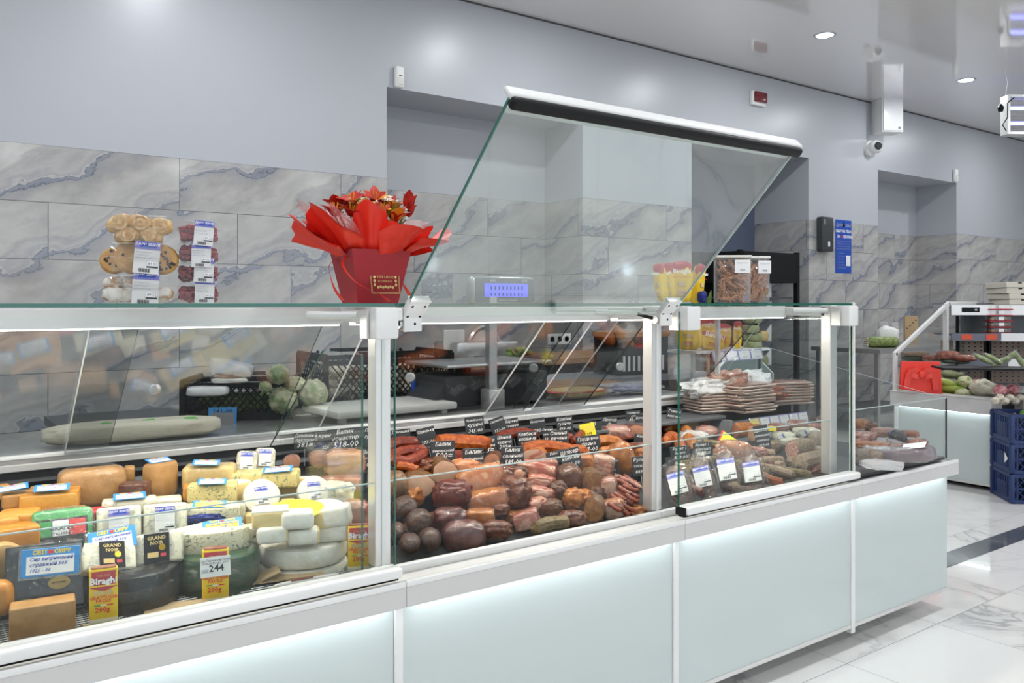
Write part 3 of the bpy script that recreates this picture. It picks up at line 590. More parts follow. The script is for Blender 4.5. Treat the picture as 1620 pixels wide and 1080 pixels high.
stick(o, 'card', -.005, h_ / 2 + .010, -.025, .66, 3, True)
b = MB(); line(b, 'Złocisty', .016, 0, 0, 'ink_black', 0, align='CENTER', bold=.0002); b.build('lettering', o, (.0, -.0425, .002), (0, R(180), 0))
C(305, 778, 30, 24, .05, 'rind_orange', 'orange cheese end below the yellow wrapped block', dy=.02)
o, w_, h_ = C(337, 782, 74, 36, .06, 'blue_cheese_yellow', 'blue-veined yellow cheese block with blue card on top', yaw=-5)
stick(o, 'card', .0, h_ / 2 + .009, -.02, .68, 2, True)
# left pile of orange wedges
s = sc_at(20, 835)
for u, v, wp, hp, m, rz, lab in ((22, 852, 66, 46, 'rind_orange', 8, 'large orange cheese wedge at the left edge'), (30, 815, 56, 16, 'paste_orange', -14, 'thin orange cheese slice leaning on the wedges, left edge'), (8, 826, 30, 24, 'paste_orange', 10, 'pale orange cheese wedge on the left pile')):
    C(u, v, wp, hp, .08, m, lab, yaw=rz, name='cheese_wedge', dy=.01 if v > 840 else 0)
s = sc_at(6, 890); make('round_cheese', wheel(34 * s, .035, 'paste_tan', M=T(0, 0, 0, R(90))), 4, 892, 'c', 'round pale cheese with dark seeds standing at the left edge', 'cheese', yaw=10)
C(2, 945, 34, 56, .05, 'rind_orange', 'orange cheese piece with dark rind, bottom left corner', yaw=20, r=.02)
C(152, 828, 28, 50, .05, 'red_card', 'dark red waxed cheese end behind the green pack', dy=.03, r=.01)
# green pack
s = sc_at(97, 840); b = MB(); b.cbox((0, .012, 0), (86 * s, .03, 74 * s), 'foil_green', .01, 3); o = make('cheese_pack', b, 100, 842, 'c', 'green foil cheese pack lettered with the Italian tricolour', 'cheese pack', pitch=-16, yaw=4)
b = MB(); W_ = 74 * s; b.cbox((0, -.006, 0), (W_, .003, 40 * s), 'black', .004)
for i, m_ in enumerate(('foil_green', 'whitegloss', 'ink_red')): b.cbox((-W_ * .34 + i * W_ * .32, -.008, 5 * s), (W_ * .31, .0015, 24 * s), m_)
line(b, 'GRANA', .0135, 0, .0025, 'ink_black', -.0095, align='CENTER', bold=.0003); line(b, 'ITALIANA', .0095, 0, -.008, 'ink_black', -.0095, align='CENTER', bold=.0002); b.build('front_label', o, (-.003, 0, .003))
shrink(o, (92 * s, .05, 80 * s), 'wrap_fine', 3)
# two white blue-mould packs with deli stickers, and their neighbours
for u, v, lab in ((188, 827, 'white speckled cheese slab with lilac sticker, left of a pair'), (262, 822, 'white speckled cheese slab with lilac sticker, right of a pair')):
    o, w_, h_ = C(u, v, 64, 50, .035, 'cream_cheese', lab, pitch=-14, yaw=-4 if u > 200 else 2, wrap='wrap_fine')
    stick(o, 'deli', 0, .001, -.0215, .82, pitch=0)
o, w_, h_ = C(205, 800, 80, 24, .05, 'cream_cheese', 'white speckled cheese slab lying behind the pair, blue card on top', dy=.02); stick(o, 'card', .0, h_ / 2 + .008, -.01, .7, 0, True)
C(262, 796, 48, 20, .05, 'cream_cheese', 'pale cheese slab standing behind the right sticker pack', dy=.035)
# black wheel with two labelled cheese wedges
s = sc_at(215, 935); b = wheel(70 * s, 84 * s, 'wax_black', n=48); o = make('black_waxed_cheese', b, 212, 934, 'c', 'big black waxed cheese wheel wrapped in creased film', 'cheese', dy=.055); shrink(o, (146 * s, 146 * s, 90 * s), 'wrap', 9, pw=.8)
for u, v, yw, rl, pt, lab in ((171, 883, 12, 7, -38, 'cream cheese wedge with black and gold label, left on the black wheel'), (247, 868, -8, -4, -22, 'cream cheese wedge with black and gold label, right on the black wheel')):
    o, w_, h_ = C(u, v, 78, 46, .03, 'cream_cheese', lab, yaw=yw, roll=rl, pitch=pt, dy=-.045, wrap='wrap_fine'); stick(o, 'grand', .004, .0, -.0185, .95 * h_ / .05)
o = make('price_card', MB().cbox((0, .004, 0), (.104, .004, .056), 'plastic'), 178, 853, 'c', 'blue framed handwritten price card above the black wheel', 'price card', pitch=-40, roll=-6, dy=-.075); stick(o, 'card', 0, 0, -.001, .92)
# black vacuum pack, card and the block beneath
s = sc_at(72, 905); b = MB(); b.cbox((0, 0, 0), (100 * s, .04, 92 * s), 'wax_black', .012, 3); b.cbox((0, -.018, -2 * s), (108 * s, .006, 98 * s), 'blackgloss', .002)
o = make('vacuum_pack', b, 72, 908, 'c', 'black vacuum packed cheese with oval gold stamp, front left', 'cheese pack', pitch=-14, dy=-.01); shrink(o, (110 * s, .055, 100 * s), 'wrap', 4, pw=.3)
b = MB(); b.lathe([(.0001, 0), (.020, 0)], 'gold', 24, T(0, 0, 0, R(90))); line(b, 'VITTSIEL', .007, 0, -.002, 'ink_black', -.0012, align='CENTER', bold=.0002); q = b.build('oval_stamp', o, (.024, -.0315, -.018)); q.scale = (1, 1, .62)
o = make('price_card', MB().cbox((0, .004, 0), (.11, .004, .062), 'plastic'), 80, 888, 'c', 'blue framed price card clipped to the black vacuum pack', 'price card', pitch=-14, roll=2, dy=-.085); stick(o, 'card', 0, 0, -.001, 1.02)
C(68, 978, 92, 56, .05, 'rind_tan', 'tan cheese block with woven rind lying on the wire mesh', yaw=0, dy=.012, r=.004)
C(40, 975, 20, 50, .05, 'wax_green', 'dark green cheese end left of the tan block', dy=.05)
# grated cheese packs on their yellow stands
def biraghi(u, v, wpx, hpx, label, tagged=False, **kw):
    s = sc_at(u, v, 'c', y=kw.get('y')); w_, h_ = wpx * s, hpx * s; d = .022
    t = thing('grated_cheese_pack', label, 'cheese pack'); place(t, u, v, y=kw.get('y'), yaw=kw.get('yaw', 0))
    b = MB(); b.cbox((0, 0, h_ * .02), (w_, d, h_ * .94), 'pack_yellow', .004, 2); b.cbox((0, 0, h_ * .34), (w_ * 1.01, d * 1.02, h_ * .30), 'red_card', .005, 2); b.cbox((0, 0, -h_ * .37), (w_ * 1.005, d * 1.01, h_ * .16), 'pack_clear_cheese', .004, 2)
    b.prism([(-w_ / 2, h_ * .2), (0, h_ * .12), (w_ / 2, h_ * .2)], .001, 'red_card', T(0, -d / 2 - .0003, 0)); b.cbox((0, 0, h_ * .495), (w_ * .9, d * .8, h_ * .03), 'raw_pink', .003)
    b.build('carton', t)
    b = MB(); y = -d / 2 - .0015; q = w_ / .045
    line(b, 'DAL 1934', .005 * q, 0, h_ * .37, 'gold', y, align='CENTER'); line(b, 'Biraghi', .0155 * q, 0, h_ * .25, 'ink_white', y, align='CENTER', bold=.0006)
    line(b, 'GRATTUGIA', .0078 * q, 0, h_ * -.0, 'ink_red', y, align='CENTER', bold=.0002); line(b, 'FACILE', .0078 * q, 0, h_ * -.055, 'ink_red', y, align='CENTER', bold=.0002)
    for i, m_ in enumerate(('foil_green', 'whitegloss', 'ink_red')): b.cbox(((i - 1) * w_ * .22, y, -h_ * .10), (w_ * .22, .0005, h_ * .018), m_)
    line(b, '200g', .012 * q, -.002, -h_ * .21, 'ink_red', y, align='CENTER', bold=.0003); b.cbox((-w_ * .16, y + .0003, h_ * .10), (w_ * .36, .0006, h_ * .07), 'gold', .002); b.prism([(0, h_ * .07), (w_ * .36, h_ * .07), (w_ * .26, h_ * .16)], .0008, 'paste_pale', T(0, y, 0)); b.build('front_print', t)
    b = MB(); b.prism([(-w_ * .72, -h_ * .5), (w_ * .72, -h_ * .5), (w_ * .66, -h_ * .36), (-w_ * .66, -h_ * .36)], .004, 'plastic', T(0, -d / 2 - .006, 0)); b.cbox((0, 0, -h_ * .49), (w_ * 1.45, d * 2.2, .004), 'pack_yellow', .001); b.build('display_stand', t)
    if tagged:
        b = MB(); b.cbox((0, 0, 0), (w_ * 1.12, .001, h_ * .33), 'whitegloss'); line(b, 'Сир Пармезан Грана', .0052 * q, 0, h_ * .09, 'ink_black', -.0012, align='CENTER'); line(b, 'Класік Biraghi, 200г', .0052 * q, 0, h_ * .045, 'ink_black', -.0012, align='CENTER'); line(b, '244', .0165 * q, .002, -h_ * .075, 'ink_black', -.0012, align='CENTER', bold=.0004)
        for i in range(8): b.cbox((-w_ * .5 + i * .0014 * q, -.001, -h_ * .06), (.0008 * q, .0005, h_ * .06), 'ink_grey')
        b.build('price_tag', t, (0, -d / 2 - .005, h_ * .22), (R(-4), R(-2), 0))
    return t
biraghi(164, 944, 41, 96, 'yellow grated cheese carton in front of the black wheel', y=1.815)
biraghi(341, 913, 40, 94, 'yellow grated cheese carton hidden by a 244 price ticket', True, y=1.822)
biraghi(569, 868, 37, 78, 'yellow grated cheese carton at the right end, beside the post', y=1.835)
# green wheel with blue cheese wedges on top
s = sc_at(345, 905); b = wheel(66 * s, 78 * s, 'wax_green', n=48); o = make('green_waxed_cheese', b, 345, 905, 'c', 'big dark green waxed cheese wheel in clear film', 'cheese', dy=.055); shrink(o, (140 * s, 140 * s, 84 * s), 'wrap', 12, pw=.8)
s = sc_at(320, 850); make('blue_cheese_wedge', wheel(78 * s, 46 * s, 'blue_cheese', 215, 318, 'blue_cheese', M=T(10 * s, .03, 0)), 322, 852, 'c', 'thick curved blue cheese half on the green wheel, under a yellow card', 'cheese', dy=.0)
C(365, 860, 40, 34, .05, 'blue_cheese', 'blue cheese wedge with cut corner, front right on the green wheel', yaw=22, name='blue_cheese_wedge', dy=-.025, wrap='wrap_fine')
C(392, 850, 34, 38, .05, 'blue_cheese', 'upright blue cheese slice behind the cut wedge', yaw=16, name='blue_cheese_wedge', dy=.035)
o = make('price_card', MB().cbox((0, .003, 0), (.09, .003, .046), 'plastic'), 352, 832, 'c', 'yellow price card lying across the blue cheese', 'price card', pitch=-62, roll=-4, dy=-.075); stick(o, 'cardy', 0, 0, -.001, .85)
o, w_, h_ = C(332, 812, 92, 28, .06, 'blue_cheese', 'blue cheese slab half wrapped in navy foil', yaw=-4); stick(o, 'cardy', 0, h_ / 2 + .004, -.01, .75, 3, True)
b = MB(); b.blob((w_ * .72, .02, h_ * .62), 'foil_navy', 4, .25, 6, .8, 5); b.build('navy_foil', o, (-w_ * .1, -.028, -.006))
C(372, 815, 26, 40, .04, 'blue_cheese', 'end of a second blue cheese slab right of the navy foil', yaw=20, dy=.01, wrap='wrap_fine'); C(398, 822, 20, 22, .04, 'paste_pale', 'small pale cheese cube behind the brie stack', dy=.02)
# brie stack
s = sc_at(480, 885)
for v, rp, hp, lab in ((899, 72, 32, 'whole white brie wheel, bottom of the stack of two'), (867, 71, 32, 'whole white brie wheel, upper of the stack of two')):
    make('brie_cheese', wheel(rp * s, hp * s, 'brie_rind', n=56), 480, v, 'c', lab, 'cheese', z=None, y=1.945)
for u, v, wp, hp, yw, rl, yy, lab in ((430, 844, 46, 26, 4, 0, 1.88, 'white brie piece with cut side, left of the middle row'), (479, 847, 50, 24, 0, 0, 1.865, 'white brie piece, centre of the middle row'), (528, 840, 50, 28, -8, -5, 1.885, 'white brie piece, right of the middle row')):
    s = sc_at(u, v, y=yy); b = MB(); b.cbox((0, .012, 0), (wp * s, .07, hp * s), 'brie_rind', .009, 3); b.cbox((wp * s * .47, .012, 0), (wp * s * .09, .066, hp * s * .86), 'brie_paste', .003); make('brie_wedge', b, u, v, 'c', lab, 'cheese', y=yy, yaw=yw, roll=rl)
s = sc_at(428, 818, y=1.9); b = cheese_block(56 * s, .06, 28 * s, 'brie_paste', 'brie_rind', .008); make('brie_half', b, 428, 818, 'c', 'brie half showing its yellow inside, left top of the stack', 'cheese', y=1.90)
s = sc_at(471, 822, y=1.86); b = MB(); b.cbox((0, .01, 0), (50 * s, .05, 28 * s), 'brie_rind', .010, 3); make('brie_wedge', b, 471, 822, 'c', 'white wrapped brie piece on top in the middle', 'cheese', y=1.855, yaw=3)
s = sc_at(526, 816, y=1.88); b = MB(); b.cbox((-16 * s, .004, -1 * s), (36 * s, .05, 27 * s), 'brie_paste', .003, 2); b.cbox((10 * s, .006, 0), (44 * s, .056, 32 * s), 'brie_rind', .010, 3); make('brie_wedge', b, 522, 817, 'c', 'brie piece with yellow cut side on the upper right', 'cheese', y=1.885, yaw=-12, roll=-9)
s = sc_at(480, 803, y=1.95); make('brie_label', wheel(44 * s, .004, 'yellow_card'), 468, 805, 'c', 'round yellow printed brie label on the stack', 'label', y=1.94, pitch=6)
s = sc_at(515, 797, y=1.97); make('brie_label', wheel(26 * s, .005, 'sticker_white'), 516, 799, 'c', 'white brie label with a red mark behind the yellow one', 'label', y=1.965, pitch=8)
for u, v, wp, hp, lab in ((413, 788, 58, 40, 'round white camembert with lilac sticker, left of the pair'), (496, 780, 52, 38, 'round white camembert with lilac sticker, right of the pair')):
    s = sc_at(u, v); b = wheel(wp * s / 2, .045, 'paper_white', M=T(0, 0, 0, R(90))); o = make('camembert', b, u, v, 'c', lab, 'cheese', pitch=-30, dy=.0, yaw=4)
    q = stick(o, 'deli', 0, 0, -.0245, .62, -3)
C(378, 780, 30, 40, .05, 'brie_paste', 'brie slice with yellow edge left of the camemberts', yaw=25, rind='brie_rind', dy=.03); C(462, 772, 60, 36, .05, 'brie_paste', 'yellow brie half leaning between the camemberts', yaw=-14, rind='brie_rind', dy=.045, pitch=-10)
C(425, 764, 74, 10, .06, 'blue_card', 'flat blue film pack behind the camemberts', dy=.06, name='cheese_pack'); C(455, 800, 24, 20, .04, 'blue_cheese_yellow', 'small yellow veined cube under the right camembert', dy=.02)
for u, v, rl, lab in ((390, 733, 5, 'small wrapped cheese with lilac sticker, left of two leaning'), (419, 728, 4, 'small wrapped cheese with lilac sticker, right of two leaning')):
    o, w_, h_ = C(u, v, 31, 38, .03, 'cream_cheese', lab, roll=rl, pitch=-20, wrap='wrap_fine', dy=.0, r=.01); stick(o, 'deli', 0, .004, -.0195, .62)
o, w_, h_ = C(420, 756, 104, 24, .07, 'blue_cheese_yellow', 'long blue cheese slab with blue card at the back', yaw=-10, dy=.0); stick(o, 'card', .035, h_ / 2 + .007, -.02, .75, -4, True)
# cardboard and the marker pen
p, s = at(250, 975, z=.594); b = MB(); b.cbox((0, 0, 0), (.12, .09, .003), 'cardboard'); o = b.build('cardboard_sheet', None, p + Vector((.04, .02, 0)), (0, 0, R(-20))); tag(o, 'brown cardboard scrap under the black wheel', 'cardboard')
p, s = at(435, 915, z=.598); b = MB(); b.cbox((0, 0, 0), (.16, .07, .003), 'cardboard'); b.cbox((-.05, -.01, .008), (.07, .05, .003), 'cardboard', rot=(0, R(-20), 0)); o = b.build('cardboard_sheet', None, p + Vector((.03, .01, 0)), (0, 0, R(-12))); tag(o, 'folded brown cardboard under the brie stack', 'cardboard')
b = MB(); mat('marker', (.42, .42, .41), .3); b.lathe([(.002, 0), (.006, .01), (.008, .03), (.008, .10), (.0085, .10), (.0085, .15), (.005, .155)], 'marker', 14, T(0, 0, 0, 0, R(90)))
p, s = at(428, 930, z=.602); o = b.build('marker_pen', None, p, (0, 0, R(-4))); tag(o, 'grey capped marker pen lying on the wire mesh', 'pen')
b = MB(); b.cbox((.07, 0, .0078), (.05, .008, .0006), 'sausage_red', rot=(0, 0, 0)); b.build('printed_band', o)
# bag of carrier bags on the rear ledge
p, s = at(228, 700, z=.845); b = MB(); b.blob((.46, .12, .055), 'paper_white', 4, .06, 2.5, .55, 3)
o = b.build('carrier_bag_roll', None, (p.x, 2.52, .868), (0, 0, R(-4))); tag(o, 'flat pack of white carrier bags with green print', 'bags')
b = MB(); mat('leaf_green', (.08, .45, .05), .5)
for k in range(9): b.blob((.042, .022, .004), 'leaf_green', 2, .3, 2, 1, k, T(-.15 + k * .036, -.040 + .012 * (k % 2), .0165 + .003 * (k % 3), R(40)))
b.build('green_print', o)
# ---------------------------------------------------------------- the smoked meat case
def sausage_mb(pts, r, m, nub=True, n=10):
    b = MB(); P = [Vector(p) for p in pts]; k = 14; Q = []
    for i in range(k + 1):
        f = i / k * (len(P) - 1); j = min(int(f), len(P) - 2); f -= j
        p0, p1, p2, p3 = P[max(j - 1, 0)], P[j], P[j + 1], P[min(j + 2, len(P) - 1)]
        Q.append(.5 * ((2 * p1) + (-p0 + p2) * f + (2 * p0 - 5 * p1 + 4 * p2 - p3) * f * f + (-p0 + 3 * p1 - 3 * p2 + p3) * f ** 3))
    rs = [r * (1 - .82 * max(0, 1 - i / 1.5) ** 2) * (1 - .82 * max(0, 1 - (k - i) / 1.5) ** 2) * (1 + .05 * math.sin(i * 2.3)) for i in range(k + 1)]
    b.tube(Q, rs, m, n)
    if nub:
        for q in (Q[0], Q[-1]): b.blob((r * .6, r * .6, r * .6), m, 1, M=Matrix.Translation(q))
    return b
def S(pix, r_px, m, label, k='m', dy=0, dz=0, name='sausage', group=None, cat='sausage', cut=None):
    """a curved sausage through places on the heap"""
    pts = []; s = 0
    for q in pix:
        p, s = pile(q[0], q[1], k)
        if dy: p, s = at(q[0], q[1], y=p.y + dy)
        pts.append(p)
    c = sum(pts, Vector()) / len(pts); o = sausage_mb([p - c for p in pts], r_px * s, m).build(name, None, c); tag(o, label, cat, group)
    if cut:
        d = (pts[-1] - pts[-2]).normalized(); b = MB(); b.lathe([(r_px * s * .98, -.004), (r_px * s, 0), (.0001, .001)], cut, 20, Matrix.Translation(pts[-1] - c) @ d.to_track_quat('Z', 'Y').to_matrix().to_4x4()); b.build('cut_end', o)
    return o
def log_meat(u, v, wpx, hpx, ln, rind, cut, label, yaw=0, pitch=0, k='m', dy=0, name='ham', cat='ham', fat=None, seed=0, wrap=None):
    """a round joint lying with its cut end to the front"""
    s = sc_at(u, v, k); rx, rz = wpx * s / 2, hpx * s / 2; b = MB(); n = 28
    prof = [(0, 1.0), (.15, 1.03), (.45, 1.04), (.75, .95), (.93, .72), (1.0, .35)]; vs, fs = [], []
    for f, q in prof:
        for j in range(n):
            t = 2 * math.pi * j / n; w_ = 1 + .05 * math.sin(3 * t + seed) + .03 * math.sin(7 * t + f * 5 + seed); vs.append(Vector((rx * q * w_ * math.cos(t), f * ln, rz * q * w_ * math.sin(t))))
    for i in range(len(prof) - 1):
        for j in range(n): fs.append([i * n + j, (i + 1) * n + j, (i + 1) * n + (j + 1) % n, i * n + (j + 1) % n])
    fs.append([(len(prof) - 1) * n + j for j in range(n)][::-1]); b.add((vs, fs), rind)
    o = b.build(name); place(o, u, v, k, yaw, pitch, 0, dy=dy); tag(o, label, cat)
    b = MB(); vs = []; R_ = [(1.0, .001), (.93, -.002), (.5, -.004)]
    for q, y in R_:
        for j in range(n):
            t = 2 * math.pi * j / n; w_ = 1 + .05 * math.sin(3 * t + seed) + .03 * math.sin(7 * t + seed); vs.append(Vector((rx * q * w_ * math.cos(t), y, rz * q * w_ * math.sin(t))))
    f1 = [[j, (j + 1) % n, n + (j + 1) % n, n + j] for j in range(n)]; f2 = [[n + j, n + (j + 1) % n, 2 * n + (j + 1) % n, 2 * n + j] for j in range(n)] + [[2 * n + j for j in range(n)]]
    b.add((vs, f1), fat or rind); b.add((vs, f2), cut); b.build('cut_face', o)
    if wrap: shrink(o, (rx * 2.1, ln * 1.05, rz * 2.1), wrap, seed, (0, ln / 2, 0), pw=.8)
    return o
def chunk(u, v, wpx, hpx, d, m, label, yaw=0, pitch=0, roll=0, k='m', dy=0, name='meat_joint', cat='smoked meat', amp=.20, pw=.75, seed=None, wrap=None, face_m=None, sub=4, group=None):
    s = sc_at(u, v, k); b = MB(); b.blob((wpx * s * 1.08, d, hpx * s * 1.08), m, sub, amp, 2.6, pw, seed if seed is not None else u * .13)
    o = b.build(name); place(o, u, v, k, yaw, pitch, roll, dy=dy); tag(o, label, cat, group)
    if face_m: q = MB(); q.blob((wpx * s * .80, d * .5, hpx * s * .80), face_m, 3, amp * .6, 2, pw, u * .13); q.build('cut_face', o, (0, -d * .29, 0))
    if wrap: shrink(o, (wpx * s * 1.12, d * 1.1, hpx * s * 1.14), wrap, u, amp=.10, pw=pw)
    return o
def slab(u, v, wpx, hpx, d, side, faceM, label, yaw=0, pitch=0, roll=0, k='m', dy=0, wrap='wrap', name='bacon_slab', cat='bacon'):
    s = sc_at(u, v, k); w_, h_ = wpx * s, hpx * s; b = MB(); b.blob((w_, d, h_), side, 4, .10, 2.2, .42, u * .11)
    o = b.build(name); place(o, u, v, k, yaw, pitch, roll, dy=dy); tag(o, label, cat)
    q = MB(); q.blob((w_ * .9, d * .3, h_ * .88), faceM, 3, .08, 2.2, .42, u * .11); q.build('cut_face', o, (0, -d * .40, 0))
    if wrap: shrink(o, (w_ * 1.12, d * 1.12, h_ * 1.12), wrap, u, amp=.08)
    return o
# long sausages along the back
S([(606, 712), (628, 700), (662, 700)], 9.5, 'sausage_red', 'dark red sausage at the back left, bent', dy=.02)
S([(612, 724), (640, 714), (676, 712)], 9, 'sausage_red', 'dark red sausage, second from the back left')
S([(606, 722), (640, 731), (663, 722), (672, 714)], 9.5, 'sausage_red', 'dark red ring sausage end curling upward, back left', dy=-.02)
S([(626, 736), (645, 738), (662, 744)], 7, 'sausage_orange', 'short orange sausage below the red ones', dy=-.02)
S([(688, 700), (720, 699), (765, 702), (776, 706)], 13, 'sausage_orange', 'thick orange wrinkled sausage behind the black price tags', dy=.0)
S([(692, 722), (720, 722), (742, 722)], 10, 'sausage_red', 'red sausage under the thick orange one', dy=.0)
S([(786, 692), (806, 686), (830, 684), (852, 690)], 8, 'sausage_red', 'dark red sausage at the very back with yellow band', dy=.04)
for u in (822, 836):
    pass
S([(826, 712), (860, 706), (900, 712), (935, 715)], 11, 'sausage_orange', 'long amber sausage behind the middle tags', dy=.02)
S([(866, 706), (884, 696), (905, 690)], 7, 'sausage_red', 'small red sausage end in clear film, back centre', dy=.03)
S([(905, 700), (915, 690), (922, 684)], 6, 'sausage_red', 'thin red sausage standing at the back centre', dy=.04)
S([(940, 700), (955, 697), (975, 700), (985, 712)], 10, 'golden_meat', 'amber ring sausage right of the yellow ticket', dy=.0)
S([(948, 716), (970, 712), (990, 716)], 8, 'golden_meat', 'amber sausage lying in front of the amber ring', dy=-.01)
# hams and joints, left half
log_meat(663, 769, 51, 41, .12, 'olive_skin', 'cut_ham', 'pale ham with netted rind, cut face to the front, lower left', yaw=4, seed=1, fat='smoke_rind')
log_meat(704, 747, 44, 39, .12, 'olive_skin', 'cut_ham', 'pale ham with netted rind, cut face, right of and above the first', yaw=14, seed=2, fat='smoke_rind')
chunk(673, 736, 32, 22, .07, 'brown_meat', 'dark brown smoked lump behind the two cut hams', dy=.02)
chunk(716, 782, 58, 42, .08, 'dark_meat', 'dark red dried meat cut in half, centre left', face_m='dark_meat', seed=3)
slab(760, 757, 74, 42, .07, 'golden_meat', 'pale_meat', 'big pink and amber pork piece in loose film', yaw=10, roll=-14, pitch=-12)
slab(769, 789, 70, 28, .06, 'golden_meat', 'pale_meat', 'second pork piece in film under the big one', yaw=6, roll=-10)
chunk(735, 738, 50, 24, .06, 'pale_meat', 'pink pork edge beneath the Балик tags', dy=.0, amp=.1)
log_meat(779, 729, 28, 24, .08, 'smoke_rind', 'cut_pink', 'small round brown ham with pink cut face, centre', yaw=-10, seed=4)
chunk(626, 768, 36, 46, .08, 'olive_skin', 'brown peppered salami end at the left post', yaw=20, pw=.9, amp=.06)
for u, v, wp, hp, lab in ((640, 804, 38, 36, 'round dark smoked sausage, top of the left heap'), (663, 827, 40, 42, 'oval dark smoked sausage, right of the left heap'), (629, 841, 20, 28, 'small dark smoked sausage beside the left post'), (648, 859, 32, 28, 'dark round sausage, lowest of the left heap'), (680, 853, 34, 34, 'dark sausage lying at the front left floor')):
    chunk(u, v, wp, hp, .08, 'dark_round', lab, pw=.95, amp=.07, name='smoked_sausage', cat='sausage', dy=.01)
chunk(712, 822, 50, 36, .07, 'dark_meat', 'dark red joint in crinkled film with a pale label', wrap='wrap', seed=6); chunk(734, 847, 64, 44, .08, 'dark_meat', 'large dark red joint lying on the front floor', wrap='wrap', seed=8, amp=.08)
slab(760, 817, 44, 24, .05, 'golden_meat', 'golden_meat', 'small amber bacon piece in clear film', yaw=0); chunk(790, 806, 30, 20, .05, 'brown_meat', 'brown jerky lump beside the amber bacon', dy=.01)
chunk(812, 782, 52, 50, .08, 'brown_meat', 'large shredded brown meat lump in the centre', amp=.26, seed=11); chunk(800, 750, 36, 26, .06, 'brown_meat', 'brown smoked piece above the shredded lump', amp=.2, dy=.01)
chunk(822, 752, 26, 30, .06, 'smoke_rind', 'brown ham piece with pink cut, centre', face_m='cut_pink', dy=.0); chunk(785, 838, 46, 26, .06, 'brown_meat', 'dark brown piece on the front floor, centre', amp=.2)
slab(833, 822, 42, 30, .05, 'raw_pink', 'fat_streak', 'veined meat in film with paper label, front centre', yaw=-8, roll=-18)
chunk(848, 745, 62, 30, .06, 'raw_pink', 'pink raw ham slice lying over the centre', yaw=4, roll=10, amp=.12, seed=14)
chunk(852, 762, 48, 22, .05, 'raw_pink', 'marbled ham piece under the pink slice', roll=6, seed=15, face_m='fat_streak'); chunk(856, 780, 42, 20, .05, 'raw_pink', 'dark marbled ham wedge lower centre', roll=8, seed=16, face_m='fat_streak'); chunk(850, 796, 32, 18, .05, 'raw_pink', 'small ham end with white fat, lower centre', roll=-4, seed=17, face_m='fat_streak')
log_meat(845, 722, 44, 26, .08, 'golden_meat', 'fat_streak', 'roast poultry breast in film behind the pink slice', yaw=0, seed=5, wrap='wrap', dy=.03)
slab(868, 738, 30, 26, .05, 'fat_streak', 'raw_pink', 'fat edged bacon piece right of the pink slice', dy=.02)
# right half
chunk(900, 755, 40, 40, .08, 'smoke_rind', 'brown round smoked roll, left of the brawn', pw=.85, amp=.08, seed=20)
log_meat(937, 765, 37, 43, .10, 'olive_skin', 'brawn_cut', 'round brown brawn with its cut face forward', yaw=6, seed=7)
log_meat(939, 808, 33, 38, .09, 'olive_skin', 'brawn_cut', 'second round brawn lying under the first, front', yaw=-10, seed=9)
chunk(883, 778, 26, 32, .06, 'smoke_rind', 'narrow brown smoked piece below the roll', seed=21); chunk(907, 788, 34, 28, .06, 'golden_meat', 'layered amber bacon roll under the brawn', amp=.22, seed=22); chunk(872, 804, 34, 26, .06, 'smoke_rind', 'brown meat end with bone, front centre', seed=23)
chunk(905, 821, 44, 24, .06, 'brown_meat', 'long brown piece lying on the front floor, right', seed=24); S([(842, 836), (870, 828), (900, 826)], 11, 'salami_olive', 'olive coloured smoked sausage on the front floor', dy=0)
slab(918, 731, 44, 24, .06, 'golden_meat', 'golden_meat', 'orange brown bacon side under the Шпікер tag', roll=-4, wrap=None); slab(953, 736, 36, 34, .05, 'fat_streak', 'fat_streak', 'pale fatty bacon in shiny film, right', roll=10); slab(964, 771, 26, 32, .05, 'raw_pink', 'fat_streak', 'bacon slice bent in film beside the thin sausages', roll=-8); slab(972, 804, 32, 30, .05, 'golden_meat', 'fat_streak', 'bacon piece with orange rind, front right', roll=-10)
chunk(985, 725, 36, 50, .06, 'golden_meat', 'whole smoked fish with golden belly standing on its head', roll=-22, wrap='wrap', amp=.12, name='smoked_fish', cat='fish', seed=30)
chunk(1005, 712, 40, 22, .06, 'brown_meat', 'brown smoked rib piece at the right post', roll=-10, seed=31); chunk(1016, 720, 24, 24, .05, 'golden_meat', 'smoked piece in film below the 480 tag', wrap='wrap', seed=32)
log_meat(1008, 682, 40, 20, .08, 'brown_meat', 'cut_pink', 'smoked pork joint with long pink cut, back right', yaw=20, seed=8, dy=.03); chunk(975, 685, 46, 24, .05, 'raw_pink', 'sliced meat in a clear bag at the back right', wrap='wrap_fine', dy=.04, seed=33)
rf = random.Random(21)
for i in range(30):                        # pieces showing in the gaps of the heap
    u, v = rf.uniform(625, 1005), 0; v = rf.uniform(764, 862 - (u - 620) * .10)
    chunk(u, v, rf.uniform(30, 46), rf.uniform(22, 32), .07, rf.choice(('brown_meat', 'smoke_rind', 'dark_round', 'dark_meat', 'golden_meat')), 'brown smoked meat piece half buried in the heap', yaw=rf.uniform(-40, 40), roll=rf.uniform(-25, 25), dy=.055, group='half buried smoked pieces in the meat case')
for i in range(16):
    u = rf.uniform(1070, 1300); v = rf.uniform(705, 770 - (u - 1070) * .10)
    chunk(u, v, rf.uniform(24, 40), rf.uniform(14, 22), .06, rf.choice(('salami_olive', 'salami_dark', 'brown_meat', 'salami_white')), 'sausage piece half buried in the salami case', yaw=rf.uniform(-40, 40), roll=rf.uniform(-25, 25), dy=.05, k='r', group='half buried pieces in the salami case')
rr = random.Random(3)
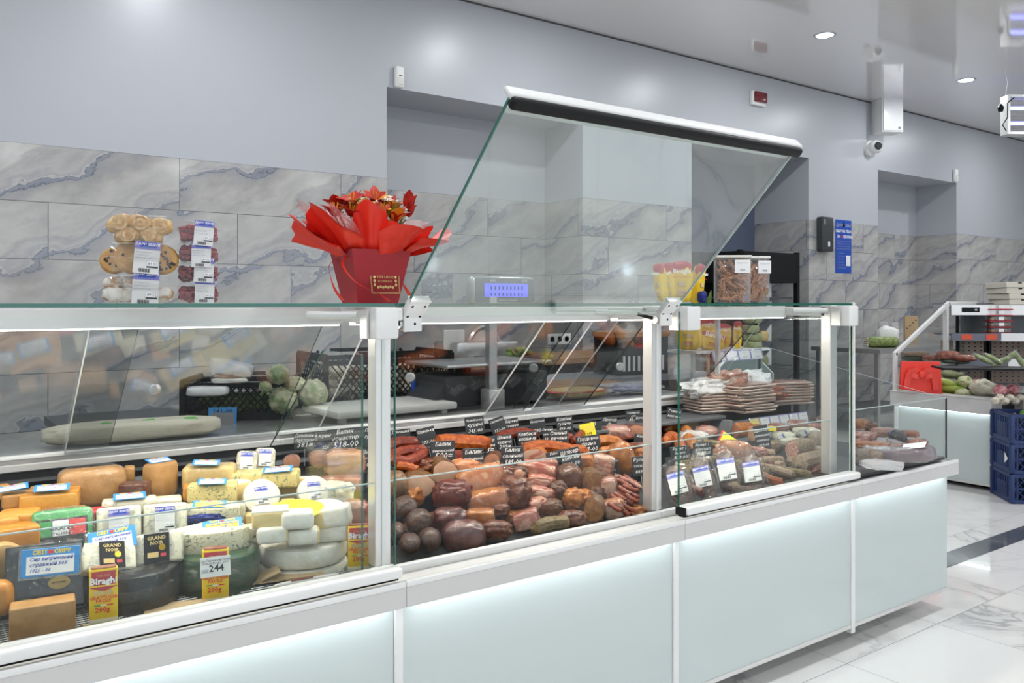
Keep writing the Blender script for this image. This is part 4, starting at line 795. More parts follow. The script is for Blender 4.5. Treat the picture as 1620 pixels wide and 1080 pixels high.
for i in range(44):                        # thin hunter sausages
    u, v = 972 + rr.random() * 44, 757 + rr.random() * 52; l_ = 14 + rr.random() * 12; a_ = R(18 + rr.random() * 22)
    if u > 1002: u -= 18
    S([(u - l_ * math.cos(a_) * .6, v - l_ * math.sin(a_) * .6), (u, v + 1), (u + l_ * math.cos(a_) * .6, v + l_ * math.sin(a_) * .6)], 3.4, 'sausage_thin', 'thin red hunter sausage in the heap beside the right post', dy=.01 - .045 * rr.random(), name='thin_sausage', group='thin hunter sausages by the right post')
S([(972, 752), (990, 758), (1016, 772)], 3.2, 'fat_streak', 'white fatty string of bacon above the thin sausages', dy=-.03)
# ---- chalk price tags
TAGS = ['half hidden by the left post above the red sausages', 'above the leftmost red sausages, second in the row', 'with three lines before the bent red sausage, lower left', 'standing highest above the thick orange sausage', 'tilted most, in the back row right of the highest one', 'right of the tilted one, half behind it, back row', 'right of the orange sausage, behind two lower tags', 'lowest of the front tags left of centre', 'between the low front tags, in the middle row', 'in the middle row with large digits, left of the amber sausage', 'low in the centre above the pink pork', 'in the back row left of the yellow ticket, centre', 'narrow, half covered, left of the amber sausage tag', 'high in the back row just left of the yellow ticket', 'with white border lying on the amber sausage', 'large grey one below the yellow ticket', 'with one word, lying low in front of the bacon side', 'low and slanted, over the orange brown bacon side', 'in the back row right of the yellow ticket', 'in the upper right corner against the ledge', 'half hidden in the upper right corner beside the post', 'cut off by the right post, above the smoked fish', 'cut off by the right post, beside the thin sausages', 'narrow, hidden behind the fatty bacon', 'leftmost of those behind the partition glass', 'second behind the partition glass, overlapped', 'wide, with large digits behind the partition glass', 'narrow one between partition glass and left post', 'low at the left post, over the ham ends']
TAGS_R = ['at the middle post above the big amber arch', 'low left in the salami case, over the arch foot', 'right of the low left one in the salami case', 'tall and slanted in the middle of the salami case', 'sliver at the left glass edge of the salami case']
def chalk(u, v, wpx, hpx, lines, label, tilt=0, k='m', dy=-.03, sz=None, yaw=0):
    s = sc_at(u, v, k); w_, h_ = wpx * s, hpx * s; t = thing('chalk_price_tag', label, 'price tag'); place(t, u, v, k, yaw, -4, tilt, dy=dy)
    b = MB(); b.cbox((0, 0, 0), (w_, .0025, h_), 'slate', .0012); b.build('card', t)
    b = MB(); n = len(lines); 
    for i, q in enumerate(lines):
        big = (i == n - 1) and any(c.isdigit() for c in q); hh = h_ * (.42 if big else .24) ; size = min(hh * (1.3 if big else 1.15), w_ * 1.55 / max(4.5, len(q)))
        z = h_ / 2 - h_ * (.25 + i * (.58 / max(1, n - 1) if n > 1 else .3)) - (size * .12 if big else 0)
        b.text(q, size, 'chalk', T(0, -.0016, z, R(90)), bold=0, shear=.25, align='CENTER')
    b.build('chalk_writing', t)
    b = MB(); b.tube([(0, .003, -h_ * .45), (0, .004, -h_ * .5 - .05)], .0018, 'steel', 6); b.build('spike', t)
for u, v, w_, h_, ls, tl, dy in ((634, 690, 32, 22, ('Домашня', 'ковбаса'), -6, .05), (675, 691, 29, 30, ('Одеська', '277-00'), -12, 0), (701, 713, 38, 31, ('Балик', 'Венгерський', '580='), -3, -.04),
     (751, 673, 31, 29, ('Краківська', 'курячі', '345-00'), -6, .03), (788, 673, 25, 26, ('Сервелат', '332-00'), -20, .03), (810, 674, 23, 25, ('Варена', 'свинна', '344-00'), -10, .04), (769, 705, 33, 27, ('Вирізка', 'телятина', '333='), -2, .0), (749, 726, 33, 33, ('Балик', 'копчений', '319='), -3, -.05),
     (798, 700, 26, 25, ('Шинка', 'куряча', '299='), -6, .0), (834, 695, 31, 26, ('Ковбаса', 'яловича', '347-00'), -5, .0), (811, 722, 35, 30, ('Балик', 'свинний', '585-00'), -3, -.05), (851, 674, 25, 26, ('Бродський', '480='), -8, .04), (867, 687, 18, 25, ('Печеня', 'свинна', '330='), -5, .01),
     (893, 671, 27, 25, ('Ковбик', 'гусячи', '493-00'), -6, .05), (884, 694, 31, 27, ('Свинна', 'печеня', '350 -'), -5, -.01), (931, 703, 37, 28, ('Грудинка', 'пряна', '387-00'), -8, -.03), (881, 723, 32, 20, ('Паштет',), -14, -.03), (903, 725, 32, 31, ('Шпікер', 'копчен', '350-00'), -16, -.05),
     (964, 671, 24, 22, ('Дрогоб', 'ів', '375-00'), 4, .05), (1002, 659, 25, 20, ('Торіньск', 'с/в', '414 -'), -5, .07), (1014, 667, 20, 19, ('Бочок', '202,-'), -5, .05), (1013, 697, 20, 21, ('Язик', '480+'), 6, -.02), (1013, 737, 24, 30, ('Рулет', 'свіжий', '889-0'), -6, -.05), (972, 736, 14, 24, ('Мясо', '00'), -4, .01),
     (482, 697, 34, 26, ('Домашн.', 'пастром', '381='), 0, .04), (514, 699, 22, 30, ('Крем', '226'), -4, .03), (546, 694, 54, 34, ('Балик', 'монастир.', '518-00'), -4, .02), (586, 691, 22, 34, ('Паріз', 'гусяч', '38'), 0, .0), (583, 726, 28, 32, ('Шинка', 'копчен', '40'), 3, -.02)):
    chalk(u, v, w_, h_, ls, 'black chalk tag ' + TAGS.pop(0), tl, dy=dy)
chalk(937, 679, 30, 26, ('90',), 'black chalk tag mostly hidden behind the yellow ticket', 2, dy=.03)
s = sc_at(930, 681, 'm'); t = thing('yellow_price_ticket', 'bright yellow printed price ticket reading 195', 'price tag'); place(t, 930, 681, 'm', 0, -4, 10 - 22, dy=.02)
b = MB(); b.cbox((0, 0, 0), (24 * s, .001, 23 * s), 'yellow_card'); b.build('card', t); b = MB(); line(b, '195', .013, .004, -.016, 'ink_black', -.001, align='CENTER', bold=.0003)
for k in range(3): line(b, 'Сало солоне домашнє', .0042, 0, .013 - k * .007, 'ink_grey', -.001, align='CENTER')
b.build('printing', t)
# hams seen through the partition glass
log_meat(462, 733, 26, 24, .06, 'fat_streak', 'cut_pink', 'pale pink sausage end seen through the partition, left', seed=31); log_meat(506, 727, 36, 26, .06, 'raw_pink', 'cut_pink', 'pink ham end in film behind the partition', seed=32, wrap='wrap')
slab(545, 731, 62, 40, .07, 'pale_meat', 'cut_ham', 'large pink ham block in clear film behind the partition', wrap='wrap'); slab(540, 765, 66, 26, .06, 'raw_pink', 'pale_meat', 'red ham slab below the large ham block'); chunk(530, 785, 56, 44, .06, 'cream_cheese', 'white sausage pack with lilac sticker behind the partition', wrap='wrap'); chunk(560, 812, 44, 40, .06, 'raw_pink', 'brownish ham piece low behind the partition', seed=36)
# ---------------------------------------------------------------- salami case, right
def pack(u, v, wpx, hpx, label, tilt=0, k='r', m='salami_dark', stkr=True, dy=0, pitch=-40, sy=0, ssc=1.0):
    s = sc_at(u, v, k); b = MB(); b.blob((wpx * s, .045, hpx * s), m, 4, .07, 2, .8, u * .1); o = b.build('salami_pack'); place(o, u, v, k, 0, pitch, -tilt, dy=dy); tag(o, label, 'salami')
    shrink(o, (wpx * s * 1.35, .05, hpx * s * 1.25), 'wrap', u, amp=.16, pw=.7)
    if stkr: stick(o, 'deli', 0, sy, -.0285, ssc * (wpx * s * .80) / .052, 2)
    return o
pack(1075, 770, 34, 76, 'dark salami pack with lilac sticker, leftmost of four', 20, dy=-.02); pack(1114, 760, 32, 84, 'dark salami pack with lilac sticker, second of four', 18, dy=-.02); pack(1152, 748, 34, 76, 'dark salami pack with lilac sticker, third of four', 14); pack(1192, 752, 32, 72, 'dark salami pack with lilac sticker, rightmost of four', 14, dy=-.01)
for i, (pp, m, lab) in enumerate((([(1056, 745), (1085, 744), (1108, 742)], 'salami_olive', 'olive salami lying behind the leftmost pack'), ([(1056, 757), (1085, 757), (1100, 760)], 'salami_olive', 'olive salami, low on the left'), ([(1070, 733), (1100, 730), (1132, 727)], 'salami_olive', 'olive salami under the two chalk tags'), ([(1096, 722), (1120, 722), (1150, 728)], 'salami_olive', 'olive salami end with white label'), ([(1085, 768), (1100, 775), (1112, 780)], 'sausage_red', 'short red salami at the front left'),
       ([(1130, 745), (1152, 760), (1170, 775)], 'salami_olive', 'olive salami between the dark packs'), ([(1175, 720), (1205, 716), (1226, 718)], 'salami_white', 'white dusted salami, upper of two in the centre'), ([(1190, 733), (1215, 728), (1240, 728)], 'salami_white', 'white dusted salami, lower of two in the centre'), ([(1195, 738), (1225, 742), (1256, 752)], 'salami_white', 'long pale netted salami running to the right'), ([(1200, 750), (1220, 760), (1238, 764)], 'sausage_orange', 'orange wrinkled sausage at the front right'), ([(1240, 745), (1262, 748), (1284, 752)], 'salami_olive', 'pale brown salami end in film, front right'),
       ([(1110, 700), (1130, 703), (1160, 708)], 'salami_olive', 'brownish salami in film above the olive ones'), ([(1150, 770), (1170, 775), (1190, 776)], 'salami_dark', 'dark salami at the front floor'))):
    S(pp, 7 if m != 'sausage_orange' else 8, m, lab, k='r', dy=.035 if i in (0, 1, 2, 3, 5, 12) else .01, cat='salami', name='salami')
log_meat(1253, 714, 26, 38, .13, 'salami_white', 'salami_cut', 'thick white netted salami with mottled cut face', yaw=-38, k='r', seed=12, name='salami', cat='salami')
S([(1262, 735), (1290, 728), (1316, 726)], 15, 'salami_white', 'large pale salami in clear film by the rear post', k='r', cat='salami', name='salami', dy=.03)
# big orange smoked sausage ring and neighbours
S([(1052, 680), (1068, 672), (1086, 684), (1094, 708)], 11, 'golden_meat', 'large arched amber smoked sausage beside the middle post', k='r', name='smoked_sausage', dy=.02); S([(1052, 700), (1062, 690), (1074, 700), (1078, 714)], 9, 'sausage_orange', 'inner amber smoked sausage nested in the big arch', k='r', name='smoked_sausage')
log_meat(1117, 664, 16, 22, .06, 'golden_meat', 'cut_pink', 'amber ham piece with pink cut in crumpled film', yaw=-20, k='r', seed=3, wrap='wrap', dy=.02); chunk(1118, 684, 34, 20, .06, 'raw_pink', 'pink sliced ham pack in film', k='r', wrap='wrap_fine', face_m='fat_streak'); log_meat(1163, 681, 16, 24, .10, 'golden_meat', 'cut_pink', 'golden smoked roll with pink cut face, left of two', yaw=-45, k='r', seed=4); log_meat(1190, 685, 22, 26, .08, 'golden_meat', 'cut_ham', 'golden smoked roll, right of two', yaw=-30, k='r', seed=6)
b = MB(); s = sc_at(1155, 689, 'r'); b.prism([(-14 * s, -7 * s), (12 * s, -5 * s), (-8 * s, 8 * s)], .002, 'yellow_card'); b.prism([(-16 * s, -7 * s), (-13 * s, -7 * s), (-7 * s, 9 * s), (-10 * s, 9 * s)], .003, 'ink_red'); make('yellow_label_flap', b, 1153, 690, 'r', 'folded yellow and red paper label on the golden roll', 'label', dy=-.05, pitch=-20)
chunk(1098, 690, 40, 16, .05, 'wrap_milky', 'bundle of clear crumpled film by the big arch', k='r', name='film_bundle', cat='film', amp=.3); chunk(1160, 716, 52, 36, .05, 'pale_meat', 'pink pieces in a knotted clear bag, centre', k='r', wrap='wrap_fine', amp=.25); chunk(1200, 716, 26, 18, .05, 'raw_pink', 'small pink meat bag behind the white salamis', k='r', wrap='wrap_fine')
for u, v, w_, h_, m, stk_, lab in ((1228, 676, 34, 14, 'raw_pink', 0, 'red speckled sausage pack with yellow mark'), (1258, 672, 34, 16, 'raw_pink', 0, 'pale pink frankfurters pack by the price strip'), (1240, 690, 34, 14, 'paper_white', 1, 'white paper wrapped sausage with blue sticker, left'), (1275, 684, 40, 16, 'cream_cheese', 1, 'cream sausage pack with blue sticker, right'), (1258, 700, 44, 14, 'paper_white', 1, 'flat white pack with blue sticker in the centre right'), (1294, 696, 28, 26, 'salami_white', 0, 'pale sausages in crumpled film beside the rear post'), (1296, 676, 34, 12, 'sausage_orange', 0, 'orange smoked strip behind the film packs'), (1302, 666, 24, 14, 'brown_meat', 0, 'dark brown smoked piece under the price strip'), (1288, 712, 40, 14, 'salami_white', 0, 'clear bag of white sausages, low right')):
    o = chunk(u, v, w_, h_, .05, m, lab, k='r', wrap='wrap_fine', name='sausage_pack', cat='sausage', amp=.1)
    if stk_: stick(o, 'deli', -.01, .0, -.034, .45, 60)
b = MB(); b.cbox((0, 0, 0), (.03, .001, .02), 'yellow_card'); make('yellow_label_flap', b, 1222, 678, 'r', 'small yellow label on the red speckled pack', 'label', dy=-.05)
for u, v, w_, h_, ls, tl, lab in ((1066, 659, 22, 26, ('Гомілк', 'копчен', '85='), 8, 'leftmost'), (1076, 717, 30, 22, ('Рулет 1', 'індич', '879,00'), -8, 'low'), (1112, 711, 29, 22, ('Рулет 1', 'сир/вял', '849='), -8, ''), (1206, 692, 22, 38, ('Дрогоб', 'домашня', 'ковбаса', '859,00'), -12, ''), (1059, 737, 12, 26, ('л', '0'), -4, '')):
    chalk(u, v, w_, h_, ls, 'black chalk tag ' + TAGS_R.pop(0), tl, k='r', dy=-.06)
# raised shelf with trays, ticket strips
ps, s_ = at(1180, 655, y=2.20); shz = ps.z
t = thing('shelf_riser', 'grey raised shelf carrying the stack of meat trays', 'shelf', (2.29, 2.28, 0))
b = MB(); b.box(-.30, .40, -.06, .12, shz - .012, shz, 'darkgrey', .002); b.build('board', t)
for x in (-.29, .39):
    b = MB(); b.box(x - .01, x + .01, -.09, .09, .585, shz - .0155, 'midgrey'); b.build('support', t)
b = MB(); b.box(-.28, .38, .06, .07, .70, shz - .016, 'cardboard'); b.build('back_board', t)
def strip(u0, u1, v, hpx, y, n, label, first=None, pitch=-18):
    p0, s = at(u0, v, y=y); p1, _ = at(u1, v, y=y); w_ = p1.x - p0.x; h_ = hpx * s; t = thing('price_strip', label, 'price strip', (p0 + p1) / 2); t.rotation_euler = (R(pitch), 0, 0)
    b = MB(); b.cbox((0, 0, 0), (w_, .003, h_), 'deli_lilac'); b.build('holder', t)
    for i in range(n):
        b = MB(); x = -w_ / 2 + w_ * (i + .5) / n; b.cbox((x, -.0025, 0), (w_ / n * .86, .001, h_ * .86), first if (first and i == 0) else 'whitegloss'); line(b, 'Чіпси', h_ * .2, x, h_ * .18, 'ink_grey', -.004, align='CENTER'); line(b, '%d.90' % (52 + i * 17), h_ * .26, x, -h_ * .3, 'ink_black', -.004, align='CENTER'); b.build('ticket', t)
    b = MB(); b.cbox((0, -.0055, 0), (w_ * 1.01, .0012, h_ * 1.05), 'plastic'); b.build('clear_cover', t)
strip(1186, 1278, 666, 20, 2.165, 6, 'long clear price strip with one yellow ticket, under the trays', 'yellow_card')
mat('tray_foam', (.50, .38, .32), .5)
def tray(u, v, y, z, w_, d, m, label, yaw=0, h=.012, roll=0, group='flat foam trays of sliced meat in the stack'):
    p, s = at(u, v, y=y); b = MB(); b.cbox((0, 0, 0), (w_, d, .006), 'tray_foam', .003, 2)
    for sx in (-1, 1): b.cbox((sx * w_ / 2, 0, .004), (.012, d, .004), 'tray_foam', .002); b.cbox((0, sx * d / 2, .004), (w_, .012, .004), 'tray_foam', .002)
    o = b.build('meat_tray', None, (p.x, y, z), (0, R(roll), R(yaw))); tag(o, label, 'meat tray', group)
    b = MB(); b.blob((w_ * .9, d * .86, .009), m, 3, .3, 4, .5, z * 90); b.build('meat_slices', o, (0, 0, .006)); b = MB(); b.blob((w_ * 1.02, d * 1.02, .014), 'wrap', 3, .08, 4, .4, z * 70); b.build('film', o, (0, 0, .006)); return o
rr = random.Random(5)
for i in range(9): tray(1172 + rr.uniform(-4, 4), 655, 2.27, shz + .008 + i * .0125, .20, .19, 'raw_pink', 'foam meat tray in the front stack on the raised shelf', -2 + rr.uniform(-7, 7), roll=rr.uniform(-1.5, 1.5))
for i in range(8): tray(1240 + rr.uniform(-3, 3), 655, 2.32, shz + .008 + i * .0125, .20, .13, 'raw_pink', 'foam meat tray in the right stack behind the front one', -20 + rr.uniform(-8, 8), group='foam trays of the right stack')
for i in range(7): tray(1122, 655, 2.33, shz + .008 + i * .0125, .16, .13, 'dark_meat', 'dark foam meat tray in the left stack on the shelf', -10 + rr.uniform(-4, 4), group='dark trays of the left stack')
for u, v, w_, h_, m, lab in ((1120, 612, 70, 24, 'film_white', 'puffed clear film pack on the left tray stack'), (1150, 602, 60, 26, 'fat_streak', 'crumpled film pack with pale meat, top centre'), (1190, 608, 52, 36, 'film_white', 'tall peaked white film pack on the trays'), (1220, 618, 60, 20, 'raw_pink', 'red sliced meat pack lying right on the trays'), (1245, 612, 46, 14, 'raw_pink', 'sliced meat pack with a white sticker, topmost right'), (1250, 628, 50, 10, 'sausage_orange', 'flat red smoked meat pack at the right'), (1160, 624, 80, 18, 'fat_streak', 'white greaseproof wrapped slices on the front stack')):
    p, s = at(u, v, y=2.32); b = MB(); b.blob((w_ * s * 1.25, .11, h_ * s * 1.2), m, 4, .34, 3.2, .7, u * .07); o = b.build('meat_pack', None, (p.x, 2.32, p.z)); tag(o, lab, 'meat pack')
    if m != 'film_white': shrink(o, (w_ * s * 1.08, .11, h_ * s * 1.15), 'wrap_fine', u, amp=.25, pw=.7)
    if 'sticker' in lab: stick(o, 'deli', .0, .012, -.04, .6, 70, pitch=-40)
# low end case
for i in range(12):
    u = 1360 + i * 8.4 + (i * 37 % 7); v = 702 + (i * 29 % 22) - (u - 1360) * .05
    chunk(u, v, 30, 15, .06, ('raw_pink', 'salami_white', 'grey_pack', 'sausage_orange', 'fat_streak')[i % 5], 'film wrapped meat piece half buried in the end case', yaw=i * 31 % 60 - 30, roll=i * 17 % 40 - 20, dy=.045, k='e', wrap='wrap', name='meat_pack', cat='meat pack', group='half buried film packs in the end case')
for u, v, w_, h_, m, wr, lab in ((1362, 671, 24, 16, 'golden_meat', 'wrap', 'amber smoked piece in film, back left of the end case'), (1380, 678, 18, 18, 'brown_meat', None, 'dark brown smoked piece beside the amber one'), (1368, 690, 34, 14, 'raw_pink', 'wrap_fine', 'film pack of pink meat near the left post of the end case'), (1400, 684, 40, 14, 'fat_streak', 'wrap_fine', 'large clear bag spread over the end case'), (1420, 692, 24, 22, 'blackgloss', 'wrap', 'black wrapped sausage with blue tie'), (1378, 703, 48, 9, 'golden_meat', 'wrap', 'yellow sausages in a flat clear pack'), (1372, 724, 40, 26, 'salami_white', 'wrap_fine', 'grey sausages in crumpled clear bag, front left of the end case'), (1440, 686, 24, 10, 'sausage_orange', 'wrap', 'orange smoked strip in film, right of the end case'), (1452, 701, 24, 10, 'sausage_orange', 'wrap', 'orange sausage end in a clear bag, far right'), (1400, 716, 40, 18, 'wrap_milky', None, 'crumpled clear bag end in the middle of the end case'), (1395, 735, 60, 14, 'wrap_milky', None, 'flat clear film tail hanging to the front edge'), (1448, 712, 34, 14, 'wrap_milky', None, 'empty clear bag corner at the right glass')):
    o = chunk(u, v, w_, h_, .07, m, lab, k='e', wrap=wr, name='meat_pack', cat='meat pack', amp=.2)
    if 'blue tie' in lab: b = MB(); b.lathe([(.006, -.003), (.012, 0), (.006, .003)], 'blue_card', 10, T(-.03, -.01, .02, 0, R(60))); b.build('tie', o)
o = chunk(1425, 719, 92, 22, .10, 'grey_pack', 'large grey brown vacuum pack with white label, front of the end case', k='e', roll=-8, name='vacuum_pack', cat='meat pack', amp=.08, pw=.5, wrap='wrap'); b = MB(); b.cbox((0, 0, 0), (.08, .055, .001), 'whitegloss'); b.build('white_label', o, (.05, -.012, .032), (R(12), R(-4), R(-10)))
# ---------------------------------------------------------------- on the glass top
GT = 1.2192
mat('croissant', (.50, .26, .06), .4, c2=(.68, .46, .18), scale=60, lo=.42, hi=.62, coat=.3, bump=.4, bscale=90); mat('croissant_in', (.62, .44, .2), .5, c2=(.42, .2, .06), scale=80)
mat('cookie', (.58, .34, .11), .6, c2=(.46, .24, .07), scale=50, bump=.3, bscale=120); mat('choc', (.03, .013, .008), .4); mat('sugar', (.74, .70, .64), .8, c2=(.42, .24, .11), scale=45, lo=.5, hi=.62, bump=.6, bscale=80); mat('berry', (.20, .015, .035), .35, c2=(.36, .05, .06), scale=80, bump=.8, bscale=140)
def clamshell(u, v0, v1, wpx, y, label, d=.12, yaw=0):
    """clear hinged box between two heights of the photograph, standing where it stands"""
    a, s = at(u, v0, y=y); b_, _ = at(u, v1, y=y); z0, z1 = b_.z, a.z; h_ = z1 - z0; w_ = wpx * s
    t = thing('clear_food_box', label, 'food box', (a.x, y, z0), face(u) + R(yaw))
    b = MB(); n = 4; w0, w1, zt = w_ * .44, w_ * .5, h_ * .52
    for (za, zb, wa, wb) in ((0, zt, w0, w1),):
        vs = [Vector((sx * wa, sy * d * .44, .001)) for sx, sy in ((-1, -1), (1, -1), (1, 1), (-1, 1))] + [Vector((sx * wb, sy * d * .5, zb)) for sx, sy in ((-1, -1), (1, -1), (1, 1), (-1, 1))]
        b.add((vs, [[0, 1, 2, 3], [0, 4, 5, 1], [1, 5, 6, 2], [2, 6, 7, 3], [3, 7, 4, 0]]), 'plastic')
    b.cbox((0, -d * .5, zt), (w_ * 1.1, .008, .0015), 'plastic'); b.build('tray', t)
    b = MB(); vs = [Vector((sx * w1, sy * d * .5, zt + .002)) for sx, sy in ((-1, -1), (1, -1), (1, 1), (-1, 1))] + [Vector((sx * w0, sy * d * .43, h_ - .002)) for sx, sy in ((-1, -1), (1, -1), (1, 1), (-1, 1))]
    b.add((vs, [[4, 5, 6, 7], [0, 1, 5, 4], [1, 2, 6, 5], [2, 3, 7, 6], [3, 0, 4, 7]]), 'plastic'); b.cbox((0, -d * .43, h_ - .002), (w_ * .9, .004, .003), 'plastic'); b.build('lid', t)
    return t, w_, h_, s
def inbox(t, dx, dy, dz): M = Matrix.Translation(t.location) @ Euler(t.rotation_euler).to_matrix().to_4x4(); return M @ Vector((dx, dy, dz))
Y1 = 1.86
t, w_, h_, s = clamshell(222, 343, 385, 84, Y1, 'clear plastic box of rolled pastries, top of the left stack')
for i, (x, z) in enumerate(((-.045, .047), (.0, .048), (.044, .042), (-.028, .018), (.022, .018))):
    b = MB(); b.blob((.052, .05, .036), 'croissant', 3, .10, 2, .9, i)
    for k in range(3): b.lathe([(.0145 - k * .005, 0), (.0128 - k * .005, -.003)], 'croissant' if k % 2 else 'croissant_in', 16, T(0, -.0235 - k * .0015, 0, R(90)))
    p = inbox(t, x * w_ / .13, -.022, z * h_ / .068); o = b.build('rolled_pastry', None, p, (0, R((i * 37) % 50 - 25), t.rotation_euler.z)); tag(o, 'golden rolled pastry with spiral end inside the top left box', 'pastry', 'rolled pastries in the top box')
t, w_, h_, s = clamshell(222, 386, 434, 90, Y1, 'clear plastic box of cookies with deli sticker, middle of the left stack')
for i, (x, yy, z, r_, m, n, lab) in enumerate(((-.048, .0, .022, .028, 'cookie', 9, 'chocolate chip cookie at the left of the cookie box'), (-.012, -.02, .026, .037, 'cookie', 3, 'large plain cookie in the middle of the cookie box'), (.042, -.01, .026, .032, 'cookie', 38, 'thickly dotted chocolate chip cookie at the right of the box'))):
    b = MB(); b.lathe([(.0001, -.006), (r_ * .9, -.006), (r_, 0), (r_ * .85, .006), (r_ * .4, .008), (.0001, .0085)], m, 28, T(0, 0, 0, R(90)))
    rr = random.Random(i)
    for k in range(n): a_ = rr.random() * 6.28; q = r_ * .8 * math.sqrt(rr.random()); b.blob((.007, .004, .007), 'choc', 1, .1, M=T(q * math.cos(a_), -.0075, q * math.sin(a_)))
    p = inbox(t, x, yy, max(z, r_ * .9) + .002); o = b.build('cookie', None, p, (R(-12), R(i * 9 - 6), t.rotation_euler.z)); tag(o, lab, 'cookie')
stick(t, 'deli', .012, h_ * .52, -.056, .92, 5, pitch=-10)
t, w_, h_, s = clamshell(220, 435, 479, 92, Y1, 'clear plastic box of sugared pastries with deli sticker, bottom left')
for i in range(6):
    b = MB(); b.blob((.044, .04, .03), 'sugar', 3, .25, 2.5, .8, i + 5); p = inbox(t, -.045 + .03 * (i % 4) * 1.0, -.015 + (i // 4) * .012, .017 + (i // 4) * .022); o = b.build('sugared_pastry', None, p, (0, 0, i)); tag(o, 'brown pastry dusted with icing sugar in the bottom left box', 'pastry', 'sugared pastries in the bottom box')
stick(t, 'deli', .012, h_ * .52, -.058, .95, 3, pitch=-4)
for i, (v0, v1, vs_, us_) in enumerate(((352, 384, 372, 322), (384, 415, 405, 318), (415, 446, 428, 322), (446, 479, 460, 323))):
    t, w_, h_, s = clamshell(314, v0, v1, 62, Y1, 'small clear box of dark red candied berries, %s of the right stack' % ('topmost', 'second from the top', 'third from the top', 'lowest')[i], d=.1)
    b = MB()
    for k in range(110): b.blob((.017, .014, .013), 'berry', 1, .25, 2, .8, k, T(random.Random(k + i * 50).uniform(-.4, .4) * w_, random.Random(k * 7 + i).uniform(-.4, .35) * .1, .004 + random.Random(k * 3).random() * h_ * .62))
    o = b.build('candied_berries', None, t.location + Vector((0, 0, .001)), (0, 0, t.rotation_euler.z)); tag(o, 'dark red candied berries filling the %s small box' % ('topmost', 'second', 'third', 'lowest')[i], 'berries'); o['kind'] = 'stuff'
    q, _ = at(us_, vs_, y=Y1); stick(t, 'deli', (us_ - 314) * s, q.z - t.location.z, -.054, .74, (5, 1, 3, 2)[i], pitch=-6)
# ---- bouquet in a red box
p, s = at(587, 478, y=1.88); t = thing('flower_bouquet', 'bouquet of red alstroemeria in red paper, standing in a red box', 'bouquet', (p.x, 1.885, GT), face(587) + R(22))
mat('box_red', (.36, .008, .016), .45); mat('paper_red', (.80, .035, .018), .42); mat('ribbon_red', (.78, .04, .02), .35, coat=.3); mat('petal_red', (.42, .012, .008), .5, c2=(.55, .03, .01), scale=60); mat('petal_gold', (.75, .34, .02), .5); mat('petal_yellow', (.75, .55, .22), .5); mat('petal_white', (.80, .80, .74), .6); mat('leaf', (.10, .20, .03), .5, c2=(.2, .3, .06), scale=40)
hb = .128; a0, a1 = .052, .076
b = MB(); vs = [Vector((sx * a0, sy * a0, 0)) for sx, sy in ((-1, -1), (1, -1), (1, 1), (-1, 1))] + [Vector((sx * a1, sy * a1, hb)) for sx, sy in ((-1, -1), (1, -1), (1, 1), (-1, 1))]
b.add((vs, [[3, 2, 1, 0], [0, 1, 5, 4], [1, 2, 6, 5], [2, 3, 7, 6], [3, 0, 4, 7], [4, 5, 6, 7]]), 'box_red'); b.build('flower_box', t, smooth=0)
b = MB(); g_ = 'gold'
for w2, h2, th in ((.052, .040, .0007), (.049, .037, .0004)):
    for sx in (-1, 1): b.cbox((sx * w2 / 2, 0, 0), (th, .0005, h2), g_); b.cbox((0, 0, sx * h2 / 2), (w2, .0005, th), g_)
line(b, 'VINTAGE', .0078, 0, .001, g_, -.0004, align='CENTER'); line(b, 'FLOWER BOX', .0042, 0, -.0045, g_, -.0004, align='CENTER')
for sz in (-1, 1):
    for k in range(7): b.lathe([(.0016, 0), (.0021, -.0003)], g_, 10, T(-.0135 + k * .0045, -.0002, sz * .0115 + .0008 * (k % 2), R(90)))
    for k in range(4): b.lathe([(.0018, 0), (.0023, -.0003)], g_, 10, T(sz * .0195, -.0002, -.008 + k * .0055, R(90)))
b.build('gold_print', t, (.012, -.0655, .058), (R(-10.5), 0, 0)).scale = (1.4, 1, 1.75)
def ribbon(pts, w_, nm_='ribbon'):
    b = MB(); P_ = [Vector(q) for q in pts]; vs, fs = [], []; n = 24; up = Vector((0, 0, 1))
    for i in range(n + 1):
        f = i / n * (len(P_) - 1); j = min(int(f), len(P_) - 2); f -= j; p0, p1, p2, p3 = P_[max(j - 1, 0)], P_[j], P_[j + 1], P_[min(j + 2, len(P_) - 1)]
        q = .5 * ((2 * p1) + (-p0 + p2) * f + (2 * p0 - 5 * p1 + 4 * p2 - p3) * f * f + (-p0 + 3 * p1 - 3 * p2 + p3) * f ** 3); tw = Vector((math.cos(i * .15), .25, math.sin(i * .15) * .5)) * w_ / 2
        vs += [q - tw, q + tw, q - tw + Vector((0, .0008, 0)), q + tw + Vector((0, .0008, 0))]
        if i: o_ = (i - 1) * 4; fs += [[o_, o_ + 1, o_ + 5, o_ + 4], [o_ + 2, o_ + 6, o_ + 7, o_ + 3], [o_, o_ + 4, o_ + 6, o_ + 2], [o_ + 1, o_ + 3, o_ + 7, o_ + 5]]
    b.add((vs, fs), 'ribbon_red'); return b.build(nm_, t)
ribbon([(-.073, .03, .108), (-.088, .045, .09), (-.080, .035, .04), (-.062, .02, .006)], .008); ribbon([(-.073, -.03, .112), (-.088, -.05, .09), (-.07, -.085, .05), (-.01, -.085, .022), (.02, -.075, .004)], .009)
ribbon([(.070, .02, .105), (.10, .04, .06), (.135, .06, .02)], .010); ribbon([(.058, .0, .03), (.068, -.01, .01), (.10, .0, .004)], .006)
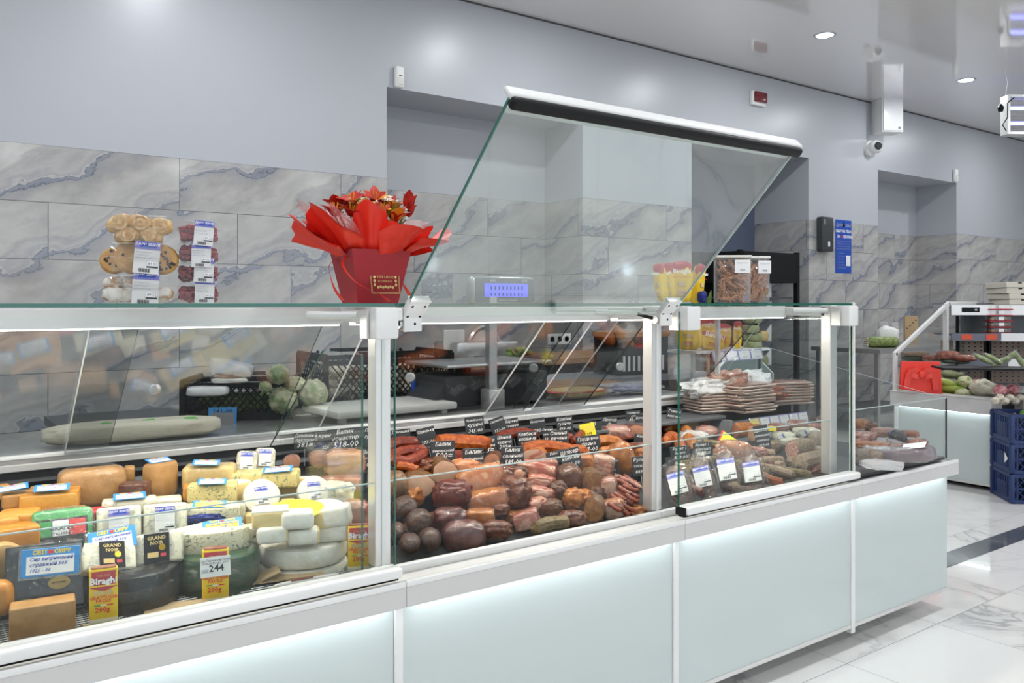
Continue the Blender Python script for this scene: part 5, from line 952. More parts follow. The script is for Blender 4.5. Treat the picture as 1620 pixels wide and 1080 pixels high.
def sheet(ang, spread, L0, lift, m, nm_, seed, rad=.05, z0=.10, wav=.015):
    """a folded sheet of wrapping paper rising and flaring out of the box"""
    b = MB(); nu, nv = 22, 12; vs, fs = [], []
    for j in range(nv + 1):
        f = j / nv
        for i in range(nu + 1):
            q = i / nu * 2 - 1; a_ = R(ang) + R(spread) * q * (.75 + .25 * f); tip = 1 - abs(q) ** 1.6 * .38
            L_ = L0 * f * tip; rr_ = rad + L_ * math.cos(R(lift)) + wav * math.sin(q * 5 + seed) * f * f + .006 * math.sin(q * 13 + seed * 2) * f; zz = z0 + L_ * math.sin(R(lift)) * (1 - .12 * f * q * q) + wav * math.cos(q * 4 + seed) * f * f + .012 * f * noise.noise(Vector((q * 2.5, f * 3, seed)))
            vs.append(Vector((rr_ * math.cos(a_), rr_ * math.sin(a_), zz)))
    N_ = len(vs); vs += [v + Vector((0, 0, -.0008)) for v in vs]; W2 = nu + 1
    for j in range(nv):
        for i in range(nu): o_ = j * W2 + i; fs += [[o_, o_ + 1, o_ + W2 + 1, o_ + W2], [N_ + o_, N_ + o_ + W2, N_ + o_ + W2 + 1, N_ + o_ + 1]]
    b.add((vs, fs), m); return b.build(nm_, t, smooth=60)
for i, (an, sp, L0, lf) in enumerate(((200, 42, .18, 40), (252, 42, .155, 62), (302, 44, .15, 36), (345, 44, .185, 27), (30, 45, .17, 25), (85, 45, .15, 38), (140, 45, .16, 40), (180, 30, .18, 30))): sheet(an, sp, L0, lf, 'paper_red', 'wrapping_paper', i * 1.7, .048)
def dots(o_sheet, n, seed):
    rr = random.Random(seed); me = o_sheet.data; k = len(me.vertices) // 2; b = MB()
    for q in range(n):
        v = me.vertices[rr.randrange(k // 3, k)]; b.lathe([(.0001, 0), (.0026, 0)], 'white', 8, Matrix.Translation(v.co + v.normal * .0012) @ v.normal.to_track_quat('Z', 'Y').to_matrix().to_4x4())
    b.build('white_dots', o_sheet)
for i, (an, L0, lf) in enumerate(((165, .19, 47), (20, .17, 42), (60, .16, 50), (110, .16, 52), (205, .15, 52))): q = sheet(an, 30, L0, lf, 'organza', 'dotted_wrap', 9 + i, .045, .11, .006); dots(q, 34, i)
def petal(b, M, L_, w_, m, curl=.3):
    vs, fs = [], []; n = 6
    for i in range(n + 1):
        f = i / n; ww = w_ / 2 * math.sin(math.pi * min(1, .12 + f * .86)) ** .8; x = L_ * f; z = L_ * curl * f * f
        vs += [Vector((x, -ww, z + ww * .25)), Vector((x, 0, z)), Vector((x, ww, z + ww * .25))]
        if i: o_ = (i - 1) * 3; fs += [[o_, o_ + 1, o_ + 4, o_ + 3], [o_ + 1, o_ + 2, o_ + 5, o_ + 4]]
    b.add((vs, fs), m, M)
def flower(x, y, z, r_, kind, tilt, az, nm_):
    b = MB(); M0 = T(x, y, z) @ Matrix.Rotation(R(az), 4, 'Z') @ Matrix.Rotation(R(tilt), 4, 'Y')
    n, m, m2, el = {'al': (6, 'petal_red', 'petal_gold', -50), 'lily': (6, 'petal_yellow', 'petal_gold', -55), 'white': (14, 'petal_white', 'petal_yellow', -25), 'bud': (5, 'petal_red', 'petal_red', -78)}[kind]
    for k in range(n):
        petal(b, M0 @ Matrix.Rotation(2 * math.pi * k / n, 4, 'Z') @ Matrix.Rotation(R(el), 4, 'Y'), r_ * (1 if k % 2 else .85), r_ * (.62 if n < 8 else .22), m if not (kind == 'al' and k == 1) else m2, -.25)
    for k in range(5): b.tube([M0 @ Vector((0, 0, 0)), M0 @ Vector((r_ * .2 * math.cos(k * 1.26), r_ * .2 * math.sin(k * 1.26), r_ * .7))], r_ * .025, m2, 4)
    b.build(nm_, t); b = MB(); b.tube([(x * .35, y * .35, .12), (x, y, z)], .0016, 'leaf', 5); b.build('stem', t)
rr = random.Random(12)
fl = [(-.07, -.03, .205), (-.05, .0, .215), (.0, -.045, .21), (.03, .0, .225), (.065, .0, .21), (-.085, .02, .225), (-.06, -.02, .232), (-.035, .03, .235), (.0, -.01, .245), (.02, .03, .25), (.045, -.02, .22), (.055, .03, .235), (.035, -.05, .195), (-.10, -.01, .205), (.015, .06, .25), (-.02, .06, .24)]
for i, (x, y, z) in enumerate(fl): flower(x, y - .02, z, .043 + rr.random() * .006, 'al', rr.uniform(-10, 40), rr.uniform(180, 330), 'alstroemeria_flower')
flower(-.035, -.055, .215, .045, 'lily', 20, 250, 'yellow_lily'); flower(.10, .0, .235, .05, 'bud', 15, 20, 'alstroemeria_flower'); flower(.108, .02, .22, .045, 'bud', 25, 30, 'alstroemeria_flower')
for x, y, z in ((.04, .0, .262), (.03, -.03, .25), (.07, -.03, .222), (.085, .0, .225), (.06, -.055, .205), (-.015, -.02, .25)): flower(x, y, z, .022, 'white', 20, 260, 'white_flower')
b = MB()
for k in range(60): a_ = rr.random() * 6.28; q = rr.random() ** .5 * .09; b.blob((.007, .007, .006), 'petal_white', 1, .2, M=T(q * math.cos(a_), q * math.sin(a_) - .01, .225 + rr.random() * .045 - q * .25))
q = b.build('gypsophila', t); q['kind'] = 'stuff'
for k in range(16):
    a_ = R(200 + k * 19); b = MB(); petal(b, T(.05 * math.cos(a_), .05 * math.sin(a_) - .02, .17 + .02 * (k % 3)) @ Matrix.Rotation(a_, 4, 'Z') @ Matrix.Rotation(R(-50), 4, 'Y'), .05, .012, 'leaf', -.2); b.build('leaf', t)
# ---- scale display, jars and bags at the right of the top
p, s = at(780, 478, y=2.50); mat('lcd', (.14, .15, .72), .4, emit=1.1)
t = thing('shop_scale', 'electronic shop scale with blue display on a silver post', 'scale', (1.80, 2.62, .8385), 0)
b = MB(); b.box(-.24, .22, -.10, .12, .012, .125, 'casegrey', .012, 2); b.prism([(-.24, .03), (-.30, .02), (-.24, .10)], .2, 'casegrey'); b.build('body', t)
for x in (-.2, .18):
    b = MB(); b.lathe([(.014, 0), (.014, .014)], 'rubber', 10, T(x, -.06, 0)); b.build('foot', t)
b = MB(); b.box(-.26, .20, -.15, .16, .155, .168, 'steel', .004, 2); b.lathe([(.03, .125), (.03, .156)], 'black', 14, T(-.1, 0, 0)); b.build('weighing_plate', t)
b = MB(); b.cbox((-.075, -.145, .22), (.034, .03, .40), 'steel', .003); b.build('display_post', t); b = MB(); b.cbox((-.072, -.15, .042), (.068, .06, .07), 'alu', .006, 2); b.build('post_base', t)
b = MB(); b.cbox((-.02, -.13, .427), (.285, .05, .098), 'steel', .018, 3); b.cbox((-.02, -.152, .427), (.262, .012, .086), 'midgrey', .010, 2); b.build('display_housing', t)
b = MB(); b.cbox((-.018, -.1592, .427), (.19, .003, .048), 'lcd'); b.build('display_screen', t)
b = MB(); line(b, 'ВАГА', .010, -.09, .457, 'ink_white', -.1590); line(b, 'ЦІНА', .010, .05, .457, 'ink_white', -.1590); line(b, 'ВАРТІСТЬ  ПАМ\'ЯТЬ', .008, -.05, .388, 'ink_white', -.159); b.build('panel_print', t)
b = MB(); 
for k in range(9): b.cbox((-.085 + k * .017, -.161, .435), (.006, .0004, .014), 'poster_blue'); b.cbox((-.085 + k * .017, -.161, .412), (.006, .0004, .010), 'poster_blue')
b.build('screen_digits', t)
def jar(u0, u1, v0, v1, y, label, seed, yaw, st):
    a, s = at((u0 + u1) / 2, v0, y=y); w_ = (u1 - u0) * s; h_ = a.z - GT; t = thing('meat_snack_jar', label, 'jar', (a.x, y, GT), face((u0 + u1) / 2) + R(yaw))
    b = MB(); b.cbox((0, 0, h_ * .47), (w_ * .9, w_ * .8, h_ * .92), 'plastic', .006, 2); b.build('jar_body', t)
    b = MB(); b.cbox((0, 0, h_ * .965), (w_ * .98, w_ * .88, h_ * .05), 'offwhite', .004, 2); b.build('lid', t)
    b = MB(); rr = random.Random(seed)
    for k in range(120):
        x, y_, z = rr.uniform(-.36, .36) * w_, rr.uniform(-.32, .3) * w_, rr.uniform(.06, .84) * h_; l_ = .016 + rr.random() * .016; a_ = rr.uniform(-.5, .5) + (1.2 if seed % 2 else rr.uniform(-1.5, 1.5))
        dx, dz = l_ * math.cos(a_), l_ * math.sin(a_); cl = lambda q, m_: max(-m_, min(m_, q))
        b.tube([(cl(x - dx, w_ * .4), y_, max(.008, z - dz)), (x, y_ - .003, z), (cl(x + dx, w_ * .4), y_, min(h_ * .88, z + dz))], [.002, .0052, .002], 'jerky', 5)
    o = b.build('dried_meat', None, (a.x, y, GT), (0, 0, t.rotation_euler.z)); tag(o, 'orange brown dried meat strips filling the ' + ('left' if seed % 2 == 0 else 'right') + ' square jar', 'dried meat'); o['kind'] = 'stuff'
    b = MB(); b.cbox((0, 0, 0), (w_ * .42 if seed % 2 == 0 else w_ * .55, .0008, h_ * .27), 'whitegloss'); line(b, "М'ясні чіпси", .006, 0, h_ * .06, 'ink_grey', -.001, align='CENTER'); line(b, '910', .011, 0, -h_ * .10, 'ink_black', -.001, align='CENTER', bold=.0002); b.build('price_label', t, (w_ * .22, -w_ * .405, h_ * .76))
jar(1130, 1186, 404, 476, 1.92, 'square clear jar of dried meat chips with beige lid, left of two', 2, 10, 0); jar(1180, 1216, 405, 476, 1.97, 'square clear jar of dried meat sticks with beige lid, right of two', 3, 14, 0)
def bag(u, v0, v1, wpx, y, label, z0=GT, yaw=0, roll=0, green=False, nm_='cheese_snack_bag', small=False):
    a, s = at(u, v0, y=y); w_ = wpx * s; h_ = a.z - z0; t = thing(nm_, label, 'snack bag', (a.x, y, z0 + h_ / 2), face(u) + R(yaw)); t.rotation_euler.y = R(roll)
    b = MB(); b.blob((w_, .045, h_ * .96), 'foil_navy' if small else 'pack_yellow', 3, .10, 2.4, .6, u); b.build('foil_bag', t)
    if not small:
        b = MB(); b.blob((w_ * 1.01, .03, h_ * .34), 'foil_green' if green else 'red_card', 3, .12, 3, .7, u); b.build('top_panel', t, (0, -.006, h_ * .34))
        b = MB(); line(b, 'Biraghi', w_ * .30, 0, h_ * .22, 'ink_white', -.030, align='CENTER', bold=.0005); b.cbox((0, -.0245, -h_ * .04), (w_ * .4, .003, h_ * .12), 'gold', .003); line(b, 'GRATTUGIA FACILE', w_ * .10, 0, h_ * .11, 'ink_red', -.028, align='CENTER'); b.cbox((0, -.0235, -h_ * .26), (w_ * .4, .004, h_ * .16), 'paste_pale', .004); line(b, '100g', w_ * .18, 0, -h_ * .28, 'ink_red', -.0275, align='CENTER'); b.build('front_print', t)
    return t
bag(1046, 417, 476, 16, 1.90, 'yellow and red grated cheese bag, leftmost on the glass top, seen edge on', yaw=-30, roll=-6); bag(1060, 416, 476, 18, 1.95, 'yellow and red cheese bag, second from the left on the glass top', yaw=-16, roll=-4); bag(1078, 414, 477, 34, 1.93, 'yellow cheese bag with lettering facing front on the glass top', yaw=4); bag(1104, 418, 477, 16, 1.93, 'yellow bag seen from its edge beside the jars', yaw=40, roll=8); bag(1099, 428, 477, 22, 2.0, 'bag with green upper part behind the yellow ones', green=True)
bag(1111, 460, 478, 16, 1.90, 'small blue and yellow bag end beside the left jar', small=True)
# ---------------------------------------------------------------- behind the counter
def mesh_crate(t, w_, d, h_, m):
    for sy in (-1, 1):
        b = MB(); n = max(3, int(w_ / .022))
        for k in range(n + 1):
            x0 = -w_ / 2 + w_ * k / n
            for sg in (-1, 1):
                x1 = x0 + sg * h_ * .6
                if abs(x1) <= w_ / 2 + .001: b.tube([(x0, sy * d / 2, .02), (x1, sy * d / 2, h_ * .82)], .0028, m, 4)
        b.cbox((0, sy * d / 2, .012), (w_, .008, .024), m); b.cbox((0, sy * d / 2, h_ * .84), (w_, .010, .018), m); b.cbox((0, sy * d / 2, h_ * .985), (w_ * .5, .010, .014), m)
        for sx in (-1, 1): b.cbox((sx * w_ * .36, sy * d / 2, h_ * .92), (.01, .01, h_ * .14), m, rot=(0, R(-sx * 35), 0))
        b.build('long_side', t)
    for sx in (-1, 1):
        b = MB(); b.cbox((sx * w_ / 2, 0, h_ * .45), (.008, d, h_ * .9), m) if False else None; n = max(3, int(d / .022))
        for k in range(n): b.tube([(sx * w_ / 2, -d / 2 + d * k / n, .02), (sx * w_ / 2, min(d / 2, -d / 2 + d * k / n + h_ * .5), h_ * .82)], .0028, m, 4); b.tube([(sx * w_ / 2, d / 2 - d * k / n, .02), (sx * w_ / 2, max(-d / 2, d / 2 - d * k / n - h_ * .5), h_ * .82)], .0028, m, 4)
        b.cbox((sx * w_ / 2, 0, .012), (.008, d, .024), m); b.cbox((sx * w_ / 2, 0, h_ * .93), (.012, d, h_ * .14), m)
        for sy in (-1, 1): b.cbox((sx * w_ / 2, sy * d / 2, h_ * .48), (.016, .016, h_ * .96), m)
        b.build('short_side', t)
    b = MB(); b.box(-w_ / 2, w_ / 2, -d / 2, d / 2, .001, .008, m); b.build('crate_floor', t)
t = thing('work_table', 'steel work table behind the counter under the black crate', 'table', (1.62, 3.03, 0))
b = MB(); b.box(-.78, .78, -.27, .27, .815, .838, 'steel', .003); b.build('table_top', t)
for x in (-.74, .74):
    for y in (-.23, .23): b = MB(); b.box(x - .018, x + .018, y - .018, y + .018, 0, .815, 'steel'); b.build('leg', t)
b = MB(); b.box(-.72, .72, -.22, .22, .25, .27, 'darkgrey'); b.build('lower_shelf', t)
mat('mushroom', (.66, .60, .50), .7, c2=(.5, .42, .32), scale=30)
p, s = at(586, 645, z=.838); t = thing('mesh_crate', 'black plastic mesh crate of mushrooms behind the counter', 'crate', (1.50, 2.93, .8385), R(-4)); mesh_crate(t, .50, .30, .20, 'black')
rr = random.Random(4)
for k in range(34):
    x, y, z = rr.uniform(-.21, .21), rr.uniform(-.11, .11), .045 + .042 * (k // 12); b = MB(); b.lathe([(.010, -.022), (.010, 0), (.024, .0), (.022, .012), (.012, .020), (.0001, .022)], 'mushroom', 14)
    o = b.build('mushroom', None, Vector(t.location) + Vector((x, y, z)), (rr.uniform(-.8, .8), rr.uniform(-.8, .8), 0)); tag(o, 'whitish mushroom in the black mesh crate', 'mushroom', 'mushrooms in the black crate')
b = MB(); p, s = at(630, 660, y=2.47); b.box(-.225, .225, -.13, .14, .018, .042, 'offwhite', .008, 2)
t = thing('cutting_board', 'thick white plastic cutting board on the rear ledge', 'cutting board', (1.335, 2.565, .8405), R(2)); b.build('board', t)
for x in (-.19, .19):
    for y in (-.09, .1): b = MB(); b.box(x - .012, x + .012, y - .012, y + .012, 0, .018, 'offwhite', .003); b.build('foot', t)
p, s = at(650, 600, y=2.72); t = thing('kitchen_knife', 'knife with bright blue handle standing by the black crate', 'knife', (p.x, 2.70, .8395))
b = MB(); b.box(-.008, .008, -.006, .006, .02, .105, 'poster_blue', .004, 2); b.build('handle', t); b = MB(); b.box(-.012, .012, -.001, .001, 0, .02, 'steel'); b.build('blade', t)
for u, v, lab in ((649, 597, 'small round silver fitting beside the mushroom crate'), (844, 582, 'small round silver fitting by the scale'), (981, 580, 'small round silver fitting on the sliding glass, right'), (245, 617, 'small round white fitting on the sliding glass, left')):
    p, s = at(u, v, y=2.30); t = thing('door_fitting', lab, 'fitting', p, R(-36)); M_ = T(0, 0, 0, R(90)); b = MB(); b.lathe([(.008, -.01), (.015, -.01), (.016, .0), (.012, .006), (.007, .006)], 'alu', 20, M_); b.build('ring', t); b = MB(); b.lathe([(.0001, .004), (.0075, .004)], 'black', 16, M_); b.build('key_slot', t)
# cauliflowers in film
for i, (u, v, w_, h_, lab) in enumerate(((440, 592, 34, 30, 'film wrapped cauliflower on top of the heap behind the cheese case'), (448, 632, 44, 42, 'film wrapped cauliflower, front left of the heap'), (495, 622, 46, 42, 'film wrapped cauliflower, right of the heap'), (466, 608, 38, 26, 'film wrapped cauliflower in the middle of the heap'), (420, 612, 20, 18, 'small green film wrapped vegetable at the heap left'))):
    mat('cauli', (.50, .50, .30), .5, c2=(.16, .26, .05), scale=22, lo=.48, hi=.6, bump=.5, bscale=60); p, s = at(u, v, y=2.66 + .02 * (i % 2)); b = MB(); b.blob((w_ * s, w_ * s * .9, h_ * s), 'cauli', 4, .22, 3, 1, i); o = b.build('wrapped_cauliflower', None, p); tag(o, lab, 'cauliflower'); shrink(o, (w_ * s * 1.08, w_ * s, h_ * s * 1.06), 'wrap_fine', i, pw=1)
# dark crate with trays at the left
p, s = at(355, 660, z=.84); t = thing('dark_crate', 'dark plastic crate with herbs behind the cheese case', 'crate', (.97, 2.86, .8385), R(-30)); mesh_crate(t, .34, .24, .135, 'black')
t = thing('side_table', 'low dark table carrying the dark crate', 'table', (.62, 3.0, 0)); b = MB(); b.box(-.2, .2, -.24, .24, .81, .838, 'darkgrey'); b.build('table_top', t)
for x in (-.17, .17): b = MB(); b.box(x - .02, x + .02, -.2, .2, 0, .81, 'darkgrey'); b.build('leg', t)
p, s = at(352, 650, y=2.80); b = MB(); b.blob((.24, .16, .09), 'leaf', 3, .4, 3, .8, 3); o = b.build('herb_bunch', None, (.97, 2.86, .895)); tag(o, 'dark green herbs lying in the dark crate', 'herbs')
for i, (u, v, w_, h_, m, lab) in enumerate(((330, 617, 64, 15, 'whitegloss', 'white film wrapped tray, left on the dark crate'), (390, 612, 48, 15, 'whitegloss', 'white film wrapped tray, right on the dark crate'), (366, 600, 60, 8, 'offwhite', 'open foam tray of red meat above the white trays'), (366, 581, 70, 22, 'wrap_milky', 'milky plastic pack leaning on the foam tray'))):
    p, s = at(u, v, y=2.80); b = MB(); b.blob((w_ * s, .12, h_ * s), m, 3, .08, 2, .4, i); o = b.build('food_tray', None, p, (0, R(0 if i < 3 else 12), R(-20))); tag(o, lab, 'food tray')
    if i == 2: b = MB(); b.blob((w_ * s * .85, .09, .02), 'raw_pink', 3, .3, 3, .6, 1); b.build('red_meat', o, (0, 0, .012))
b = MB(); b.cbox((0, 0, 0), (42 * s, .001, 30 * s), 'blue_card'); b.cbox((0, -.001, -.004), (34 * s, .001, 18 * s), 'midgrey'); line(b, '141-00', .022, 0, .012, 'ink_black', -.001, align='CENTER', bold=.0003); p, s = at(352, 664, y=2.72); o = b.build('blue_price_card', None, p + Vector((0, 0, .008)), (R(-8), 0, R(-30))); tag(o, 'blue price card in front of the dark crate', 'price card')
# slicer and tray behind
t = thing('wall_bench', 'wooden topped bench by the tiled wall', 'table', (3.55, 4.55, 0)); mat('wood', (.36, .22, .11), .55, c2=(.24, .13, .06), scale=20, stretch=(1, 8, 8))
b = MB(); b.box(-.95, .95, -.3, .3, .82, .86, 'wood', .003); b.build('bench_top', t)
for x in (-.9, .9): b = MB(); b.box(x - .025, x + .025, -.27, .27, 0, .82, 'wood'); b.build('leg', t)
b = MB(); b.box(-.87, .87, .2, .22, .3, .8, 'darkgrey'); b.build('back_board', t)
p, s = at(796, 548, y=4.2); t = thing('meat_slicer', 'meat slicer with round chrome blade guard and white plate', 'slicer', (p.x, 4.45, .861)); zc = p.z - .861 + .0
b = MB(); b.box(-.25, .22, -.12, .16, 0, .12, 'steel', .02, 2); b.build('base', t); b = MB(); b.lathe([(.10, -.012), (.115, -.014), (.125, 0), (.115, .014), (.10, .012), (.10, -.012)], 'steel', 36, T(.02, -.02, zc, R(90))); b.build('blade_guard', t)
b = MB(); b.lathe([(.0001, -.004), (.10, -.004), (.10, .004), (.0001, .004)], 'offwhite', 32, T(.02, -.02, zc, R(90))); b.build('blade_disc', t); b = MB(); b.cbox((-.22, -.04, zc - .02), (.15, .01, .24), 'offwhite', .03, 3); b.build('back_plate', t); b = MB(); b.cbox((.0, .04, zc * .55 + .03), (.1, .08, zc * .8), 'steel', .01, 2); b.build('motor_body', t)
p, s = at(800, 562, y=3.2); t = thing('olive_tray', 'dark tray of green olives behind the scale', 'tray', (p.x, 3.12, p.z - .03), R(-20)); b = MB(); b.prism([(-.14, 0), (.12, 0), (.16, .03), (-.18, .03)], .14, 'darkgrey'); b.build('tray_body', t)
rr = random.Random(2)
for k in range(14): b = MB(); b.blob((.032, .028, .028), 'leaf', 2, .08, M=T(0, 0, 0)); o = b.build('green_fruit', None, Vector(t.location) + Vector((rr.uniform(-.08, .08), rr.uniform(-.05, .03), .042 + .018 * (k % 2)))); tag(o, 'small dark green fruit on the tray behind the scale', 'fruit', 'green fruits on the dark tray')
t2 = thing('tray_stand', 'dark box under the tray of green fruits', 'box', (t.location.x, 3.12, .8385)); b = MB(); b.box(-.12, .12, -.07, .07, 0, t.location.z - .8385, 'casegrey', .01, 2); b.build('box_body', t2)
# bench things seen past the scale
p, s = at(885, 612, y=3.05); t = thing('wooden_board', 'long wooden board standing behind the scale', 'board', (p.x + .02, 3.05, p.z)); b = MB(); b.box(-.27, .27, -.12, .12, -.018, .018, 'wood', .004); b.build('plank', t)
for x in (-.2, .2): b = MB(); b.box(x - .03, x + .03, -.1, .1, .8385 - p.z, -.018, 'darkgrey'); b.build('support', t)
p, s = at(886, 628, y=2.72); b = MB(); b.blob((.24, .16, .035), 'paste_pale', 4, .12, 3, .5, 2); o = b.build('cheese_slice_pack', None, (p.x - .02, 2.60, .860)); tag(o, 'flat pack of yellow slices with red rim on the rear ledge', 'cheese pack'); b = MB(); b.blob((.27, .17, .03), 'wrap', 3, .1, 3, .5, 5); b.blob((.26, .165, .006), 'paper_red', 3, .05, 3, .5, 5, T(0, 0, .008)); b.build('red_rimmed_film', o)
p, s = at(995, 622, y=2.60); b = MB(); b.blob((.30, .16, .04), 'wrap_milky', 4, .25, 3, .6, 4); b.blob((.2, .1, .03), 'deli_blue', 3, .3, 3, .6, 4, T(.02, 0, -.002)); o = b.build('carrier_bag', None, (p.x, 2.60, .862)); tag(o, 'crumpled clear carrier bag with blue print on the rear ledge', 'bag')
p, s = at(1002, 600, y=3.3); t = thing('delivery_crate', 'dark slatted crate with orange lettering behind the counter', 'crate', (p.x + .03, 3.35, .8385), R(-6)); w_ = .34
b = MB(); b.box(-w_ / 2, w_ / 2, -.11, -.10, .0, .20, 'casegrey'); b.box(-w_ / 2, w_ / 2, .1, .11, 0, .2, 'casegrey'); b.box(-w_ / 2 - .01, w_ / 2 + .01, -.115, .115, .20, .225, 'wood'); b.box(-w_ / 2, w_ / 2, -.11, .11, 0, .01, 'casegrey')
for k in range(9): b.box(-w_ / 2 + .03 + k * .033, -w_ / 2 + .045 + k * .033, -.113, -.11, .02, .10, 'alu')
line(b, 'FRUKT', .035, -.06, .14, 'ink_red', -.114, bold=.0006, shear=.3); b.build('crate_body', t)
t = thing('back_table', 'grey table under the dark slatted crate', 'table', (2.72, 3.35, 0)); b = MB(); b.box(-.3, .95, -.2, .2, .81, .838, 'midgrey'); b.build('table_top', t)
for x in (-.28, .92): b = MB(); b.box(x - .02, x + .02, -.18, .18, 0, .81, 'midgrey'); b.build('leg', t)
# wall socket strip
p, s = at(884, 536, W + .0); t = thing('wall_sockets', 'white triple wall socket on the marble behind the scale', 'socket', (p.x, W, p.z)); b = MB(); b.cbox((0, -.006, 0), (.225, .012, .082), 'white', .004, 2); b.build('frame_plate', t)
for k in (-1, 0, 1):
    b = MB(); b.lathe([(.022, 0), (.022, -.004), (.019, -.001), (.0001, -.001)], 'offwhite', 20, T(k * .071, -.012, 0, R(90))); 
    for q in (-.0095, .0095): b.lathe([(.0001, 0), (.0025, 0)], 'black', 8, T(k * .071 + q, -.0134, 0, R(90)))
    b.build('socket', t)
# grey side panel, snack stand behind the salami case
Yp = 3.25; poly = [(1100, 640), (1112, 610), (1146, 571), (1198, 566), (1222, 590), (1222, 640)]
pts = [at(u, v, y=Yp)[0] for u, v in poly]; cx = pts[0].x; t = thing('glass_screen', 'grey green cut-corner glass screen with white edge behind the trays', 'screen', (cx, Yp, 0)); mat('screen_grey', (.16, .20, .19), .25)
P2 = [(q.x - cx, q.z) for q in pts]; P2[0] = (P2[0][0], .0); P2[-1] = (P2[-1][0], .0)
b = MB(); b.prism(P2, .012, 'screen_grey'); b.build('pane', t)
b = MB(); b.tube([(x, 0, z) for x, z in P2[1:]], .008, 'white_metal', 6); b.build('edge_profile', t)
Ys = 2.62; a, s = at(1165, 552, y=Ys); c_, _ = at(1125, 552, y=Ys); d_, _ = at(1213, 552, y=Ys); zs = a.z; t = thing('snack_stand', 'small raised stand of cheese snacks behind the glass', 'stand', ((c_.x + d_.x) / 2, Ys, 0)); hw = (d_.x - c_.x) / 2
b = MB(); b.box(-hw - .12, hw, -.02, .16, zs - .012, zs, 'white_metal'); b.build('board', t)
for x in (-hw - .1, hw - .02): b = MB(); b.box(x, x + .015, .02, .035, .8395, zs - .012, 'midgrey'); b.build('leg', t)
strip(1127, 1206, 562, 17, Ys - .03, 4, 'short clear price strip with four tickets under the snack bags')
for i, (u, v0, w_, lab) in enumerate(((1090, 502, 40, 'orange snack bag behind crumpled film, far left of the stand'), (1118, 502, 34, 'red and yellow cheese bag, second on the snack stand'), (1143, 512, 26, 'red and yellow cheese bag, third on the snack stand'), (1126, 526, 40, 'yellow snack bag lying in front on the stand'))): bag(u, v0, 552, w_, Ys + .04 * (i % 3) + .01, lab, z0=zs + .001, yaw=(-10, 0, 8, 20)[i], roll=(0, -5, 4, 14)[i])
t_ = bag(1167, 508, 551, 13, Ys + .0, 'tall narrow yellow carton with white ticket on the snack stand', z0=zs + .001)
mat('olive_pack', (.19, .21, .09), .45, c2=(.27, .29, .14), scale=40, bump=.3)
for i, v in enumerate((505, 520, 533, 545)): p, s = at(1188 + (3, -2, 4, 2)[i], v, y=Ys + .05); b = MB(); b.blob((27 * s, .07, 12.5 * s), 'olive_pack', 3, .10, 2, .5, i); o = b.build('olive_green_pack', None, p, (0, 0, R(-30))); tag(o, 'olive green wrapped pack, %s of the stack on the snack stand' % ('topmost', 'second', 'third', 'lowest')[i], 'pack')
# open black fridge rack in the doorway
t = thing('open_fridge', 'tall black open fridge shelf standing in the doorway recess', 'fridge', (6.30, 4.95, 0)); wd = .40
b = MB(); b.box(-wd, wd, .25, .30, .05, 1.68, 'black'); b.build('back_panel', t); b = MB(); b.box(-wd, wd, -.28, .30, .0, .22, 'black', .01); b.build('base', t)
for x in (-wd, wd): b = MB(); b.box(x - .018, x + .018, -.25, -.21, .2, 1.68, 'black'); b.build('front_upright', t); b = MB(); b.box(x - .018, x + .018, .2, .30, .2, 1.68, 'black'); b.build('rear_upright', t)
b = MB(); b.box(-wd + .0, wd - .019, -.25, .30, 1.40, 1.67, 'black', .004); b.build('canopy', t)
for i, z in enumerate((.42, .64, .86, 1.08, 1.26)):
    b = MB(); b.box(-wd + .02, wd - .02, -.2, .25, z, z + .012, 'darkgrey'); b.build('shelf', t); b = MB(); b.box(-wd + .02, -wd + .32, -.215, -.205, z - .02, z + .02, 'deli_lilac'); b.build('price_rail', t)
    b = MB(); b.prism([(.02, .012), (.2, .012), (.2, .17)], .01, 'white', T(0, -.1, z)); b.build('divider', t)
rr = random.Random(9)
for i, z in enumerate((.42, .64, .86, 1.08, 1.26)):
    for k in range(3): b = MB(); b.blob((.10, .08, .10), ('olive_pack', 'paste_pale', 'salami_dark')[(k + i) % 3], 3, .2, 3, .6, k + i); o = b.build('food_pack', None, (5.99 + k * .16, 4.80, z + .062)); tag(o, 'small food pack on the shelves of the black fridge', 'food pack', 'packs on the black fridge shelves')
# palm leaves by the jar
p, s = at(1120, 470, y=4.6); t = thing('house_plant', 'small dark green palm plant seen beside the jars', 'plant', (p.x, 4.6, 0)); b = MB(); b.lathe([(.09, 0), (.13, .3)], 'midgrey', 16); b.build('pot', t); b = MB(); b.tube([(0, 0, .3), (0, 0, 1.12)], .015, 'wood', 6); b.build('stem', t)
for k in range(11): b = MB(); petal(b, T(0, 0, 1.12) @ Matrix.Rotation(k * .57, 4, 'Z') @ Matrix.Rotation(R(-35 - 30 * (k % 2)), 4, 'Y'), .26, .035, 'leaf', -.3); b.build('leaf', t)
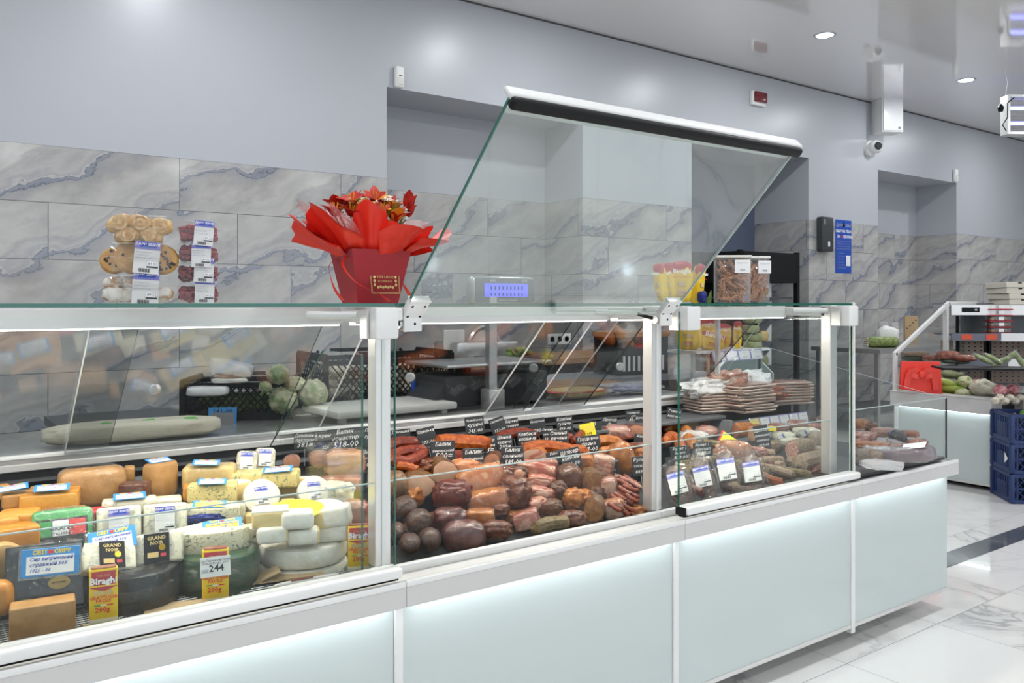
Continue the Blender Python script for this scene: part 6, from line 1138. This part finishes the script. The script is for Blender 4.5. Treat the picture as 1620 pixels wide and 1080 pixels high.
# ---------------------------------------------------------------- the far counter with fruit and vegetables
FX = 5.74; yl = 3.24
t = thing('vegetable_counter', 'white open vegetable counter at the far right, frosted lit front', 'display counter', (FX, 2.9, 0))
def fb(b, x0, x1, y0, y1, z0, z1, m, r=0): b.box(x0 - FX, x1 - FX, y0 - 2.9, y1 - 2.9, z0, z1, m, r)
y0_, y1_ = 2.56, yl
b = MB(); fb(b, FX + .02, 6.75, y0_, y1_, .10, .50, 'white_metal'); b.build('cabinet_body', t)
b = MB(); fb(b, FX + .10, 6.70, y0_, y1_ - .02, 0, .10, 'black'); b.build('toe_kick', t)
b = MB(); fb(b, FX, FX + .01, y0_ + .01, y1_ - .03, .045, .50, 'frost'); b.build('front_panel', t); b = MB(); fb(b, FX - .003, FX + .012, y0_, y1_, .030, .046, 'alu'); b.build('bottom_trim', t)
b = MB(); fb(b, FX - .004, FX + .03, y1_ - .03, y1_, .03, .52, 'white_metal', .002); b.build('corner_post', t)
b = MB(); fb(b, FX - .05, FX + .10, y0_ - .0, y1_ + .005, .50, .60, 'white_rail', .003); fb(b, FX - .05, FX + .0, y0_, y1_ + .005, .595, .602, 'white_metal'); b.build('front_rail', t)
b = MB(); fb(b, FX - .028, FX - .012, y0_ + .02, y1_ - .05, .496, .5005, 'led'); b.build('led_strip', t)
b = MB(); fb(b, FX + .1, 6.70, y0_, y1_, .50, .56, 'casegrey'); b.build('deck', t)
# side frame of the left end
pf = [(FX + .01, .60), (FX + .01, .86), (6.50, 1.215), (6.95, 1.215), (6.95, .60)]
for i in range(3):
    b = MB(); (xa, za), (xb, zb) = pf[i], pf[i + 1]; L_ = math.hypot(xb - xa, zb - za); b.cbox(((xa + xb) / 2 - FX, yl - 2.9, (za + zb) / 2), (L_ + .02, .025, .032), 'white_metal', .004, 1, (0, -math.atan2(zb - za, xb - xa), 0)); b.build('side_frame', t)
b = MB(); b.prism([(x - FX, z) for x, z in pf], .006, 'glass', T(0, yl - 2.9, 0), 'glass_edge_pale'); b.build('side_glass', t)
b = MB(); fb(b, 6.44, 6.47, yl - .02, yl + .01, .60, 1.21, 'white_metal'); b.build('inner_post', t)
# second, slanted unit
B = thing('vegetable_counter', 'slanted part of the vegetable counter running out of the right edge', 'display counter', (FX + .03, 2.54, 0), R(-45))
def gb(b, x0, x1, y0, y1, z0, z1, m, r=0): b.box(x0, x1, y0, y1, z0, z1, m, r)
LB = 1.7
def wedge(b, o_, z0, z1, m): P_ = [(o_ + .02, o_), (LB, o_), (LB, .8), (.82, .8)]; b.add(([Vector((x, y, z0)) for x, y in P_] + [Vector((x, y, z1)) for x, y in P_], [[3, 2, 1, 0], [4, 5, 6, 7], [0, 1, 5, 4], [1, 2, 6, 5], [2, 3, 7, 6], [3, 0, 4, 7]]), m)
b = MB(); wedge(b, .045, .1, .50, 'white_metal'); b.build('cabinet_body', B); b = MB(); wedge(b, .12, 0, .1, 'black'); b.build('toe_kick', B)
b = MB(); gb(b, .01, LB, .03, .04, .06, .50, 'frost'); b.build('front_panel', B); b = MB(); gb(b, .13, LB, -.02, .12, .50, .60, 'white_rail', .003); b.build('front_rail', B); b = MB(); wedge(b, .125, .50, .56, 'casegrey'); b.build('deck', B)
# back of the rack: shelves, perforated plates and top canopy, along the view
Rk = thing('shelf_rack', 'grey perforated back rack with shelves and price rails, far right', 'shelf rack', (6.78, 2.98, 0), R(-40))
mat('perf', (.42, .31, .24), .5, c2=(.36, .27, .21), scale=6); mat('rail_grey', (.14, .15, .19), .4); mat('ticket_red', (.70, .09, .03), .5); mat('veg_dark', (.03, .05, .03), .4)
b = MB(); b.box(-.15, 1.2, .28, .34, .565, 1.22, 'midgrey'); b.build('back_wall', Rk)
b = MB(); b.box(-.36, 1.2, .02, .34, 1.125, 1.205, 'alu', .003); b.box(-.28, -.15, .016, .022, 1.15, 1.185, 'black'); b.build('canopy', Rk)
b = MB(); line(b, '03', .022, -.19, 1.160, 'ink_white', .012, bold=.0003); b.build('temperature_display', Rk)
for i, (z, dy) in enumerate(((.985, -.02), (.80, -.12))):
    b = MB(); b.box(-.38, 1.2, dy, .279, z - .012, z, 'rail_grey' if i == 0 else 'blackgloss'); b.build('shelf', Rk)
    b = MB(); b.box(-.38, 1.2, dy - .018, dy - .004, z - .05, z + .004, 'rail_grey'); b.build('price_rail', Rk)
    b = MB(); b.box(-.02, 1.2, dy - .024, dy - .019, z - .052, z + .006, 'whitegloss'); b.build('white_rail_insert', Rk)
for i, (x, z, dy) in enumerate(((-.27, .985, -.02), (-.09, .985, -.02))):
    b = MB(); b.cbox((x, dy - .0205, z - .022), (.08, .002, .04), 'ticket_red'); b.build('red_ticket', Rk)
for i, (x0, x1, z0, z1) in enumerate(((-.36, -.27, .80, .93), (-.22, -.04, .80, .93), (.02, 1.1, .80, .93), (-.22, -.04, .60, .74), (.02, 1.1, .60, .74))):
    b = MB(); b.box(x0, x1, .19, .20, z0, z1, 'perf')
    for p_ in range(int((x1 - x0) / .045)):
        for q_ in range(4): b.cbox((x0 + .025 + p_ * .045, .1895, z0 + .018 + q_ * .03), (.012, .0015, .008), 'black')
    b.build('perforated_plate', Rk)
for x in (-.25, -.015): b = MB(); b.box(x, x + .012, .15, .19, .58, 1.12, 'black'); b.build('slotted_upright', Rk)
def RK(x, y, z): return Matrix.Translation(Rk.location) @ Euler(Rk.rotation_euler).to_matrix().to_4x4() @ Vector((x, y, z))
# pizza boxes and cake packs
mat('pizza_box', (.62, .58, .50), .7)
for i in range(4):
    p, s = at(1600, 480 - i * 9, x=None, y=2.98); b = MB(); b.box(-.19, .19, -.16, .16, 0, .042, 'pizza_box', .003)
    for x in (-.09, 0, .09): b.cbox((x, -.161, .036), (.028, .002, .010), 'black', .002)
    b.cbox((.14, -.1615, .02), (.06, .001, .034), 'blue_card'); o = b.build('pizza_box', None, RK(.27 - i * .010, .20, 1.206 + i * .0435), (0, 0, R(-40 + (i % 2) * 2))); tag(o, 'beige pizza box on the far rack, %s of four' % ('lowest', 'second lowest', 'second highest', 'topmost')[i], 'pizza box')
for i in range(5):
    o = thing('cake_pack', 'clear cake pack with dark red base, %s of the stack' % ('lowest', 'second lowest', 'middle', 'second highest', 'topmost')[i], 'cake pack', RK(.0, .05, .9865 + i * .045), R(-40))
    b = MB(); b.box(-.085, .085, -.06, .06, 0, .008, 'red_card', .003); b.build('base_tray', o)
    b = MB(); b.box(-.075, .075, -.052, .052, .0085, .044, 'plastic', .006); b.build('clear_lid', o); b = MB(); b.cbox((.0, -.0535, .026), (.04, .001, .024), 'whitegloss'); b.build('white_label', o)
    for k in (-1, 0, 1): b = MB(); b.blob((.04, .05, .024), 'croissant', 2, .15, M=T(k * .045, 0, .022)); b.build('pastry', o)
# goods
def veg(u, v, w_, h_, d, m, label, name, cat, x=None, y=None, group=None, amp=.12, rot=0, wrap=None, pw=1, fr=2.5, roll=0):
    p, s = at(u, v, x=x, y=y); b = MB(); b.blob((w_ * s, d, h_ * s), m, 3, amp, fr, pw, u * .37); o = b.build(name, None, p, (0, R(roll), face(u) + R(rot))); tag(o, label, cat, group)
    if wrap: shrink(o, (w_ * s * 1.15, d * 1.1, h_ * s * 1.2), wrap, u, amp=.15, pw=.8)
    return o
mat('squash', (.30, .38, .06), .4, c2=(.22, .30, .03), scale=20); mat('garlic', (.60, .55, .46), .6, c2=(.42, .36, .28), scale=40); mat('radish', (.42, .05, .08), .4, c2=(.6, .3, .3), scale=40); mat('cucumber', (.14, .22, .05), .4, c2=(.30, .36, .12), scale=40)
for u, v, w_, h_, rl, lab in ((1497, 606, 34, 14, 12, 'light green squash at the back left of the lower deck'), (1508, 616, 40, 14, 4, 'light green squash in the middle of the lower deck'), (1500, 622, 30, 12, -8, 'light green squash at the front left of the lower deck'), (1489, 612, 14, 26, 0, 'upright light green squash beside the red gift bag')): veg(u, v, w_, h_, .08, 'squash', lab, 'squash', 'squash', x=5.93, roll=rl)
veg(1526, 605, 26, 20, .11, 'cauli', 'cauliflower with green leaves in the middle of the lower deck', 'cauliflower', 'cauliflower', x=6.0, amp=.3); veg(1524, 622, 24, 15, .09, 'cauli', 'green white cabbage head at the front of the lower deck', 'cabbage', 'cabbage', x=5.88); veg(1555, 614, 38, 28, .14, 'cream_cheese', 'large cream cauliflower in the lower deck', 'cauliflower', 'cauliflower', x=5.95, amp=.35, fr=5)
for i in range(7): veg(1574 + i * 8, 634 - (i % 2) * 5, 13, 12, .05, 'garlic', 'garlic bulb at the front right of the lower deck', 'garlic_bulb', 'garlic', y=2.46, group='garlic bulbs on the lower deck', amp=.2)
for i, (u, v) in enumerate(((1582, 617), (1602, 616))): veg(u, v, 20, 18, .05, 'radish', 'film wrapped foam tray of radishes, %s of two' % ('left', 'right')[i], 'radish_tray', 'vegetable tray', y=2.52, wrap='wrap')
veg(1505, 591, 34, 15, .10, 'olive_pack', 'clear bowl of dark green vegetables above the squash', 'vegetable_tray', 'vegetable tray', x=6.1, wrap='wrap'); veg(1548, 604, 24, 9, .08, 'radish', 'white foam tray with red vegetables behind the cauliflower', 'vegetable_tray', 'vegetable tray', x=6.15, wrap='wrap')
for u, v, rl, lab in ((1556, 568, 28, 'film wrapped cucumber, leftmost on the upper shelf'), (1572, 568, 32, 'film wrapped cucumber, second on the upper shelf'), (1582, 572, -30, 'film wrapped cucumber leaning left on the upper shelf'), (1596, 566, -50, 'film wrapped cucumber standing steeply on the upper shelf'), (1614, 570, 60, 'film wrapped cucumber at the right edge')): veg(u, v, 30, 8, .04, 'cucumber', lab, 'cucumber', 'cucumber', y=2.62, roll=rl, wrap='wrap_fine')
for u, v, w_, h_, m, lab in ((1450, 560, 36, 8, 'salami_white', 'pale film pack at the left end of the upper shelf'), (1448, 567, 40, 9, 'veg_dark', 'dark film pack under the pale one, upper shelf left'), (1478, 566, 34, 10, 'raw_pink', 'pink meat pack in film, left on the upper shelf'), (1500, 562, 34, 14, 'raw_pink', 'pink meat pack in film, middle of the upper shelf'), (1528, 566, 34, 10, 'raw_pink', 'pink meat pack in film, right on the upper shelf'), (1512, 572, 40, 6, 'veg_dark', 'black food tray in front of the pink packs')): veg(u, v, w_, h_, .08, m, lab, 'film_pack', 'meat pack', x=6.3, wrap='wrap', pw=.6)
p, s = at(1500, 578, x=6.3); b = MB(); b.box(6.08, 6.5, 2.95, yl - .03, p.z - .02, p.z - .004, 'black'); o = b.build('glass_shelf'); tag(o, 'black shelf carrying the pink meat packs', 'shelf')
p, s = at(1550, 580, y=2.62); b = MB(); b.box(-.3, .42, -.12, .12, -.012, 0, 'black'); o = b.build('wire_shelf', None, (p.x + .05, 2.60, p.z - .004), (0, 0, R(-45))); tag(o, 'black shelf carrying the wrapped cucumbers', 'shelf')
# red gift bag with a bow
p, s = at(1456, 598, x=FX - .03); t = thing('gift_bag', 'flat red gift bag with large ribbon bow at the far counter corner', 'gift bag', p, face(1456) + R(14)); w_, h_ = 60 * s, 52 * s
b = MB(); vs = [Vector((-w_ * .46, 0, h_ / 2)), Vector((w_ * .48, 0, h_ / 2)), Vector((w_ * .54, -.01, -h_ / 2)), Vector((-w_ * .5, -.01, -h_ * .34)), Vector((-w_ * .46, .03, h_ / 2)), Vector((w_ * .48, .03, h_ / 2)), Vector((w_ * .54, .03, -h_ / 2)), Vector((-w_ * .5, .03, -h_ * .34))]
b.add((vs, [[0, 1, 2, 3], [4, 7, 6, 5], [0, 4, 5, 1], [1, 5, 6, 2], [2, 6, 7, 3], [3, 7, 4, 0]]), 'paper_red'); b.build('bag_body', t)
def rib(pts, wd): 
    b = MB(); vs, fs = [], []
    for i, (x, z, y) in enumerate(pts):
        q = pts[min(i + 1, len(pts) - 1)]; p0 = pts[max(i - 1, 0)]; d = Vector((q[0] - p0[0], 0, q[1] - p0[1])).normalized(); nrm = Vector((-d.z, 0, d.x)) * wd / 2; c = Vector((x, y, z)); vs += [c - nrm, c + nrm]
        if i: fs.append([2 * i - 2, 2 * i - 1, 2 * i + 1, 2 * i])
    n_ = len(vs); vs += [v + Vector((0, .004, 0)) for v in vs]; fs += [[f_ + n_ for f_ in q[::-1]] for q in fs]; b.add((vs, fs), 'ribbon_red'); return b
for sx in (-1, 1):
    rib([(0, h_ * .12, -.03), (sx * w_ * .14, h_ * .26, -.045), (sx * w_ * .27, h_ * .22, -.04), (sx * w_ * .33, -h_ * .02, -.03), (sx * w_ * .36, -h_ * .34, -.03)], w_ * .15).build('ribbon_tail', t)
    rib([(0, h_ * .12, -.035), (sx * w_ * .12, h_ * .06, -.05), (sx * w_ * .26, h_ * .12, -.045)], w_ * .13).build('ribbon_loop', t)
b = MB(); b.blob((w_ * .18, .03, h_ * .2), 'ribbon_red', 3, .2, 3, .8); b.build('knot', t, (0, -.045, h_ * .12))
# blue crates
def blue_crate(loc, rz, label):
    t = thing('blue_crate', label, 'crate', loc, rz, None); m = 'crate_blue'; w_, d, h_ = .56, .28, .178
    for sy in (-1, 1):
        b = MB(); b.cbox((0, sy * d / 2, h_ * .94), (w_, .014, h_ * .12), m); b.cbox((0, sy * d / 2, h_ * .06), (w_, .014, h_ * .12), m); b.cbox((0, sy * d / 2, h_ * .5), (w_, .012, .01), m)
        for k in range(9): x = -w_ / 2 + .03 + k * (w_ - .06) / 8; b.cbox((x, sy * d / 2, h_ * .5), (.010, .012, h_ * .9), m)
        for k in range(16): x = -w_ / 2 + .03 + k * (w_ - .06) / 15; b.cbox((x, sy * d / 2, h_ * .5), (.004, .008, h_ * .95), m, rot=(0, R(35), 0)); b.cbox((x, sy * d / 2, h_ * .5), (.004, .008, h_ * .95), m, rot=(0, R(-35), 0))
        b.build('long_side', t)
    for sx in (-1, 1):
        b = MB(); b.cbox((sx * w_ / 2, 0, h_ * .94), (.014, d, h_ * .12), m); b.cbox((sx * w_ / 2, 0, h_ * .08), (.014, d, h_ * .16), m); b.cbox((sx * w_ / 2, 0, h_ * .4), (.010, d * .5, h_ * .5), m)
        for k in range(8): b.cbox((sx * w_ / 2, -d / 2 + .02 + k * (d - .04) / 7, h_ * .5), (.012, .010, h_ * .9), m)
        for sy in (-1, 1): b.cbox((sx * w_ / 2, sy * d / 2, h_ * .5), (.03, .03, h_), m, .008, 2)
        b.build('short_side', t)
    b = MB(); b.cbox((0, 0, .006), (w_ - .01, d - .01, .008), m); b.build('crate_floor', t); return t
mat('crate_blue', (.006, .025, .11), .4)
cx, cy = 5.49, 2.365; th = R(-45); off = Matrix.Rotation(th, 4, 'Z') @ Vector((.28 + .012, .14, 0))
for i in range(3): blue_crate((cx + off.x, cy + off.y - .0, .002 + i * .181), th, 'dark blue slatted crate beside the vegetable counter, %s of three' % ('bottom', 'middle', 'top')[i])
b = MB(); b.prism([(-.02, -.03), (.025, 0), (-.02, .03)], .002, 'white'); q_ = Matrix.Rotation(th, 4, 'Z') @ Vector((-.296, -.10, 0)); o = b.build('paper_scrap', None, (cx + off.x + q_.x, cy + off.y + q_.y, .27), (0, 0, R(-135 + 0))); tag(o, 'white triangular paper scrap on the middle blue crate', 'paper')
mat('veg_green', (.07, .18, .02), .4)
rr = random.Random(8)
for i in range(7):
    q_ = Matrix.Rotation(th, 4, 'Z') @ Vector((rr.uniform(-.2, .2), rr.uniform(-.1, .1), 0)); b = MB(); b.blob((.15, .06, .055), 'veg_green', 3, .05); o = b.build('green_vegetable', None, (cx + off.x + q_.x, cy + off.y + q_.y, .52 + .02 * (i % 2)), (0, 0, rr.random() * 3)); tag(o, 'green cucumber-like vegetable lying in the top blue crate', 'vegetable', 'green vegetables in the top crate')
# table with leeks and containers by the far niche
t = thing('side_bench', 'grey steel table by the wall behind the vegetable counter', 'table', (7.62, 4.55, 0)); b = MB(); b.box(-.42, 1.2, -.35, .36, .76, .80, 'steel'); b.build('table_top', t)
for x in (-.38, 1.16):
    for y in (-.3, .3): b = MB(); b.box(x - .02, x + .02, y - .02, y + .02, 0, .76, 'steel'); b.build('leg', t)
b = MB(); b.box(-.4, .6, -.3, .3, .2, .22, 'midgrey'); b.build('lower_shelf', t)
b = MB(); b.cbox((0, 0, 0), (.30, .11, .10), 'cucumber', .04, 3); o = b.build('leek_bundle', None, (7.55, 4.38, .852), (0, 0, R(-36))); tag(o, 'bundle of green leeks lying on the steel table', 'leeks'); b = MB()
for k in range(14): b.blob((.022, .02, .02), 'garlic', 2, .1, M=T(-.155, -.035 + .023 * (k % 4), -.03 + .02 * (k // 4)))
b.build('leek_roots', o)
for i, (u, v, w_, h_, lab) in enumerate(((1398, 527, 16, 42, 'white translucent tub, left on the steel table'), (1414, 527, 16, 40, 'white translucent tub, right on the steel table'))):
    p, s = at(u, v, y=4.75); b = MB(); r_ = w_ * s / 2; hh = (p.z - .80) * 2; b.lathe([(.0001, 0), (r_ * .85, 0), (r_, hh), (r_ * 1.06, hh), (r_ * 1.06, hh + .01), (.0001, hh + .01)], 'wrap_milky', 20); b.lathe([(.0001, .004), (r_ * .8, .004), (r_ * .92, hh * .9), (.0001, hh * .9)], 'offwhite', 20); o = b.build('plastic_tub', None, (p.x, p.y, .801)); tag(o, lab, 'tub')
p, s = at(1394, 540, y=4.5); b = MB(); b.blob((.20, .10, .20), 'white', 3, .12, 2, .6, 2); o = b.build('white_bag', None, (p.x - .02, 4.42, .895), (0, R(10), R(-36))); tag(o, 'white paper bag standing left of the leeks', 'bag')
b = MB(); b.box(-.07, .07, -.015, .015, 0, .28, 'cardboard'); p, s = at(1444, 517, y=4.7)
for k in range(8): b.cbox((-.045 + .03 * (k % 4), -.016, .04 + .028 * k), (.02, .002, .008), 'ink_black')
o = b.build('brown_board', None, (p.x, 4.72, .801), (0, 0, R(-36))); tag(o, 'brown printed cardboard standing on the steel table', 'cardboard')
